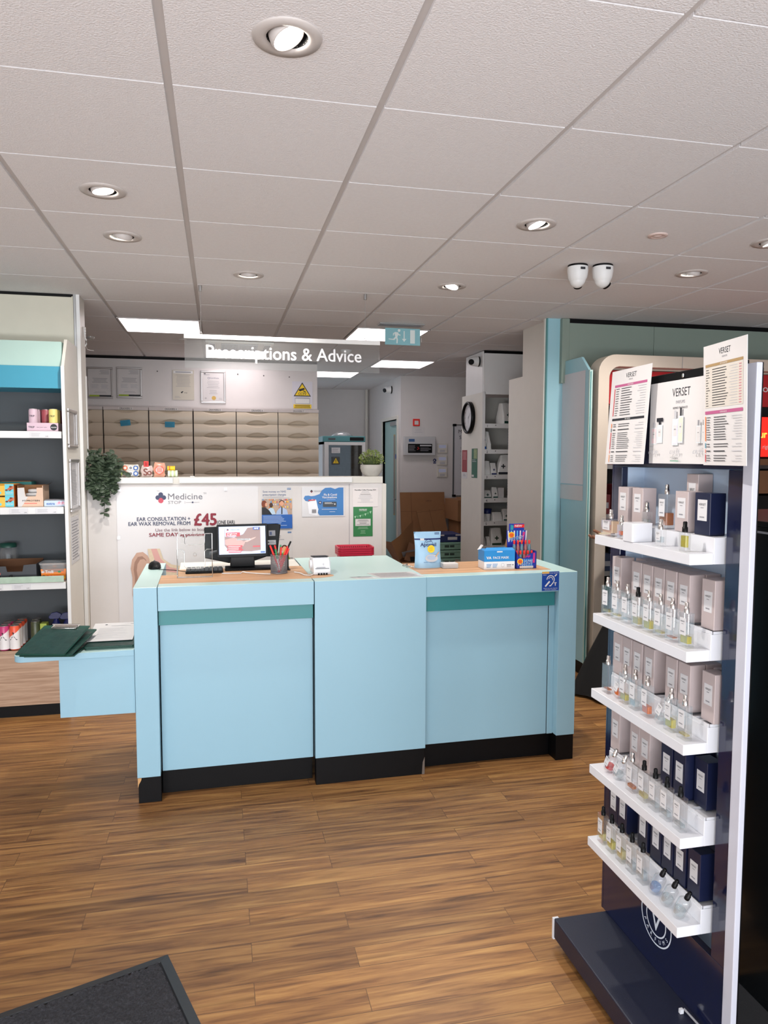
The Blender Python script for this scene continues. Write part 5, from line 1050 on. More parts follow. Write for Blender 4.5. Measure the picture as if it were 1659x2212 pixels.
for k in range(4): b.add([F4 @ Vector(p) for p in ((-0.012, -0.010+k*0.006, 0.0004), (0.010, -0.008+k*0.006, 0.0004), (0.010, -0.006+k*0.006, 0.0004), (-0.012, -0.008+k*0.006, 0.0004))], [(0,1,2,3)], mat('sticker_ink', '#C99A1D', .5))
b.build('yellow_sticker', t)
tag(MB().tube([(2.30, 1.46, Zt+0.004), (2.285, 1.47, Zt+0.010), (2.272, 1.49, Zt+0.006), (2.28, 1.52, Zt+0.012), (2.262, 1.54, Zt+0.004)], 0.004, CHROME, 8).build('foil_strip'), 'crumpled silver foil strip beside the baby milk pouch', 'foil')
# clear card box
t = thing('business_card_box', 'small clear box of white cards right of the baby milk pouch', 'card box', (2.485, 1.44, Zt))
b = MB().box(2.440, 2.443, 1.405, 1.475, Zt, Zt+0.042, ACRY).box(2.530, 2.533, 1.405, 1.475, Zt, Zt+0.042, ACRY).box(2.443, 2.530, 1.405, 1.408, Zt, Zt+0.024, ACRY).box(2.443, 2.530, 1.472, 1.475, Zt, Zt+0.042, ACRY); b.build('box', t)
b = MB()
for k in range(6): b.box(2.446, 2.526, 1.412, 1.468, Zt+0.001+k*0.0042, Zt+0.0046+k*0.0042, PAPER if k % 2 else LAM)
tag(b.build('cards', t), None, None, None, 'stuff')
# face mask box
t = thing('face_mask_box', 'blue and white face mask box with its lid torn open', 'mask box', (2.70, 1.37, Zt))
F = frame((2.640, 1.335, Zt), (0.999, -0.02, 0), (0, 0, 1)); w, d, h = 0.166, 0.095, 0.098; MBL = mat('mask_blue', '#2E8CD0', .35); MBW = mat('mask_white', '#E9ECEF', .35)
b = MB(F).box(0, w, 0, h, -d, 0, MBW).box(-0.0004, w+0.0004, 0.040, h+0.0004, -d, 0.0004, MBL); b.build('carton', t, bevel=0.001, seg=1)
b = MB(F); b.add([(0, h, 0.0), (w, h, 0.0), (w*0.98, h+0.010, -0.03), (0.02, h+0.012, -0.028)], [(0,1,2,3)], MBL); b.add([(-0.018, h-0.002, -0.06), (0.0, h+0.001, -0.06), (0.012, h+0.022, -0.05), (0.008, h+0.024, -0.075)], [(0,1,2,3)], PAPER); b.add([(0.02, h+0.001, -0.06), (w*0.8, h+0.001, -0.06), (w*0.78, h+0.014, -0.04), (0.04, h+0.010, -0.04)], [(0,1,2,3)], mat('mask_pile', '#BFE0EA', .6))
b.build('lid_flap', t)
s = MB(F @ Matrix.Translation((0, 0, 0.001))); s.text('FACE MASK', WHITE, 0.0115, 0.048, 0.055, 'L', width=0.086, bold=0.02); s.text('VA', WHITE, 0.013, 0.012, 0.054, 'L', width=0.026, bold=0.04); s.box(0.068, 0.098, h-0.010, h-0.004, 0, 0.0004, WHITE)
for q in range(3):
    for c in range(2): s.box(0.012+c*0.033, 0.040+c*0.033-0.003*q, 0.026-q*0.007, 0.0285-q*0.007, 0, 0.0003, LBLUE)
s.box(0.122, 0.146, 0.020, 0.025, 0, 0.0003, GREY); s.box(0.150, 0.160, 0.020, 0.025, 0, 0.0003, GREY); s.box(0.122, 0.146, 0.012, 0.016, 0, 0.0003, LGREY)
s.add([(0.100+0.009*math.cos(a*pi/8), 0.022+0.010*math.sin(a*pi/8), 0.0002) for a in range(16)], [tuple(range(16))], LGREY); s.add([(0.100+0.0075*math.cos(a*pi/8), 0.022+0.0085*math.sin(a*pi/8), 0.0004) for a in range(16)], [tuple(range(16))], MBW)
s.build('print', t)
# lollipop display
t = thing('lollipop_display', 'tall blue cardboard display of whistle lollipops beside the mask box', 'sweets display', (2.89, 1.39, Zt))
DB_ = mat('lolly_blue', '#1A2E9A', .4); DL_ = mat('lolly_light', '#5AA8E0', .4); x0, x1, y0, y1, z = 2.812, 2.925, 1.33, 1.43, Zt
b = MB().prism([(x0, z), (x1, z), (x1, z+0.088), (x0+0.075, z+0.076), (x0+0.045, z+0.052), (x0+0.018, z+0.060), (x0, z+0.085)], 'y', y0, y0+0.002, DB_)
b.box(x0, x0+0.002, y0, y1, z, z+0.09, DB_).box(x1-0.002, x1, y0, y1, z, z+0.09, DB_).box(x0, x1, y0, y1, z, z+0.002, DB_)
b.box(x0-0.012, x1-0.012, y1, y1+0.002, z, z+0.19, DB_).box(x0+0.0, x1-0.028, y1, y1+0.002, z+0.19, z+0.225, DB_)
b.add([(x0-0.012, y1-0.02, z+0.0), (x0-0.012, y1+0.01, z), (x0-0.03, y1+0.03, z+0.04), (x0-0.012, y1, z+0.15)], [(0,1,2,3)], CARD)
b.build('carton', t)
s = MB(FR(x0-0.012, y1-0.0006, z)); W2 = x1-x0
for k in range(7): s.add([(0.008+k*0.016, 0.128, 0.0001), (0.014+k*0.016, 0.128, 0.0001), (0.012+k*0.017, 0.188, 0.0001), (0.004+k*0.017, 0.188, 0.0001)], [(0,1,2,3)], DL_ if k % 2 else PAPER)
s.text('MELODY', PAPER, 0.019, 0.056, 0.138, 'C', width=0.082, bold=0.05, z=0.0004, rot=0.12); s.text('MELODY', BLUE, 0.0165, 0.056, 0.139, 'C', width=0.078, bold=0.015, z=0.0007, rot=0.12); s.text('pops', YEL, 0.010, 0.076, 0.128, 'C', width=0.03, bold=0.03, z=0.0007)
PK = mat('lolly_pink', '#C9337C', .4)
s.add([(0.026+0.017*math.cos(a*pi/12), 0.165+0.017*math.sin(a*pi/12), 0.0008) for a in range(24)], [tuple(range(24))], YEL); s.add([(0.026+0.013*math.cos(a*pi/12), 0.165+0.013*math.sin(a*pi/12), 0.0010) for a in range(24)], [tuple(range(24))], ORA); s.text('Chupa', BRED, 0.006, 0.026, 0.166, 'C', width=0.022, z=0.0012, bold=0.03); s.text('Chups', BRED, 0.006, 0.026, 0.158, 'C', width=0.022, z=0.0012, bold=0.03)
s.add([(0.084, 0.128, 0.0005), (0.094, 0.128, 0.0005), (0.103, 0.180, 0.0005), (0.090, 0.182, 0.0005)], [(0,1,2,3)], PK)
s.text('NEW', PAPER, 0.010, 0.065, 0.208, 'C', width=0.04, z=0.0006, bold=0.03); s.box(0.040, 0.098, 0.204, 0.221, 0.0001, 0.0004, BRED); s.add([(0.020, 0.192, 0.0003), (0.034, 0.192, 0.0003), (0.038, 0.215, 0.0003), (0.020, 0.220, 0.0003)], [(0,1,2,3)], mat('lolly_teal', '#2E8F9A', .4))
s.build('header_print', t)
s = MB(FR(x0, y0-0.0006, z))
for k in range(6): s.add([(0.034+k*0.010, 0.0, 0.0001), (0.039+k*0.010, 0.0, 0.0001), (0.040+k*0.010, 0.050, 0.0001), (0.034+k*0.010, 0.050, 0.0001)], [(0,1,2,3)], DL_)
s.text('MELODY', PAPER, 0.018, 0.052, 0.022, 'C', width=0.080, bold=0.05, z=0.0004, rot=0.1); s.text('MELODY', BLUE, 0.0155, 0.052, 0.023, 'C', width=0.076, bold=0.015, z=0.0007, rot=0.1)
s.add([(0.022+0.016*math.cos(a*pi/12), 0.038+0.016*math.sin(a*pi/12), 0.0008) for a in range(24)], [tuple(range(24))], YEL); s.add([(0.022+0.012*math.cos(a*pi/12), 0.038+0.012*math.sin(a*pi/12), 0.0010) for a in range(24)], [tuple(range(24))], ORA); s.text('Chupa', BRED, 0.0055, 0.022, 0.039, 'C', width=0.02, z=0.0012, bold=0.03); s.text('Chups', BRED, 0.0055, 0.022, 0.032, 'C', width=0.02, z=0.0012, bold=0.03)
s.add([(0.092, 0.030, 0.0005), (0.103, 0.030, 0.0005), (0.105, 0.080, 0.0005), (0.094, 0.082, 0.0005)], [(0,1,2,3)], PK); s.box(0.020, 0.095, 0.003, 0.014, 0.0001, 0.0009, PAPER); s.text('pop!', PK, 0.012, 0.065, 0.060, 'C', width=0.025, z=0.0006, bold=0.04)
s.build('front_print', t)
for k in range(10):
    r, c = divmod(k, 5); px = x0+0.012+c*0.021; py = 1.352+r*0.034; pz = z+0.006+0.05*r
    lp = thing('whistle_lollipop', 'red-topped whistle lollipop, number %s from the left in the %s row' % (['one', 'two', 'three', 'four', 'five'][c], ['front', 'back'][r]), 'lollipop', (px, py, pz), 'whistle lollipops in the blue display')
    MB().lathe([(0.0085, 0), (0.0095, 0.01), (0.009, 0.048), (0.006, 0.066)], mat('lolly_wrap', '#5E7F8C', .3, var=0.5, scale=120) if k % 2 else mat('lolly_wrap2', '#9A5A5A', .3, var=0.5, scale=120), (px, py, pz), 14).build('wrapper', lp)
    MB().lathe([(0.004, 0.064), (0.0055, 0.07), (0.0055, 0.082), (0.003, 0.086)], BRED, (px, py, pz), 12).build('whistle_tip', lp)
# hearing loop sign
s = Sheet(frame(cw(1.945, 0.0032, 0.884), (1, CA, 0), (0, 0, 1)), 0.093, 0.096, mat('loop_blue', '#14449C', .3), 0.001)
s.rect(0, 0.086, 0.038, 0.096, mat('loop_yellow', '#E0A92A', .4)); s.up(); s.t_('Induction Loop System', 0.046, 0.087, 0.0048, WHITE, width=0.085); s.t_('fitted', 0.006, 0.078, 0.0045, WHITE, al='L', width=0.016)
s.ring(0.046, 0.056, 0.018, 0.022, WHITE, 20, -0.25*pi, 1.0*pi); s.ring(0.046, 0.056, 0.010, 0.013, WHITE, 16, -0.1*pi, 0.9*pi); s.poly([(0.059, 0.042), (0.063, 0.040), (0.048, 0.022), (0.038, 0.022), (0.040, 0.027), (0.046, 0.027)], WHITE)
s.poly([(0.014, 0.024), (0.020, 0.019), (0.044, 0.044), (0.038, 0.050)], WHITE); s.poly([(0.066, 0.074), (0.078, 0.084), (0.082, 0.080), (0.070, 0.070)][::-1], WHITE); s.t_('T', 0.072, 0.024, 0.016, WHITE, bold=0.04)
s.t_('Please turn your hearing', 0.046, 0.010, 0.0042, WHITE, width=0.075); s.t_('aid to the T position', 0.046, 0.0035, 0.0042, WHITE, width=0.062)
tag(s.build('hearing_loop_sign'), 'blue hearing loop sign with an ear and letter T on the counter front', 'sign')
# red baskets behind the middle block
bk = thing('shopping_basket', 'red plastic basket, lowest of the nested stack behind the counter', 'basket', (2.215, 2.70, 0.815), 'nested red baskets')
RB = mat('basket_red', '#C2203F', .35)
def basket(t):
    w0, w1, d0, d1, h = 0.19, 0.235, 0.13, 0.17, 0.09; b = MB(); o0 = rrect(w0, d0, 0.02, 4); o1 = rrect(w1, d1, 0.025, 4); n = len(o0); i0 = rrect(w0-0.006, d0-0.006, 0.018, 4); i1 = rrect(w1-0.008, d1-0.008, 0.023, 4)
    b.add([(x, y, 0) for x, y in o0]+[(x, y, h) for x, y in o1]+[(x, y, h) for x, y in i1]+[(x, y, 0.003) for x, y in i0], [tuple(range(n-1, -1, -1)), tuple(range(3*n, 4*n))]+[(k*n+i, k*n+(i+1) % n, (k+1)*n+(i+1) % n, (k+1)*n+i) for k in range(3) for i in range(n)], RB); b.build('bowl', t, local=True)
    r = MB(); ro = rrect(w1+0.012, d1+0.012, 0.028, 4); r.add([(x, y, h) for x, y in o1]+[(x, y, h) for x, y in ro]+[(x, y, h-0.012) for x, y in ro], [(k*n+i, k*n+(i+1) % n, (k+1)*n+(i+1) % n, (k+1)*n+i) for k in range(2) for i in range(n)], RB)
    for k in range(14): x = -w1/2+0.02+k*(w1-0.04)/13; r.box(x-0.002, x+0.002, d1/2-0.02, d1/2-0.006, h-0.05, h-0.01, mat('basket_slot', '#7A0F24', .5))
    r.build('rim', t, local=True)
basket(bk)
for k in range(3):
    c = copy_tree(bk); c.location = (2.215, 2.70, 0.815+0.014*(k+1)); c['label'] = ['red basket nested second from the bottom of the stack', 'red basket nested third from the bottom', 'topmost red basket of the stack behind the counter, its inside visible'][k]
tag(MB().box(2.08, 2.36, 2.60, 2.82, 0, 0.8145, CREAM).build('basket_shelf'), 'cream low cabinet under the red baskets', 'cabinet')
# ================================================================== PERFUME DISPLAY STAND
SZ = [1.320, 1.082, 0.850, 0.612, 0.382]; XP = 2.512; YF, YN = -0.125, -0.708; SYF, SYN = -0.185, -0.640
t = thing('perfume_stand', 'tall navy and white perfume display stand on a low wheeled plinth', 'display stand', (2.55, -0.42, 0)); ST = t
MB().box(2.335, 2.575, -0.98, -0.140, 0.035, 0.100, NAVYM).build('plinth', t, bevel=0.004)
MB().box(2.333, 2.352, -0.141, -0.132, 0.03, 0.098, WHITE2).build('plinth_end_cap', t)
for x, y in ((2.39, -0.19), (2.55, -0.19), (2.39, -0.92), (2.55, -0.92)):
    MB().cyl((x-0.012, y, 0.018), (x+0.012, y, 0.018), 0.018, BLACK, 18).box(x-0.016, x+0.016, y-0.012, y+0.012, 0.018, 0.034, BLACK).build('castor', t)
# front frame in navy with an opening for the boxes
OYF, OYN, OZ0, OZ1 = -0.172, -0.648, 0.30, 1.522
MB().box(XP, XP+0.02, YN, YF, 0.10, OZ0, NAVY).box(XP, XP+0.02, YN, YF, OZ1, 1.765, NAVY).box(XP, XP+0.02, YN, OYN, OZ0, OZ1, NAVY).box(XP, XP+0.02, OYF, YF, OZ0, OZ1, NAVY).build('front_frame', t, bevel=0.0015)
MB().box(XP+0.076, XP+0.078, OYN-0.006, YF, 0.10, 1.765, PALEB).box(XP+0.02, XP+0.076, OYF, OYF+0.006, OZ0, OZ1, PALEB).box(XP+0.02, XP+0.076, OYN-0.006, OYN, OZ0, OZ1, NAVY).box(XP+0.02, XP+0.076, OYN, OYF, OZ1, OZ1+0.006, NAVY).build('recess_lining', t)
MB().box(XP+0.078, XP+0.081, OYN-0.006, YF, 0.10, 1.765, BLACK).box(XP, XP+0.081, YF, YF+0.008, 0.10, 1.765, NAVY).box(XP+0.02, XP+0.022, YN, OYN-0.006, 0.10, 1.765, BLACK).build('back_panel', t)
MB().box(2.500, 2.5155, -0.744, -0.711, 0.036, 1.765, mat('end_panel_white', '#BDBEC9', 0.4)).build('end_panel', t, bevel=0.002)
MB().box(2.5158, 2.519, -0.742, -0.709, 0.036, 1.765, BLACK).build('end_panel_back', t)
MB().box(2.497, XP, -0.705, -0.128, 1.752, 1.775, BLACK).box(2.492, 2.497, -0.487, -0.480, 1.757, 1.768, CHROME).build('header_clip_rail', t, bevel=0.002)
CARM = mat('caramel_shelf_top', '#F3E4D8', 0.35, var=0.05, scale=90)
for i, z in enumerate(SZ):
    sh = MB().box(2.42, 2.486, SYN, SYF, z-0.027, z, WHITE2).box(2.486, 2.587, SYN, SYF, z-0.027, z+0.038, WHITE2)
    if i == 0: pass
    so = sh.build('shelf', t, bevel=0.0012)
    rb = MB()
    for k in range(9):   # cells that hold the cartons
        y = SYN+0.004+k*(SYF-SYN-0.008)/8; rb.box(2.495, 2.586, y-0.0012, y+0.0012, z+0.0381, z+0.0445, WHITE2)
    if i: rb.box(2.488, 2.4905, SYN+0.002, SYF-0.002, z+0.0381, z+0.0465, WHITE2).build('cell_dividers', so)
# logo ring and lettering on the lower front
s = MB(FL(XP-0.0008, -0.416, 0.247)); LW = mat('logo_white', '#DCE6F2', 0.4)
def ringp(b, r0, r1, m, n=48, ky=1.0):
    vs = []; fs = []
    for i in range(n): a = 2*pi*i/n; vs += [(r0*math.cos(a), r0*math.sin(a)*ky, 0), (r1*math.cos(a), r1*math.sin(a)*ky, 0)]; fs.append((2*i, 2*i+1, (2*i+3) % (2*n), (2*i+2) % (2*n)))
    b.add(vs, fs, m)
ringp(s, 0.069, 0.073, LW); ringp(s, 0.044, 0.048, LW); s.text('V', LW, 0.060, 0, -0.032, width=0.052)
for i, ch in enumerate('PARFUMS'):
    a = -pi/2+(i-3)*0.36; s.text(ch, LW, 0.011, 0.058*math.cos(a)+0.0*1, 0.058*math.sin(a), 'C', rot=0) if False else s.add([Vector((0.0635*math.cos(a), 0.0635*math.sin(a), 0))+Matrix.Rotation(a+pi/2, 3, 'Z') @ Vector(((vx-glyphs(ch)[2]/2)*0.0155, vy*0.0155, 0)) for vx, vy in glyphs(ch)[0]], glyphs(ch)[1], LW)
s.build('round_logo', t)
# header poster board
s = Sheet(FL(2.4965, -0.340, 1.535), 0.30, 0.218, PAPER, 0.002)
s.t_('VERSET', 0.138, 0.176, 0.021, INK, width=0.076); s.t_('PARFUMS', 0.136, 0.157, 0.0080, GREY, width=0.038); s.t_('INSPIRED FRAGRANCES', 0.136, 0.143, 0.0055, INK, width=0.062)
def pb(x, y, w, h, c, capc, cap2=0.0):
    s.rect(x, y, x+w, y+h, mat('print_glass', '#D9DFE2', .4)); s.up(); s.rect(x+w*.12, y+h*.06, x+w*.88, y+h*.94, c); s.up(); s.rect(x+w*0.25, y+h*0.35, x+w*0.75, y+h*0.75, PAPER); s.rect(x+w*0.32, y+h, x+w*0.68, y+h*1.30, capc)
    if cap2: s.rect(x-0.002, y+h*1.16, x+w+0.002, y+h*1.16+cap2, capc)
    s.up(); s.rect(x+w*0.36, y+h*0.58, x+w*0.64, y+h*0.62, GREY)
PR = mat('print_rose', '#E9D2D4', .4); PG2 = mat('print_mint', '#DCE8E4', .4); PV = mat('print_lilac', '#E2DCEC', .4); PY2 = mat('print_lemon', '#EFEBC8', .4)
pb(0.008, 0.052, 0.028, 0.046, PR, LGREY); pb(0.038, 0.055, 0.025, 0.050, PG2, INK, 0.010)
pb(0.108, 0.048, 0.026, 0.070, PV, LGREY); pb(0.136, 0.054, 0.020, 0.070, PY2, INK)
pb(0.212, 0.052, 0.018, 0.044, PAPER, GREY); pb(0.234, 0.052, 0.018, 0.044, PAPER, INK)
for x, tx in ((0.022, '100ml'), (0.130, '50ml'), (0.228, '15ml')): s.t_(tx, x, 0.044, 0.0045, GREY, width=0.014)
for x, tx in ((0.03, '£19.99'), (0.128, '£14.99'), (0.225, '£8.99')): s.t_(tx, x, 0.026, 0.009, mat('pencil', '#A9A9B0', .5), width=0.042)
s.t_('* Trustpilot', 0.128, 0.012, 0.006, INK, width=0.034); s.rect(0.110, 0.006, 0.146, 0.0085, mat('star_green', '#6FA58A', .5))
s.build('header_poster', t)
# leaning price lists
def bend(obj, k, ax=0):
    for v in obj.data.vertices: pass
s = Sheet(frame((2.470, -0.148, 1.531), (0.0, -0.206, 0.002), (0.006, -0.020, 0.276)), 0.206, 0.275, PAPER, 0.0012)
s.t_('VERSET', 0.105, 0.250, 0.013, INK, width=0.055); s.t_('PARFUMS', 0.105, 0.242, 0.004, GREY, width=0.02)
s.rect(0.022, 0.226, 0.190, 0.233, MAG); s.up(); s.t_('WOMEN PARFUMS', 0.106, 0.2275, 0.0035, WHITE, width=0.03)
s.rect(0.022, 0.142, 0.026, 0.222, SALMON); s.lines(0.032, 0.050, 0.140, 0.224, 12, INK, 0.22, seed=2); s.lines(0.060, 0.120, 0.140, 0.224, 12, INK, 0.25, seed=3); s.lines(0.14, 0.188, 0.140, 0.224, 12, LGREY, 0.2, al='R', seed=4, jit=0.5)
s.rect(0.022, 0.128, 0.190, 0.1345, INK); s.up(); s.t_('MEN PARFUMS', 0.106, 0.1295, 0.0035, WHITE, width=0.028)
for a, b_, c in ((0.108, 0.120, ORA), (0.096, 0.106, mat('slate', '#4F5F63', .5)), (0.044, 0.094, SALMON), (0.032, 0.041, mat('coral2', '#E38C7C', .5)), (0.006, 0.028, mat('peach', '#EBA070', .5))): s.rect(0.020, a, 0.0235, b_, c); s.lines(0.030, 0.048, a, b_, max(1, int((b_-a)/0.0052)), INK, 0.25, seed=int(a*999)); s.lines(0.058, 0.125, a, b_, max(1, int((b_-a)/0.0052)), INK, 0.25, seed=int(a*99)); s.lines(0.145, 0.19, a, b_, max(1, int((b_-a)/0.0052)), LGREY, 0.2, al='R', jit=0.5)
tag(s.build('price_list'), 'leaning white fragrance list with a purple band over a black band', 'price list', 'fragrance lists on the perfume stand')
s = Sheet(frame((2.476, -0.604, 1.533), (-0.028, -0.186, 0.0), (-0.012, -0.002, 0.282)), 0.186, 0.283, PAPER, 0.0012)
s.t_('VERSET', 0.095, 0.257, 0.013, INK, width=0.050); s.t_('PARFUMS', 0.095, 0.248, 0.004, GREY, width=0.022)
s.rect(0.010, 0.232, 0.172, 0.2385, TAN); s.rect(0.010, 0.136, 0.172, 0.231, mat('beige_field', '#D3CCC2', .5)); s.up(); s.t_('NEW IN COLLECTION', 0.092, 0.2335, 0.0035, WHITE, width=0.03)
s.lines(0.014, 0.032, 0.138, 0.228, 15, INK, 0.24, seed=5, jit=0.6); s.lines(0.042, 0.112, 0.138, 0.228, 15, INK, 0.28, seed=6); s.lines(0.115, 0.15, 0.138, 0.228, 15, LGREY, 0.2, seed=7, al='R', jit=0.4); s.lines(0.156, 0.166, 0.138, 0.228, 15, mat('rose_ink', '#C99096', .5), 0.4, jit=0.0)
s.rect(0.010, 0.121, 0.172, 0.1285, MAG); s.up(); s.t_('WOMEN PARFUMS', 0.092, 0.1225, 0.0035, WHITE, width=0.03)
for a, b_, c in ((0.058, 0.116, ORA), (0.041, 0.053, mat('sea', '#4F93A8', .5)), (0.029, 0.038, MATS['coral2']), (0.008, 0.026, SALMON)): s.rect(0.011, a, 0.0145, b_, c); n = max(1, int((b_-a)/0.0054)); s.lines(0.018, 0.036, a, b_, n, INK, 0.24, seed=int(a*999)); s.lines(0.050, 0.115, a, b_, n, INK, 0.26, seed=int(a*99)); s.lines(0.125, 0.168, a, b_, n, LGREY, 0.2, al='R', jit=0.5)
tag(s.build('price_list'), 'taller leaning white fragrance list with a tan band over a purple band', 'price list', 'fragrance lists on the perfume stand')
# ------------------------------------------------------------------ cartons
def carton(navy=False, w=0.050, h=0.124, d=0.044, kind='perfume_carton'):
    t = thing(kind, '', 'perfume box', (0, 0, 0)); m = NAVYB if navy else PINKB
    MB().box(0, d, -w/2, w/2, 0, h, m).build('box', t, local=True, bevel=0.0012, seg=1)
    lw, lh = w*0.60, h*0.42 if h > 0.11 else h*0.5
    s = Sheet(frame((-0.0002, lw/2, h*0.34), (0, -1, 0), (0, 0, 1)), lw, lh, LAM, 0.0004); s.t_('VERSET', lw/2, lh*0.72, lw*0.15, INK, width=lw*0.72); s.rect(lw*0.33, lh*0.60, lw*0.67, lh*0.63, GREY); s.rect(lw*0.25, lh*0.14, lw*0.75, lh*0.20, GREY); s.build('label', t, local=True)
    return t
cp = {False: carton(False), True: carton(True)}; cs = {False: carton(False, 0.054, 0.105), True: carton(True, 0.060, 0.105)}; used = set()
ORDN = ['first', 'second', 'third', 'fourth', 'fifth', 'sixth', 'seventh', 'eighth', 'ninth']
SHN = ['top', 'second', 'third', 'fourth', 'bottom']
def putc(navy, i, y, k, label=None, small=False, xb=2.494, dz=0.0, rz=0.0, group=None):
    p = (cs if small else cp)[navy]; col = 'navy' if navy else 'dusty pink'
    return place(p, used, (xb, y, SZ[i]+0.0447+dz), label or '%s perfume box, %s from the far end of the %s shelf' % (col, ORDN[k], SHN[i]), group or 'perfume boxes on the stand', (0, 0, rz))
for k, (y, nv) in enumerate(((-0.212, 0), (-0.289, 0), (-0.495, 0), (-0.580, 1))): putc(bool(nv), 0, y, k, small=True, dz=-0.006)
place(cs[False], used, (2.542, -0.470, SZ[0]+0.0390), 'dusty pink perfume box behind and above the third on the top shelf', 'perfume boxes on the stand', (0, 0, 0), (1, 0.9, 1.42))
for k, y in enumerate((-0.187, -0.295, -0.350, -0.405, -0.460, -0.516, -0.606)): putc(False, 1, y, k, xb=2.494 if k < 6 else 2.500)
for k, y in enumerate((-0.203, -0.256, -0.311, -0.370, -0.474, -0.530, -0.616)): putc(False, 2, y, k, xb=2.494 if k < 6 else 2.502, dz=-0.0)
for k, (y, nv) in enumerate(((-0.203, 0), (-0.310, 0), (-0.362, 0), (-0.466, 1), (-0.523, 1), (-0.582, 1))): putc(bool(nv), 3, y, k, xb=2.494 if k < 5 else 2.515)
for k, y in enumerate((-0.203, -0.255, -0.363, -0.428, -0.482, -0.537, -0.596)): putc(True, 4, y, k)
# second row of cartons, only their tops and sides show
for i, ys in ((1, (-0.24, -0.295, -0.350, -0.405, -0.460, -0.516, -0.606)), (2, (-0.256, -0.370, -0.425, -0.530, -0.606)), (3, (-0.203, -0.362, -0.523)), (4, (-0.255, -0.428, -0.596))):
    for k, y in enumerate(ys): putc((i >= 3 and y < -0.4) or i == 4, i, y, k, '%s box in the rear row of the %s shelf, %s from the far end' % ('navy' if ((i >= 3 and y < -0.4) or i == 4) else 'dusty pink', SHN[i], ORDN[k]), xb=2.5405, group='perfume boxes in the rear rows')
# top shelf white riser cube
tag(MB().prism(rrect(0.062, 0.05, 0.003, 2, 2.448, -0.368), 'z', 1.3203, 1.372, WHITE2).build('white_riser_cube', bevel=0.001), 'plain white block between the bottles on the top shelf', 'display block')
# ------------------------------------------------------------------ bottles
def liquid(col):
    return {'amber': glass('liquid_amber', '#D98A3A', 0.04, body=0.35, bodycol='#D9893F'), 'orange': glass('liquid_orange', '#F08A2A', 0.04, body=0.45, bodycol='#F0862A'), 'yellow': glass('liquid_yellow', '#E6E070', 0.04, body=0.35, bodycol='#DDD25F'),
            'straw': glass('liquid_straw', '#EDE6B8', 0.04, body=0.2, bodycol='#E6DDA0'), 'clear': glass('liquid_clear', '#EEF4F6', 0.04, body=0.1, bodycol='#E4EEF0'), 'red': glass('liquid_red', '#D8303A', 0.04, body=0.5, bodycol='#D43238'), 'blue': glass('liquid_blue', '#B9D2EE', 0.04, body=0.25, bodycol='#AFC9E8'), 'beige': glass('liquid_beige', '#E4C49A', 0.04, body=0.55, bodycol='#E3C39B')}[col]
def bottle(liq, fill, cap='silver', w=0.038, d=0.020, h=0.086, label=True, noname=False, rnd=False):
    t = thing('perfume_bottle', '', 'perfume bottle', (0, 0, 0)); CM = CHROME if cap == 'silver' else BLACK
    b = MB()
    if rnd:
        b.lathe([(0.0155, 0), (0.0165, 0.003), (0.0165, h-0.010), (0.010, h-0.002), (0.006, h)], GLASS, (0, 0, 0), 24)
        lq = MB().lathe([(0.0135, 0.007), (0.0135, 0.007+fill*(h-0.02))], liquid(liq), (0, 0, 0), 20)
    else:
        o = rrect(d, w, 0.003, 2); i_ = rrect(d-0.007, w-0.008, 0.002, 2)
        b.prism(o, 'z', 0, h, GLASS)
        lq = MB().prism(rrect(d-0.0075, w-0.0085, 0.002, 2), 'z', 0.0105, 0.0105+fill*(h-0.016), liquid(liq))
    b.build('glass_body', t, local=True); lq.build('perfume', t, local=True)
    MB().lathe([(0.0068, 0), (0.0068, 0.012), (0.0052, 0.0125), (0.0052, 0.024), (0.0035, 0.026)], CM, (0, 0, h), 18).build('spray_cap', t, local=True)
    if label:
        lw, lh = w*0.62, h*0.50; x = -d/2-0.0004 if not rnd else -0.0170
        s = Sheet(frame((x, lw/2, h*0.36), (0, -1, 0), (0, 0, 1)), lw, lh, LAM, 0.0005); s.t_('VERSET', lw/2, lh*0.76, lw*0.14, INK, width=lw*0.72); s.rect(lw*0.33, lh*0.64, lw*0.67, lh*0.67, GREY); s.rect(lw*0.2, lh*0.18, lw*0.8, lh*0.24, GREY); s.build('label', t, local=True)
    return t
bp_ = {}
def putb(i, y, text, liq, fill, cap='silver', x=2.447, z=None, rot=(0, 0, 0), scale=None, **k):
    key = (liq, fill, cap, tuple(sorted(k.items())))
    if key not in bp_: bp_[key] = bottle(liq, fill, cap, **k)
    return place(bp_[key], used, (x, y, (SZ[i]+0.0004) if z is None else z), text, 'tester bottles on the perfume stand', rot, scale)
def bl(i, k, cap, extra): return '%s tester bottle with %s cap, %s from the far end of the %s shelf' % (extra, cap, ORDN[k], SHN[i])
# top shelf
putb(0, -0.228, 'wide square beige tester bottle with silver cap at the far end of the top shelf', 'beige', 0.95, 'silver', w=0.062, d=0.030, h=0.052)
putb(0, -0.300, 'small orange-filled tester bottle with silver cap beside the beige one', 'orange', 0.45, 'silver', x=2.440, w=0.028, d=0.016, h=0.040, label=False)
putb(0, -0.330, 'silver-capped bottle behind the plain white block', 'clear', 0.3, 'silver', x=2.500, z=SZ[0]+0.0385, w=0.030, d=0.018, h=0.040, label=False)
putb(0, -0.415, 'tall amber-filled bottle with silver cap standing behind on the top shelf', 'amber', 0.42, 'silver', x=2.505, z=SZ[0]+0.0385, w=0.042, d=0.030, h=0.094)
putb(0, -0.482, 'small clear tester bottle with silver cap on the top shelf', 'clear', 0.5, 'silver', x=2.445, w=0.030, d=0.016, h=0.044)
putb(0, -0.590, 'small yellow-filled tester bottle with black cap at the near end of the top shelf', 'yellow', 0.88, 'black', x=2.440, w=0.030, d=0.016, h=0.048, label=False)
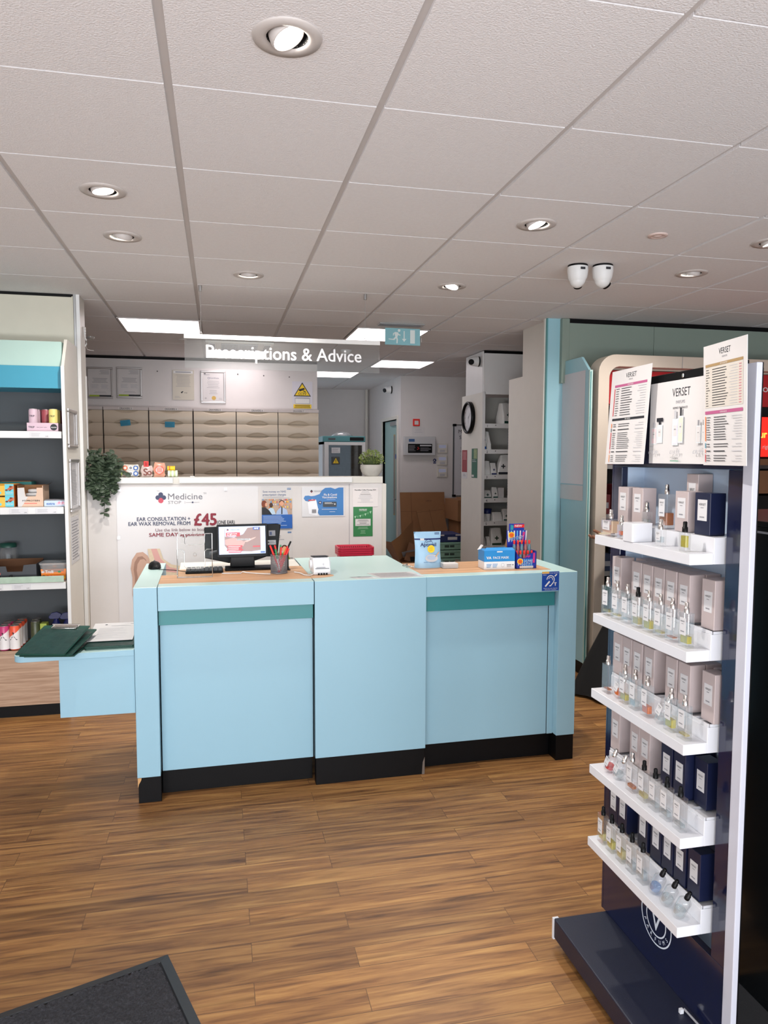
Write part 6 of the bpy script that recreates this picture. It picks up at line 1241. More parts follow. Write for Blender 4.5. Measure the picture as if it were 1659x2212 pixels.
L2 = [('straw', 0.08), ('straw', 0.05), ('clear', 0.06), ('straw', 0.25), ('yellow', 0.30), ('straw', 0.06), ('amber', 0.03), ('yellow', 0.25)]
for k, y in enumerate((-0.222, -0.276, -0.329, -0.382, -0.437, -0.489, -0.541, -0.598)): putb(1, y, bl(1, k, 'black' if k == 3 else 'silver', ['empty', 'nearly empty', 'clear', 'clear', 'yellow-tinted', 'clear', 'clear', 'yellow-tinted'][k]), L2[k][0], L2[k][1], 'black' if k == 3 else 'silver', rot=(0, 0, [0.12, 0.1, 0.05, 0, 0, 0.03, 0, 0.03][k]), scale=(1, 1, 1.0 if k else 1.02))
T3 = [(-0.234, 'amber', 0.04, 0), (-0.328, 'yellow', 0.22, 0), (-0.381, 'clear', 0.2, 0), (-0.440, 'orange', 0.28, 0), (-0.547, 'yellow', 0.30, 0), (-0.604, 'straw', 0.05, 0)]
nm3 = ['unlabelled clear tester bottle alone at the far end of the third shelf', 'yellow-based tester bottle right of the first tilted one, third shelf', 'clear tester bottle in the middle of the third shelf', 'orange-based tester bottle left of the tilted pale one, third shelf', 'yellow-green tester bottle second from the near end, third shelf', 'clear tester bottle at the near end of the third shelf']
for k, (y, l, f, _) in enumerate(T3): putb(2, y, nm3[k], l, f, 'silver', **({'label': False} if k == 0 else {}))
RT = (0.0, 0.30, 0.0)
putb(2, -0.283, 'small round bottle with orange liquid leaning back on the third shelf', 'orange', 0.4, 'silver', x=2.452, rot=(0.32, 0.18, 0), z=SZ[2]+0.006, w=0.032, h=0.048, rnd=True)
putb(2, -0.492, 'small round clear bottle leaning back between the orange and yellow ones', 'clear', 0.3, 'silver', x=2.452, rot=(0.32, 0.18, 0), z=SZ[2]+0.006, w=0.032, h=0.056, rnd=True)
putb(3, -0.246, 'small round bottle with red liquid leaning back at the far end of the fourth shelf', 'red', 0.35, 'silver', x=2.450, rot=(0.34, 0.15, 0), z=SZ[3]+0.006, w=0.032, h=0.050, rnd=True)
putb(3, -0.297, 'small round clear bottle leaning beside the red one, fourth shelf', 'clear', 0.3, 'silver', x=2.450, rot=(0.34, 0.15, 0), z=SZ[3]+0.006, w=0.032, h=0.052, rnd=True)
for k, (y, l, f, c) in enumerate(((-0.378, 'amber', 0.1, 'silver'), (-0.436, 'straw', 0.15, 'black'), (-0.489, 'clear', 0.1, 'black'), (-0.541, 'clear', 0.15, 'black'), (-0.598, 'clear', 0.1, 'black'))):
    putb(3, y, bl(3, k+2, c, ['orange-based', 'straw-tinted', 'clear', 'clear', 'clear'][k]), l, f, c)
for k, (y, l, f) in enumerate(((-0.228, 'straw', 0.3), (-0.278, 'yellow', 0.3), (-0.334, 'straw', 0.35), (-0.388, 'clear', 0.25), (-0.442, 'clear', 0.3))):
    putb(4, y, bl(4, k, 'black', ['straw-tinted', 'yellow-tinted', 'straw-based', 'clear', 'clear'][k]), l, f, 'black')
for k, (y, l) in enumerate(((-0.492, 'blue'), (-0.545, 'clear'), (-0.598, 'clear'))):
    putb(4, y, ['round pale blue bottle leaning back, first of three on the bottom shelf', 'round clear bottle leaning back, middle of the three on the bottom shelf', 'round clear bottle leaning back at the near end of the bottom shelf'][k], l, 0.35, 'black', x=2.450, rot=(0.42, 0.12, 0), z=SZ[4]+0.006, w=0.032, h=0.060, rnd=True, label=False)
# small acrylic sign foot on the plinth
t = thing('plinth_sign_holder', 'white-edged low sign holder on the near end of the navy plinth', 'sign holder', (2.48, -0.66, 0.1005))
MB().box(2.478, 2.488, -0.584, -0.576, 0.1005, 0.112, WHITE2).box(2.40, 2.488, -0.80, -0.788, 0.1005, 0.11, WHITE2).build('white_edge', t)
MB().tube([(2.492, -0.580, 0.110), (2.505, -0.80, 0.106)], 0.003, GREY, 8).build('rod', t)
# black cabinet beyond the stand
t = thing('black_cabinet', 'glossy black cabinet behind the perfume stand at the right edge', 'cabinet', (3.1, -0.8, 0)); BG2 = mat('black_gloss', '#0E1214', 0.22, coat=0.3)
MB().box(2.80, 3.45, -1.75, -0.02, 0.0, 1.36, BG2).build('body', t, bevel=0.004); MB().box(2.795, 3.46, -1.76, -0.01, 1.36, 1.375, BLACK).build('top', t, bevel=0.002)
MB().box(2.7975, 2.80, -1.74, -0.03, 1.34, 1.346, GREY).build('trim_strip', t)
tag(MB().box(2.66, 5.4, -1.95, -0.38, 0.0005, 0.004, mat('dark_carpet', '#26262A', 0.95, bump=0.5, bscale=200)).build('dark_floor_mat'), 'dark carpet mat under the black cabinet', 'mat')
# entrance mat
A0 = Vector((1.145, 0.092, 0)); d1 = (Vector((0.705, -0.060, 0))-A0).normalized(); d2 = Vector((0.335, -1, 0)).normalized(); d2 = (d2-d1*d1.dot(d2)).normalized()
L1, L2_ = 1.4, 1.0; t = thing('entrance_mat', 'black entrance mat with rubber border in the bottom left corner', 'door mat', tuple(A0+d1*L1/2+d2*L2_/2))
RUB = mat('rubber_border', '#2A2C30', 0.55, bump=0.2, bscale=30); PILE = mat('mat_pile', '#323237', 0.95, bump=1.0, bscale=200, var=0.75, scale=200)
bw_ = 0.036; P4 = [A0, A0+d1*L1, A0+d1*L1+d2*L2_, A0+d2*L2_]; Q4 = [A0+d1*bw_+d2*bw_, A0+d1*(L1-bw_)+d2*bw_, A0+d1*(L1-bw_)+d2*(L2_-bw_), A0+d1*bw_+d2*(L2_-bw_)]
b = MB()
for i in range(4):
    j = (i+1) % 4; a0, a1, b0, b1 = P4[i], P4[j], Q4[i], Q4[j]; h1, h2 = Vector((0, 0, 0.001)), Vector((0, 0, 0.008))
    e0 = a0.lerp(b0, 0.82); e1 = a1.lerp(b1, 0.82); g0 = a0.lerp(b0, 0.90); g1 = a1.lerp(b1, 0.90)
    for (u0, u1, hu), (v0, v1, hv) in (((a0, a1, h1), (e0, e1, h2)), ((e0, e1, h2), (g0, g1, h2*0.5)), ((g0, g1, h2*0.5), (b0, b1, h2))): b.add([u0+hu, u1+hu, v1+hv, v0+hv], [(3,2,1,0)], RUB)
b.build('rubber_border', t)
vs = []; fs = []; NN, MM = 300, 190; rr = random.Random(1)
o_, ax_, ay_ = Q4[0], d1, d2
for j in range(MM+1):
    for i in range(NN+1):
        q = o_+ax_*((L1-2*bw_)*i/NN)+ay_*((L2_-2*bw_)*j/MM); q.z = 0.0050+rr.random()*0.0065; vs.append(q)
for j in range(MM):
    for i in range(NN): a = j*(NN+1)+i; fs.append((a, a+NN+1, a+NN+2, a+1))
tag(MB().add(vs, fs, PILE, True).build('pile', t), None, None, None, 'stuff')
# ================================================================== RIGHT SIDE: blue column, fascia, post office counter
MINT = mat('mint_green_panel', '#87968B', 0.5, var=0.02); BLC = mat('blue_column', '#9CC7D2', 0.4, var=0.02)
struct('wall_column', MB().box(3.700, 3.830, 2.905, 2.93, 0, CE, BLC).box(3.695, 3.702, 2.900, 2.93, 0, CE, mat('teal_edge', '#5C9C9F', .5)), 'pale blue column strip reaching the ceiling')
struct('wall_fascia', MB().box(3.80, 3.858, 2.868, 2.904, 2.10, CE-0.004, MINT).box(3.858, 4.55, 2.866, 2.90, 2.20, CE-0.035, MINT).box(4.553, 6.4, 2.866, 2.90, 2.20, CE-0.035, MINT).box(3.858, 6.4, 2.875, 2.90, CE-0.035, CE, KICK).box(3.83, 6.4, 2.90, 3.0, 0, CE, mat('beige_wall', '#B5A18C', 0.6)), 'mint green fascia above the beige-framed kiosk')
t = thing('blue_end_panel', 'tall pale blue end panel with slanted top and a blank poster', 'end panel', (3.85, 2.75, 0))
MB().prism([(2.508, 0.09), (2.508, 2.152), (2.625, 2.260), (3.03, 2.262), (3.03, 0.09)], 'x', 3.830, 3.850, BLC).build('panel', t, bevel=0.0015)
MB().box(3.829, 3.852, 2.494, 2.508, 0.09, 2.156, mat('mint_edge', '#B5CFC8', 0.4)).box(3.834, 3.838, 2.489, 2.494, 0.09, 2.145, TEAL).build('front_trim', t)
MB().box(3.834, 3.852, 2.50, 3.03, 0, 0.09, BLACK).build('plinth', t)
s = Sheet(frame((3.8285, 3.018, 1.36), (0, -1, 0), (0, 0, 1)), 0.462, 0.80, mat('blank_poster', '#CDCBD0', 0.35, var=0.02), 0.001); s.build('blank_poster', t)
s = Sheet(frame((3.8285, 3.018, 1.245), (0, -1, 0), (0, 0, 1)), 0.462, 0.108, mat('blank_poster2', '#C3C4C6', 0.35), 0.0008); s.build('poster_tail', t)
# shelving with red header seen in the gaps
t = thing('gift_shelving', 'dark shelving with red header glimpsed between the blue panel and beige arch', 'shelving unit', (4.4, 2.75, 0))
MB().box(3.856, 5.9, 2.84, 2.862, 0, 2.18, mat('dark_back', '#1B1413', 0.7)).build('back_panel', t)
MB().box(3.856, 5.9, 2.66, 2.70, 1.925, 2.075, RED).build('red_header', t)
for z in (0.30, 0.72, 1.14, 1.50): MB().box(3.856, 5.9, 2.63, 2.84, z-0.03, z, mat('shelf_grey', '#8E8B8A', .5)).build('shelf', t)
rr = random.Random(21)
for i, (z, n) in enumerate(((0.30, 5), (0.72, 5), (1.14, 6), (1.50, 6))):
    x = 3.90
    for k in range(n):
        w, h = rr.uniform(0.05, 0.09), rr.uniform(0.12, 0.24); c = rr.choice(('#5E1E22', '#2B2F6A', '#28324A', '#6B2A2A', '#3A2A28'))
        if x+w > 4.42: break
        tt = thing('boxed_gift', '%s boxed item, %s from left on the %s dark shelf behind stand' % ({'#5E1E22': 'maroon', '#2B2F6A': 'blue', '#28324A': 'slate', '#6B2A2A': 'brick red', '#3A2A28': 'brown'}[c], ORDN[k], ['lowest', 'second lowest', 'second highest', 'highest'][i]), 'box', (x+w/2, 2.70, z), 'boxes on the dark shelves')
        MB().box(x, x+w, 2.66, 2.74, z+0.0005, z+h, mat('gift'+c[1:], c, 0.5, var=0.3, scale=30)).build('carton', tt, bevel=0.002); MB().box(x+w*0.2, x+w*0.8, 2.6592, 2.66, z+h*0.3, z+h*0.6, GREY).build('label', tt)
        x += w+0.012
# beige rounded arch frame of the post office counter
BE = mat('arch_beige', '#CDBFB0', 0.35, var=0.02)
def arch(name, x0, x1, z1, w, y0, y1, r, parent):
    def outl(x0, x1, z1, r):
        pts = [(x0, 0.12), (x0, z1-r)]+[(x0+r-r*math.cos(a), z1-r+r*math.sin(a)) for a in [pi/2*i/10 for i in range(1, 11)]]
        pts += [(x1-r+r*math.sin(a), z1-r+r*math.cos(a)) for a in [pi/2*i/10 for i in range(0, 11)]]+[(x1, 0.12)]; return pts
    o = outl(x0, x1, z1, r); i_ = outl(x0+w, x1-w, z1-w, r*0.62); n = len(o); b = MB()
    vs = [(x, y0, z) for x, z in o]+[(x, y0, z) for x, z in i_]+[(x, y1, z) for x, z in o]+[(x, y1, z) for x, z in i_]
    fs = []
    for k in range(n-1): fs += [(k, n+k, n+k+1, k+1), (2*n+k, 2*n+k+1, 3*n+k+1, 3*n+k), (k, k+1, 2*n+k+1, 2*n+k), (n+k, 3*n+k, 3*n+k+1, n+k+1)]
    b.add(vs, fs, BE); return b.build(name, parent, bevel=0.003)
t = thing('service_kiosk', 'service kiosk in a beige rounded frame with red header, behind the perfume stand', 'kiosk', (4.6, 2.55, 0))
arch('frame', 3.878, 5.95, 2.262, 0.082, 2.46, 2.60, 0.13, t)
MB().box(4.52, 4.523, 2.4585, 2.4598, 2.18, 2.262, GREY).build('frame_joint', t)
MB().box(3.96, 5.87, 2.56, 2.60, 1.93, 2.165, RED).build('red_header', t)
MB().box(4.04, 5.87, 2.555, 2.5599, 2.17, 2.179, BE).build('header_lip', t)
s = MB(FR(5.225, 2.5585, 2.04)); s.text('Post Office', WHITE, 0.052, 0, 0, 'L', width=0.42); s.build('lettering', t)
MB().box(5.10, 5.86, 2.54, 2.60, 1.86, 1.925, BLACK).build('black_rail', t)
s = Sheet(FR(5.06, 2.50, 1.56), 0.70, 0.29, mat('lit_red_screen', '#F0281C', 0.3, emit=0.7), 0.02); s.t_('your', 0.13, 0.14, 0.052, mat('screen_yellow', '#FFE25A', 0.4, emit=0.8), width=0.13, bold=0.03); s.t_('the right way', 0.035, 0.06, 0.028, mat('screen_white', '#FFFFFF', 0.4, emit=0.7), 'L' and None or WHITE) if False else s.t_('the right cover', 0.095, 0.06, 0.028, WHITE, al='L', width=0.25)
s.build('lit_screen', t)
MB().box(5.0, 5.85, 2.35, 2.60, 1.50, 1.545, CARDD).box(5.0, 5.85, 2.30, 2.60, 1.30, 1.46, CARDD).build('wooden_ledge', t)
MB().box(4.40, 5.86, 2.36, 2.60, 0.0, 1.28, BLACK).build('counter_body', t)
# cream end panel in front of the shelving tower
t = thing('cream_end_panel', 'tall cream end panel between the white bag shelves and the wall return', 'end panel', (3.79, 3.6, 0))
MB().prism([(3.42, 0), (3.42, 2.20), (3.50, 2.215), (3.80, 2.215), (3.80, 0)], 'x', 3.770, 3.79, CREAM).build('panel', t, bevel=0.002)
# ================================================================== SHELVING TOWER (bagged prescriptions)
t = thing('prescription_shelving', 'tall white shelving tower with numbered shelves of bagged prescriptions', 'shelving unit', (4.15, 4.8, 0)); TW_ = t
SY = 4.52
MB().box(3.795, 3.815, SY, 5.12, 0, 2.175, CREAM).prism([(SY+0.02, 2.175), (5.02, 2.175), (5.02, CE-0.01), (SY+0.02, CE-0.01)], 'x', 3.80, 3.815, WHITE).build('side_panel', t, bevel=0.001)
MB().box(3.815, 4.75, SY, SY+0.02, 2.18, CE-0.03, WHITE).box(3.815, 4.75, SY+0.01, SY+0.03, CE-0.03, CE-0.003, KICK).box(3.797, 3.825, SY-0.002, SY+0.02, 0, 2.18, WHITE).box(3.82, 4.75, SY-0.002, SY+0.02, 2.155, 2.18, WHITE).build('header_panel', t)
MB().box(3.815, 4.75, 4.98, 5.0, 0, 2.165, mat('tower_back', '#C9C6BE', .6)).build('back_panel', t)
b = MB().box(4.245, 4.255, 4.97, 4.98, 0, 2.165, LGREY)
for k in range(64): z = 0.35+k*0.028; b.box(4.2475, 4.2525, 4.968, 4.97, z, z+0.014, INK)
b.build('slotted_upright', t)
TZ = [1.876, 1.628, 1.383, 1.156, 0.930, 0.690]
for k, z in enumerate(TZ):
    sh = MB().box(3.82, 4.75, SY+0.003, 4.98, z-0.012, z, WHITE).box(3.82, 4.75, SY, SY+0.004, z-0.042, z, WHITE).build('shelf', t)
    s = MB(FR(3.85, SY-0.0008, z-0.034)); s.text(str(k+1), INK, 0.022, 0.0, 0.0, bold=0.01); s.add([(0.085+0.005*math.cos(q*pi/6), 0.018+0.005*math.sin(q*pi/6), 0) for q in range(12)], [tuple(range(12))], INK); s.build('shelf_number', sh)
# wall clock on the side panel
t = thing('wall_clock', 'round black-rimmed wall clock on the side of the shelving tower', 'clock', (3.795, 4.87, 1.948))
c = Vector((3.794, 4.87, 1.948)); Rm = Matrix.Rotation(-pi/2, 4, 'Y')
MB().lathe([(0.150, 0), (0.160, 0.0), (0.160, 0.032), (0.152, 0.038), (0.140, 0.038), (0.136, 0.018)], BLACK, c, 48, Rm, cap=False).build('rim', t)
MB().lathe([(0.140, 0.012), (0.0001, 0.012)], mat('clock_face', '#DAD9DC', .4), c, 40, Rm, cap=False).build('dial', t)
s = MB(frame((3.779, 4.87, 1.948), (0, -1, 0), (0, 0, 1)))
for k in range(12): a = pi/2-2*pi*k/12; s.text(str(k or 12), INK, 0.017, 0.108*math.cos(a), 0.108*math.sin(a)-0.008)
s.build('numerals', t)
s = MB(frame((3.777, 4.87, 1.948), (0, -1, 0), (0, 0, 1)))
for a, L_, w in ((pi/2-2*pi*1.75/12, 0.070, 0.003), (pi/2-2*pi*6/12-0.05, 0.105, 0.0022)): d_ = Vector((math.cos(a), math.sin(a), 0)); n_ = Vector((-d_.y, d_.x, 0)); s.add([-n_*w-d_*0.012, d_*L_-n_*w*.5, d_*L_+n_*w*.5, n_*w-d_*0.012], [(0,1,2,3)], INK)
s.build('hands', t)
s = Sheet(frame((3.794, 5.095, 1.335), (0, -1, 0), (0, 0, 1)), 0.16, 0.29, LAM, 0.001); s.rect(0, 0.065, 0.16, 0.29, mat('maroon_flyer', '#8E2328', .5)); s.up(); s.lines(0.02, 0.14, 0.19, 0.275, 6, mat('flyer_pink', '#CB8A8A', .5), 0.4, al='C'); s.lines(0.04, 0.12, 0.02, 0.05, 2, GREY, 0.3)
tag(s.build('red_flyer'), 'maroon and white flyer on the tower side, left of the green one', 'flyer')
s = Sheet(frame((3.794, 4.80, 1.348), (0, -1, 0), (0, 0, 1)), 0.165, 0.29, mat('forest_flyer', '#1E5A40', .5), 0.001); s.rect(0.06, 0.19, 0.155, 0.285, mat('flyer_photo', '#8A9A6A', .5, var=0.4, scale=60)); s.up(); s.lines(0.02, 0.14, 0.155, 0.185, 2, LGREY, 0.3); s.rect(0.01, 0.01, 0.07, 0.03, PAPER)
tag(s.build('green_leaflet'), 'dark green flyer on the tower side, below and right of the clock', 'flyer')
# bags and packets
BAGW = mat('paper_bag_white', '#E4E3E0', 0.6, bump=0.25, bscale=12, var=0.03)
def bag(label, x, z, w, h, d, mark=DGREEN2, y=4.60, rz=0.0, lean=0.0, kind='pharmacy_bag', m=BAGW, group='bagged prescriptions on the tower shelves'):
    t = thing(kind, label, 'paper bag', (x, y, z), group); rr = random.Random(int(x*1000+z*777)); nx, nz = 7, 7; vs = []; fs = []; n = 4*nx
    for j in range(nz+1):
        v = j/nz; sq = 1-0.75*max(0, v-0.35)**1.1/0.65**1.1
        for i in range(n):
            s_, u = divmod(i, nx); u /= nx
            px, py = [(u-0.5, -0.5), (0.5, u-0.5), (0.5-u, 0.5), (-0.5, 0.5-u)][s_]
            vs.append((px*w*(1-0.12*v)+lean*v*h+rr.uniform(-.003, .003), py*d*sq+rr.uniform(-.003, .003), v*h*(1-0.05*abs(px))))
    for j in range(nz):
        for i in range(n): fs.append((j*n+i, j*n+(i+1) % n, (j+1)*n+(i+1) % n, (j+1)*n+i))
    b = MB().add(vs, fs, m, True); b.add([vs[i] for i in range(n)], [tuple(range(n-1, -1, -1))], m); b.add([vs[nz*n+i] for i in range(n)], [tuple(range(n))], m); b.build('bag', t, local=True); t.rotation_euler[2] = rz
    if mark is not None:
        s = MB(frame((0, -d/2-0.004, 0), (1, 0, 0), (0, 0.05*d/h, 1))); q = min(w, h)*0.12
        s.box(-q*1.5, q*1.5, h*0.42-q*0.4, h*0.42+q*0.4, 0, 0.0006, mark); s.box(-q*0.4, q*0.4, h*0.42-q*1.5, h*0.42+q*1.5, 0, 0.0006, mark); s.box(-w*0.42, w*0.42, h*0.02, h*0.13, 0, 0.0006, mark); s.build('green_cross_print', t, local=True)
    return t
bag('large upright white pharmacy bag with green print on shelf 1', 4.055, TZ[0], 0.13, 0.205, 0.12, rz=0.35)
bag('plain crumpled white bag at the right of shelf 1', 4.215, TZ[0], 0.12, 0.165, 0.11, mark=None)
bag('narrow blue and white packet at the left of shelf 2', 3.838, TZ[1], 0.028, 0.215, 0.10, mark=BLUE, kind='medicine_packet')
bag('tall slim white packet beside the blue one on shelf 2', 3.885, TZ[1], 0.045, 0.175, 0.10, mark=None, kind='medicine_packet', lean=-0.1)
bag('rounded white bag at the left of shelf 3', 3.865, TZ[2], 0.075, 0.135, 0.10, mark=None)
bag('bluish white bag second on shelf 3', 3.935, TZ[2], 0.06, 0.115, 0.10, mark=DBLUE)
bag('large leaning white bag with a cross mark on shelf 3', 4.03, TZ[2], 0.12, 0.195, 0.10, mark=INK, lean=0.2)
bag('small white packet right of the leaning bag on shelf 3', 4.115, TZ[2], 0.03, 0.075, 0.05, mark=INK)
bag('low white bag at the left of shelf 4', 3.875, TZ[3], 0.085, 0.075, 0.09, mark=DGREEN2)
bag('boxy white packet with green marks on shelf 4', 3.955, TZ[3], 0.055, 0.105, 0.09, mark=DGREEN2, kind='medicine_packet')
tag(MB().box(3.93, 4.035, 4.57, 4.68, TZ[3]+0.080, TZ[3]+0.122, WHITE).box(3.935, 4.02, 4.575, 4.66, TZ[3]+0.122, TZ[3]+0.125, GREY).build('carton_on_packets') if False else MB().box(3.99, 4.05, 4.57, 4.66, TZ[3], TZ[3]+0.100, PAPER).build('medicine_carton', bevel=0.002), 'slim white carton right of the boxy packet on shelf 4', 'carton')
bag('white packet with cross at the right end of shelf 4', 4.215, TZ[3], 0.075, 0.09, 0.09, mark=INK, kind='medicine_packet')
bag('low slumped white bag at the left of shelf 5', 3.845, TZ[4], 0.05, 0.07, 0.09, mark=None)
t = thing('blue_topped_cup', 'white tapered tub with a cobalt blue top on shelf 5', 'tub', (3.895, 4.61, TZ[4]))
MB().lathe([(0.025, 0), (0.032, 0.07)], WHITE, (3.895, 4.61, TZ[4]), 20).build('tub', t); MB().lathe([(0.036, 0.07), (0.044, 0.118), (0.040, 0.118)], DBLUE, (3.895, 4.61, TZ[4]), 20).build('blue_top', t)
bag('wide white packet with small print on shelf 5', 3.985, TZ[4], 0.105, 0.085, 0.08, mark=None, kind='medicine_packet')
bag('white packet with green band right of the wide one on shelf 5', 4.075, TZ[4], 0.07, 0.115, 0.08, mark=DGREEN2, kind='medicine_packet')
bag('tall pale folded bag at the right of shelf 5', 4.18, TZ[4], 0.12, 0.145, 0.09, mark=None)
bag('small white box with black dots at the left of shelf 6', 3.845, TZ[5], 0.038, 0.085, 0.07, mark=None, kind='medicine_packet')
bag('small white box right of its twin on shelf 6', 3.895, TZ[5], 0.038, 0.085, 0.07, mark=None, kind='medicine_packet')
bag('white bag with a dark green emblem on shelf 6', 3.975, TZ[5], 0.115, 0.17, 0.09, mark=mat('dark_emblem', '#123A24', .5))
# ================================================================== CORRIDOR, ALARM WALL
DOORM = mat('door_blue_green', '#9FBFBC', 0.45, var=0.02)
t = tag(MB().box(3.555, 3.685, 6.975, 7.02, 0, 2.085, CREAM).box(3.555, 3.685, 7.88, 7.925, 0, 2.085, CREAM).box(3.555, 3.685, 7.02, 7.88, 2.04, 2.085, CREAM).build('door_1', bevel=0.003), 'doorway with a pale blue-green door at the end of the dispensary', None, None, 'structure')
MB().box(3.60, 3.64, 7.022, 7.878, 0.01, 2.035, DOORM).build('door_leaf', t, bevel=0.002)
MB().box(3.597, 3.60, 7.26, 7.35, 0.78, 1.85, mat('door_vision_frame', '#B49B6B', .5)).box(3.596, 3.597, 7.28, 7.33, 0.80, 1.83, GREY).build('vision_panel', t)
MB().cyl((3.60, 7.12, 1.0), (3.56, 7.12, 1.0), 0.008, STEEL, 10).cyl((3.56, 7.12, 1.0), (3.56, 7.22, 1.0), 0.008, STEEL, 10).build('door_handle', t)
s = MB(frame((3.5965, 7.22, 1.56), (0, -1, 0), (0, 0, 1))); s.add([(0.035*math.cos(q*pi/12), 0.035*math.sin(q*pi/12), 0) for q in range(24)], [tuple(range(24))], BLUE); s.build('round_sign', t)
MB().box(3.57, 3.60, 7.10, 7.45, 1.965, 2.02, STEEL).build('door_closer', t, bevel=0.004)
tag(MB().cyl((3.53, 8.84, 0), (3.53, 8.84, 2.574), 0.022, CREAM, 14).cyl((3.53, 8.84, 2.1), (3.53, 8.84, 2.16), 0.028, CREAM, 14).cyl((3.53, 8.84, 1.2), (3.53, 8.84, 1.26), 0.028, CREAM, 14).build('wall_pipe'), 'cream vertical pipe in the far corner beyond the fridge', 'pipe')
AY = 6.849
t = thing('fire_call_point', 'square red fire call point on the wall above the alarm panel', 'call point', (3.77, AY, 1.935)); MB().box(3.727, 3.815, AY-0.022, AY, 1.945, 2.035, BRED).build('housing', t, bevel=0.004); MB().box(3.745, 3.797, AY-0.024, AY-0.022, 1.962, 2.012, PAPER).build('white_pane', t)
s = Sheet(FR(3.719, AY-0.001, 1.825), 0.165, 0.105, PAPER, 0.001); s.lines(0.03, 0.135, 0.03, 0.09, 3, LGREY, 0.3, al='C'); tag(s.build('alarm_notice'), 'small white notice between the red call point and the alarm panel', 'notice')
t = thing('fire_alarm_panel', 'grey fire alarm control panel with black display on the far wall', 'alarm panel', (3.80, AY-0.04, 1.56))
MB().box(3.600, 4.006, AY-0.085, AY, 1.575, 1.81, mat('panel_grey', '#BFC0C2', .4)).build('case', t, bevel=0.006)
s = Sheet(FR(3.645, AY-0.0855, 1.605), 0.315, 0.115, BLACK, 0.001); s.lines(0.01, 0.10, 0.02, 0.10, 6, GREY, 0.3, seed=1); s.lines(0.16, 0.30, 0.02, 0.07, 5, GREY, 0.3, seed=2); s.rect(0.155, 0.085, 0.305, 0.102, LGREY); s.circ(0.125, 0.045, 0.006, BRED, 10); s.circ(0.14, 0.055, 0.006, BRED, 10); s.circ(0.13, 0.07, 0.006, BRED, 10); s.build('display', t)
MB(FR(3.655, AY-0.0858, 1.745)).box(0, 0.075, 0, 0.035, 0, 0.001, mat('badge_blue2', '#3A5E8E', .4)).build('blue_badge', t)
for k, z in enumerate((1.66, 1.505, 1.352)):
    t = thing('wall_controller', ['top one of three cream wall controllers', 'middle one of three cream wall controllers, beside the round blue sign', 'lowest of three cream wall controllers'][k], 'thermostat', (4.115, AY-0.01, z), 'wall controllers right of the alarm panel')
    MB().box(4.050, 4.183, AY-0.02, AY, z-0.055, z+0.065, CREAM).build('case', t, bevel=0.004); MB().box(4.070, 4.163, AY-0.0215, AY-0.02, z+0.008, z+0.048, mat('lcd_grey', '#5F6358', .3)).build('screen', t); MB().box(4.085, 4.15, AY-0.0215, AY-0.02, z-0.042, z-0.012, LGREY).build('buttons', t)
s = Sheet(FR(3.996, AY-0.001, 1.470), 0.046, 0.066, PAPER, 0.001); s.circ(0.023, 0.042, 0.022, DBLUE, 18); s.up(); s.circ(0.02, 0.042, 0.009, PAPER, 12); s.rect(0.004, 0.002, 0.042, 0.016, DBLUE); tag(s.build('mandatory_sign'), 'tiny round blue mandatory sign left of the middle wall controller', 'sign')
t = thing('whiteboard', 'silver-framed whiteboard with handwritten list, half hidden by the shelving tower', 'whiteboard', (4.6, AY-0.01, 1.05))
MB().box(4.272, 5.05, AY-0.012, AY-0.002, 1.06, 1.96, WHITE2).build('board', t)
MB().box(4.262, 4.274, AY-0.02, AY, 1.05, 1.97, DARK).box(4.262, 5.06, AY-0.02, AY, 1.96, 1.972, STEEL).box(4.262, 5.06, AY-0.02, AY, 1.05, 1.062, STEEL).box(4.256, 4.30, AY-0.024, AY, 1.948, 1.978, BLACK).box(4.256, 4.30, AY-0.024, AY, 1.044, 1.072, BLACK).build('frame', t)
s = MB(FR(4.33, AY-0.0125, 1.86)); s.text('My', INK, 0.045, 0, 0, 'L', shear=0.1); s.text('S', INK, 0.045, 0.015, -0.075, 'L')
for k, ch in enumerate(('SI', 'NK', 'NO', 'AW', 'GH', 'NM', 'AP', 'HE', 'MD', 'OC', 'NS')): s.text('- '+ch if k > 1 else ch, GREY, 0.024, 0.03, -0.20-0.045*k, 'L')
s.build('handwriting', t)
# fridge
t = thing('medicine_fridge', 'glass-door medicine fridge with teal top behind the partition', 'fridge', (2.88, 7.3, 0)); f0, f1, fy = 2.60, 3.145, 7.0
FW_ = mat('fridge_white', '#C9C8C8', .4)
MB().box(f0, f0+0.03, fy+0.03, 7.6, 0.05, 1.74, FW_).box(f1-0.03, f1, fy+0.03, 7.6, 0.05, 1.74, FW_).box(f0, f1, 7.57, 7.6, 0.05, 1.74, FW_).box(f0, f1, fy+0.03, 7.6, 0.0, 0.08, FW_).box(f0, f1, fy+0.03, 7.6, 1.71, 1.74, FW_).build('cabinet', t)
MB().box(f0, f1, fy, 7.6, 1.742, 1.815, mat('fridge_teal', '#4E8E92', .4)).build('top_cap', t, bevel=0.006); MB().box(f1-0.20, f1-0.02, fy-0.002, fy, 1.757, 1.80, BLACK).box(f0+0.07, f0+0.16, fy-0.002, fy, 1.765, 1.79, DARK).build('control_strip', t)
d = MB().box(f0+0.02, f0+0.075, fy, fy+0.03, 0.08, 1.74, WHITE).box(f1-0.04, f1, fy, fy+0.03, 0.08, 1.74, WHITE).box(f0+0.075, f1-0.04, fy, fy+0.03, 1.70, 1.74, WHITE).box(f0+0.075, f1-0.04, fy, fy+0.03, 0.08, 0.16, WHITE).build('door', t, bevel=0.003)
MB().box(f0+0.075, f1-0.04, fy+0.012, fy+0.018, 0.16, 1.70, FRGL).build('glass_pane', d)
MB().box(f0+0.03, f1-0.03, 7.55, 7.57, 0.08, 1.71, mat('fridge_inner', '#4A4D50', .6)).build('inner_lining', t)
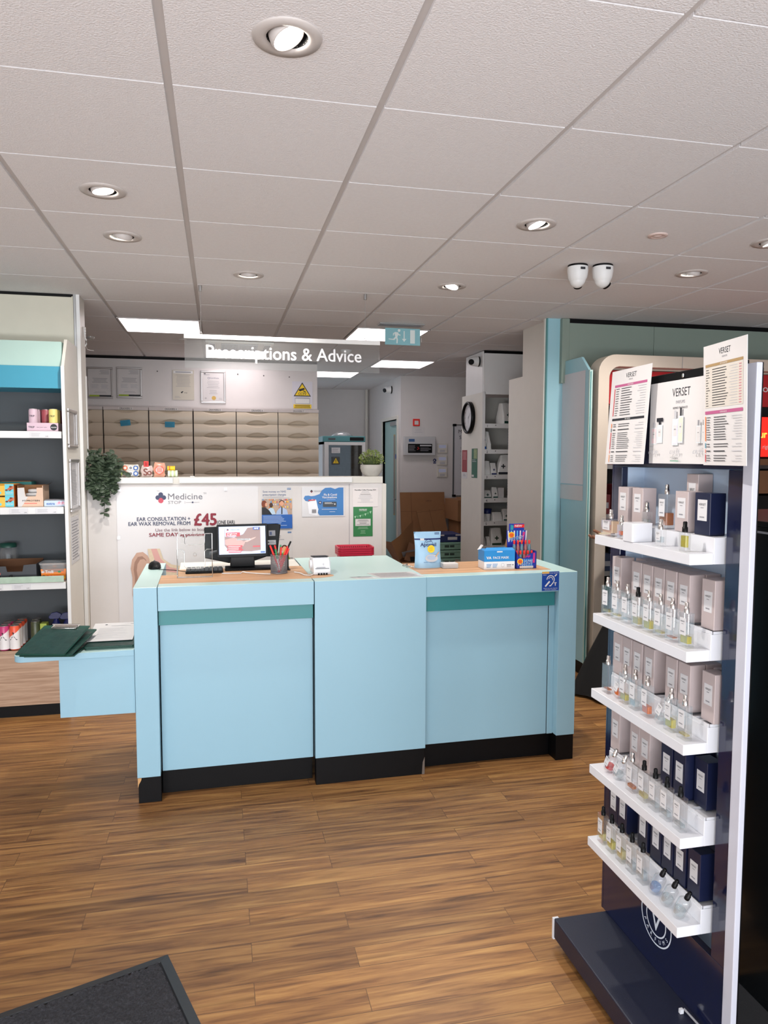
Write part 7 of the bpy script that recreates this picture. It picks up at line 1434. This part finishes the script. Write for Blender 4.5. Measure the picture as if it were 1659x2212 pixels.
for z in (1.10, 1.30, 1.48, 1.62):
    MB().box(f0+0.035, f1-0.035, fy+0.06, 7.55, z-0.008, z, STEEL).build('shelf', t)
rr = random.Random(31); kf = 0
for z in (1.30, 1.48):
    x = f0+0.06
    for k in range(7):
        w, h = rr.uniform(0.035, 0.075), rr.uniform(0.07, 0.14); tt = tag(MB().box(x, x+w, fy+0.08, fy+0.18, z+0.0005, z+h, [PAPER, LAM, mat('fr_blue', '#5E7FB0', .5), PAPER, mat('fr_grey', '#9A9DA0', .5)][k % 5]).build('medicine_box', bevel=0.001), '%s medicine box, %s from the left on the %s fridge shelf' % (['white', 'pale', 'blue', 'white', 'grey'][k % 5], ORDN[k], 'lower' if z < 1.4 else 'upper'), 'medicine box', 'medicine boxes in the fridge'); x += w+0.008
        if x > f1-0.11: break
s = Sheet(FR(f0+0.115, fy-0.0015, 1.455), 0.10, 0.10, mat('hazard_back', '#3B3D40', .4), 0.001); s.poly([(0.002, 0.01), (0.05, 0.098), (0.098, 0.01)], INK); s.up(); s.poly([(0.012, 0.017), (0.05, 0.085), (0.088, 0.017)], YEL); s.up(); s.rect(0.046, 0.036, 0.054, 0.065, INK); s.rect(0.046, 0.024, 0.054, 0.031, INK); s.build('hazard_sticker', d)
s = Sheet(FR(f0+0.11, fy-0.0015, 1.60), 0.11, 0.07, LAM, 0.001); s.lines(0.01, 0.10, 0.008, 0.062, 4, GREY, 0.3); s.build('white_note', d)
tag(MB().lathe([(0.0001, 0.02), (0.13, 0.0), (0.14, 0.01), (0.09, 0.045), (0.03, 0.06), (0.0001, 0.05)], TUBP, (2.88, 7.2, 1.816), 10, cap=False, sy=0.6).build('plastic_bag'), 'crumpled clear plastic bag on top of the fridge', 'plastic bag')
# cardboard pile
t = thing('flattened_carton', 'large flattened brown carton leaning against the far wall', 'cardboard', (3.84, 6.75, 0.0))
F = frame((3.535, 6.62, 0.40), (1, 0.02, 0), (0, 0.18, 1)); b = MB(F).box(0, 0.585, 0, 0.72, 0, 0.012, CARD).box(0.14, 0.144, 0, 0.72, 0.012, 0.0135, CARDD).box(0, 0.585, 0.475, 0.478, 0.012, 0.0135, CARDD); b.text('L28121', mat('stamp', '#4A2A22', .7), 0.018, 0.37, 0.60, z=0.0135); b.M = F; b.box(0.0, 0.585, -0.41, 0, 0, 0.012, CARD); b.build('sheet', t)
def slab(name, label, O, U, V, w, h, th=0.03, m=CARD):
    F = frame(O, U, V); b = MB(F).box(0, w, 0, h, 0, th, m).box(w*0.48, w*0.49, 0, h, th, th+0.0008, CARDD).box(0, w, h*0.93, h*0.94, th, th+0.0008, CARDD); return tag(b.build(name), label, 'cardboard', 'flattened brown boxes by the far wall')
slab('folded_box', 'tilted flattened brown box in the middle of the cardboard heap', (3.745, 6.45, 0.60), (1, 0, 0.10), (-0.22, 0.15, 1), 0.33, 0.30)
slab('folded_box', 'low folded brown box under the tilted one in the heap', (3.72, 6.32, 0.0), (1, 0, 0.0), (0, 0.15, 1), 0.40, 0.60)
# open box with rubbish
t = thing('open_cardboard_box', 'open brown box with flaps up, full of packaging, behind the counter', 'cardboard box', (3.42, 5.6, 0.0))
bx0, bx1, by0, by1, bh = 3.22, 3.54, 5.42, 5.80, 0.42
MB().box(bx0, bx1, by0, by0+0.006, 0, bh, CARD).box(bx0, bx1, by1-0.006, by1, 0, bh, CARD).box(bx0, bx0+0.006, by0, by1, 0, bh, CARD).box(bx1-0.006, bx1, by0, by1, 0, bh, CARD).box(bx0, bx1, by0, by1, 0, 0.006, CARD).build('carton', t)
b = MB(); b.add([(bx0, by0, bh), (bx0, by1, bh), (bx0-0.13, by1-0.02, bh+0.20), (bx0-0.10, by0+0.03, bh+0.22)], [(0,1,2,3)], CARD); b.add([(bx0-0.10, by0+0.03, bh+0.22), (bx0+0.02, by0+0.15, bh+0.27), (bx0+0.24, by1, bh+0.42), (bx0+0.22, by1-0.05, bh+0.10), (bx0, by0+0.1, bh)], [(0,1,2,3,4)], CARD); b.add([(bx1, by0, bh), (bx1, by1, bh), (bx1+0.08, by1, bh+0.15), (bx1+0.08, by0, bh+0.13)], [(3,2,1,0)], CARDD); b.build('flaps', t)
b = MB(); b.add([(3.27, 5.46, 0.44), (3.42, 5.46, 0.40), (3.46, 5.55, 0.56), (3.36, 5.60, 0.62)], [(0,1,2,3)], CARDD); b.box(3.34, 3.42, 5.46, 5.52, 0.38, 0.47, BLACK); b.add([(3.25, 5.50, 0.52), (3.40, 5.5, 0.55), (3.44, 5.56, 0.48), (3.28, 5.55, 0.46)], [(0,1,2,3)], GREY); tag(b.build('packaging', t), None, None, None, 'stuff')
# stack of green crates with a dark blue tray on top
def crate(z, label, w=0.30, h=0.085):
    t = thing('green_crate', label, 'crate', (3.80, 5.7, z), 'stacked green crates'); GC = mat('crate_green', '#86AE9B', .5)
    x0, x1, y0, y1 = 3.635, 3.955, 5.50, 5.90
    MB().box(x0, x1, y0, y0+0.012, z, z+h, GC).box(x0, x1, y1-0.012, y1, z, z+h, GC).box(x0, x0+0.012, y0, y1, z, z+h, GC).box(x1-0.012, x1, y0, y1, z, z+h, GC).box(x0, x1, y0, y1, z, z+0.01, GC).box(x0-0.008, x1+0.008, y0-0.008, y1+0.008, z+h-0.02, z+h-0.004, GC).build('shell', t, bevel=0.003)
    b = MB()
    for k in range(5): x = x0+0.03+k*(x1-x0-0.06)/4; b.box(x-0.004, x+0.004, y0-0.006, y0, z+0.01, z+h-0.02, GC)
    b.build('ribs', t)
    MB().box(3.74, 3.85, y0-0.003, y0-0.0001, z+0.03, z+0.055, mat('crate_slot', '#33463E', .6)).build('handle_slot', t)
for k in range(7): crate(0.001+k*0.088, ['lowest', 'second lowest', 'third lowest', 'middle', 'third highest', 'second highest', 'topmost'][k]+' green crate of the stack in the dispensary')
t = thing('blue_carton_tray', 'dark blue printed tray on top of the green crates', 'tray', (3.80, 5.7, 0.618)); MB().box(3.65, 3.945, 5.52, 5.88, 0.618, 0.70, mat('carton_navy', '#1C2B5E', .5)).build('tray', t); MB(FR(3.78, 5.5195, 0.64)).box(0, 0.11, 0, 0.032, 0, 0.001, PAPER).box(-0.12, -0.04, 0.045, 0.06, 0, 0.001, PAPER).box(0.09, 0.15, 0.045, 0.06, 0, 0.001, PAPER).build('labels', t)
# brown boxes by the whiteboard
for k, (x0, x1, y0, y1, z0, z1, l) in enumerate(((4.165, 4.60, 6.30, 6.70, 0.0, 0.78, 'tall brown box standing under the upper box near the whiteboard'), (4.12, 4.62, 6.20, 6.72, 0.781, 1.035, 'brown box with a white label, on top, below the whiteboard'))):
    t = thing('brown_box', l, 'cardboard box', ((x0+x1)/2, (y0+y1)/2, z0), 'stacked brown boxes below the whiteboard'); MB().box(x0, x1, y0, y1, z0, z1, CARD).build('carton', t, bevel=0.003)
    if k: MB(FR(x0+0.09, y0-0.001, z0+0.08)).box(0, 0.022, 0, 0.11, 0, 0.001, PAPER).build('label', t); MB().add([(x0+0.05, y0, z1), (x1, y0, z1+0.0005), (x1, y0+0.1, z1+0.04), (x0+0.0, y0+0.1, z1+0.035)], [(0,1,2,3)], CARD).build('flap', t)
# ================================================================== PERSON standing at the post office counter
def skin_mesh(name, verts, edges, radii, m, parent, root=0, sub=2):
    me = bpy.data.meshes.new(name); me.from_pydata(verts, edges, []); o = bpy.data.objects.new(name, me); COL.objects.link(o); me.materials.append(m)
    o.modifiers.new('skin', 'SKIN'); sk = me.skin_vertices[0].data
    for i, r in enumerate(radii):
        sk[i].radius = (r, r) if not isinstance(r, tuple) else r; sk[i].use_root = (i == root)
    s_ = o.modifiers.new('sub', 'SUBSURF'); s_.levels = sub; s_.render_levels = sub
    for f in me.polygons: f.use_smooth = True
    o.modifiers['skin'].use_smooth_shade = True
    if parent: o.parent = parent; ORG[o.name] = Vector((0, 0, 0))
    return o
px, py = 4.13, 2.08
P_ = thing('person', 'person in a long black coat holding papers, mostly hidden behind the perfume stand', 'person', (px, py, 0))
# local frame: facing -x (towards the counter's open side)
V = [(0, 0, 0.95), (0, 0, 1.12), (0, 0, 1.28), (0.0, 0, 1.40), (-0.01, 0, 1.49), (-0.02, 0, 1.56), (-0.03, 0, 1.64), (-0.02, 0, 1.70),
     (0, -0.15, 1.36), (-0.03, -0.21, 1.10), (-0.25, -0.14, 1.03), (-0.33, -0.10, 1.04),
     (0, 0.15, 1.36), (-0.03, 0.21, 1.10), (-0.25, 0.14, 1.03), (-0.33, 0.07, 1.04),
     (0, -0.10, 0.90), (0.0, -0.11, 0.50), (0.01, -0.11, 0.09), (-0.13, -0.12, 0.035),
     (0, 0.10, 0.90), (0.0, 0.11, 0.50), (0.01, 0.11, 0.09), (-0.13, 0.12, 0.035)]
E_ = [(0,1), (1,2), (2,3), (3,4), (4,5), (5,6), (6,7), (3,8), (8,9), (9,10), (10,11), (3,12), (12,13), (13,14), (14,15), (0,16), (16,17), (17,18), (18,19), (0,20), (20,21), (21,22), (22,23)]
Rr = [(0.10, 0.12), (0.085, 0.10), (0.09, 0.12), (0.07, 0.09), 0.050, 0.058, 0.084, 0.066, 0.042, 0.040, 0.034, 0.028, 0.042, 0.040, 0.034, 0.028, 0.070, 0.055, 0.045, 0.04, 0.070, 0.055, 0.045, 0.04]
body = skin_mesh('body', V, E_, Rr, SKIN, P_)
# hands: five fingers each, curled under the papers
def hand(y0, sg):
    hv = [(-0.33, y0, 1.04), (-0.37, y0, 1.038), (-0.395, y0, 1.036)]; he = [(0,1), (1,2)]; hr = [(0.026, 0.018), (0.036, 0.015), (0.034, 0.013)]
    for k in range(4):
        fy = y0+(k-1.5)*0.019; L_ = (0.060, 0.070, 0.066, 0.052)[k]; b0 = len(hv)
        hv += [(-0.40, fy, 1.036), (-0.40-L_*0.5, fy, 1.030), (-0.40-L_*0.85, fy, 1.040), (-0.40-L_*0.95, fy, 1.052)]; he += [(1, b0), (b0, b0+1), (b0+1, b0+2), (b0+2, b0+3)]; hr += [0.010, 0.0088, 0.008, 0.007]
    b0 = len(hv); hv += [(-0.355, y0+sg*0.034, 1.046), (-0.385, y0+sg*0.045, 1.064), (-0.415, y0+sg*0.040, 1.076)]; he += [(1, b0), (b0, b0+1), (b0+1, b0+2)]; hr += [0.013, 0.0105, 0.009]
    skin_mesh('hand', hv, he, hr, SKIN, P_, root=1, sub=2)
hand(-0.09, -1); hand(0.07, 1)
# coat: long and flared, with sleeves
COATM = mat('black_coat', '#08080A', 0.9, bump=0.2, bscale=30)
b = MB(); n = 40; prof = [(0.02, 0.57), (0.25, 0.47), (0.50, 0.33), (0.80, 0.22), (0.98, 0.175), (1.10, 0.155), (1.30, 0.185), (1.40, 0.17), (1.46, 0.085), (1.49, 0.062)]
vs = []; fs = []
for z, r in prof:
    for i in range(n):
        a = 2*pi*i/n; w = 1+0.07*math.sin(7*a)*(1.4-z)/1.4 if z < 1.0 else 1
        vs.append((0.01+r*w*math.cos(a)*(1.0 if z < 0.9 else 0.78), r*w*math.sin(a)*(0.5 if z < 0.4 else 0.74 if z < 0.7 else 0.98 if z < 0.9 else 1.12), z))
for j in range(len(prof)-1):
    for i in range(n): fs.append((j*n+i, j*n+(i+1) % n, (j+1)*n+(i+1) % n, (j+1)*n+i))
b.add(vs, fs, COATM, True); b.add([vs[i] for i in range(n)], [tuple(range(n-1, -1, -1))], COATM); b.build('coat', P_, local=True)
for sg in (-1, 1): MB().tube([(0.0, sg*0.15, 1.40), (-0.005, sg*0.205, 1.30), (-0.03, sg*0.212, 1.10), (-0.14, sg*0.175, 1.066), (-0.255, sg*0.138, 1.034)], [0.070, 0.072, 0.068, 0.060, 0.048], COATM, 14).build('coat_sleeve', P_, local=True)
# hair and face
HB = mat('dark_hair', '#120D0B', 0.55, bump=0.4, bscale=120)
b = MB(); b.ball((0.006, 0, 1.675), 0.104, HB, 24, sx=0.93, sy=0.84, sz=1.02); b.ball((0.075, 0, 1.60), 0.052, HB, 16, sz=1.1); b.build('hair', P_, local=True)
b = MB(); b.ball((-0.042, 0, 1.632), 0.078, SKIN, 24, sx=0.90, sy=0.86, sz=1.28); b.ball((-0.118, 0, 1.615), 0.014, SKIN, 10, sz=1.5)
for sg in (-1, 1): b.ball((-0.106, sg*0.028, 1.645), 0.010, PAPER, 10); b.ball((-0.114, sg*0.028, 1.645), 0.005, INK, 8); b.box(-0.116, -0.104, sg*0.028-0.014, sg*0.028+0.014, 1.662, 1.666, HB); b.ball((-0.01, sg*0.082, 1.63), 0.022, SKIN, 10, sx=0.6, sy=0.4, sz=1.4)
b.box(-0.112, -0.104, -0.020, 0.020, 1.580, 1.587, mat('lips', '#8A4A44', .5)); b.build('face', P_, local=True)
s = Sheet(frame((3.71, 2.12, 1.060), (0, -1, 0), (0.9, 0, 0.22)), 0.20, 0.14, mat('yellowed_paper', '#D9D0A8', .6), 0.001); s.lines(0.02, 0.18, 0.02, 0.12, 6, GREY, 0.2)
tag(s.build('papers'), 'small pale papers held in the hand of the person in black', 'paper')
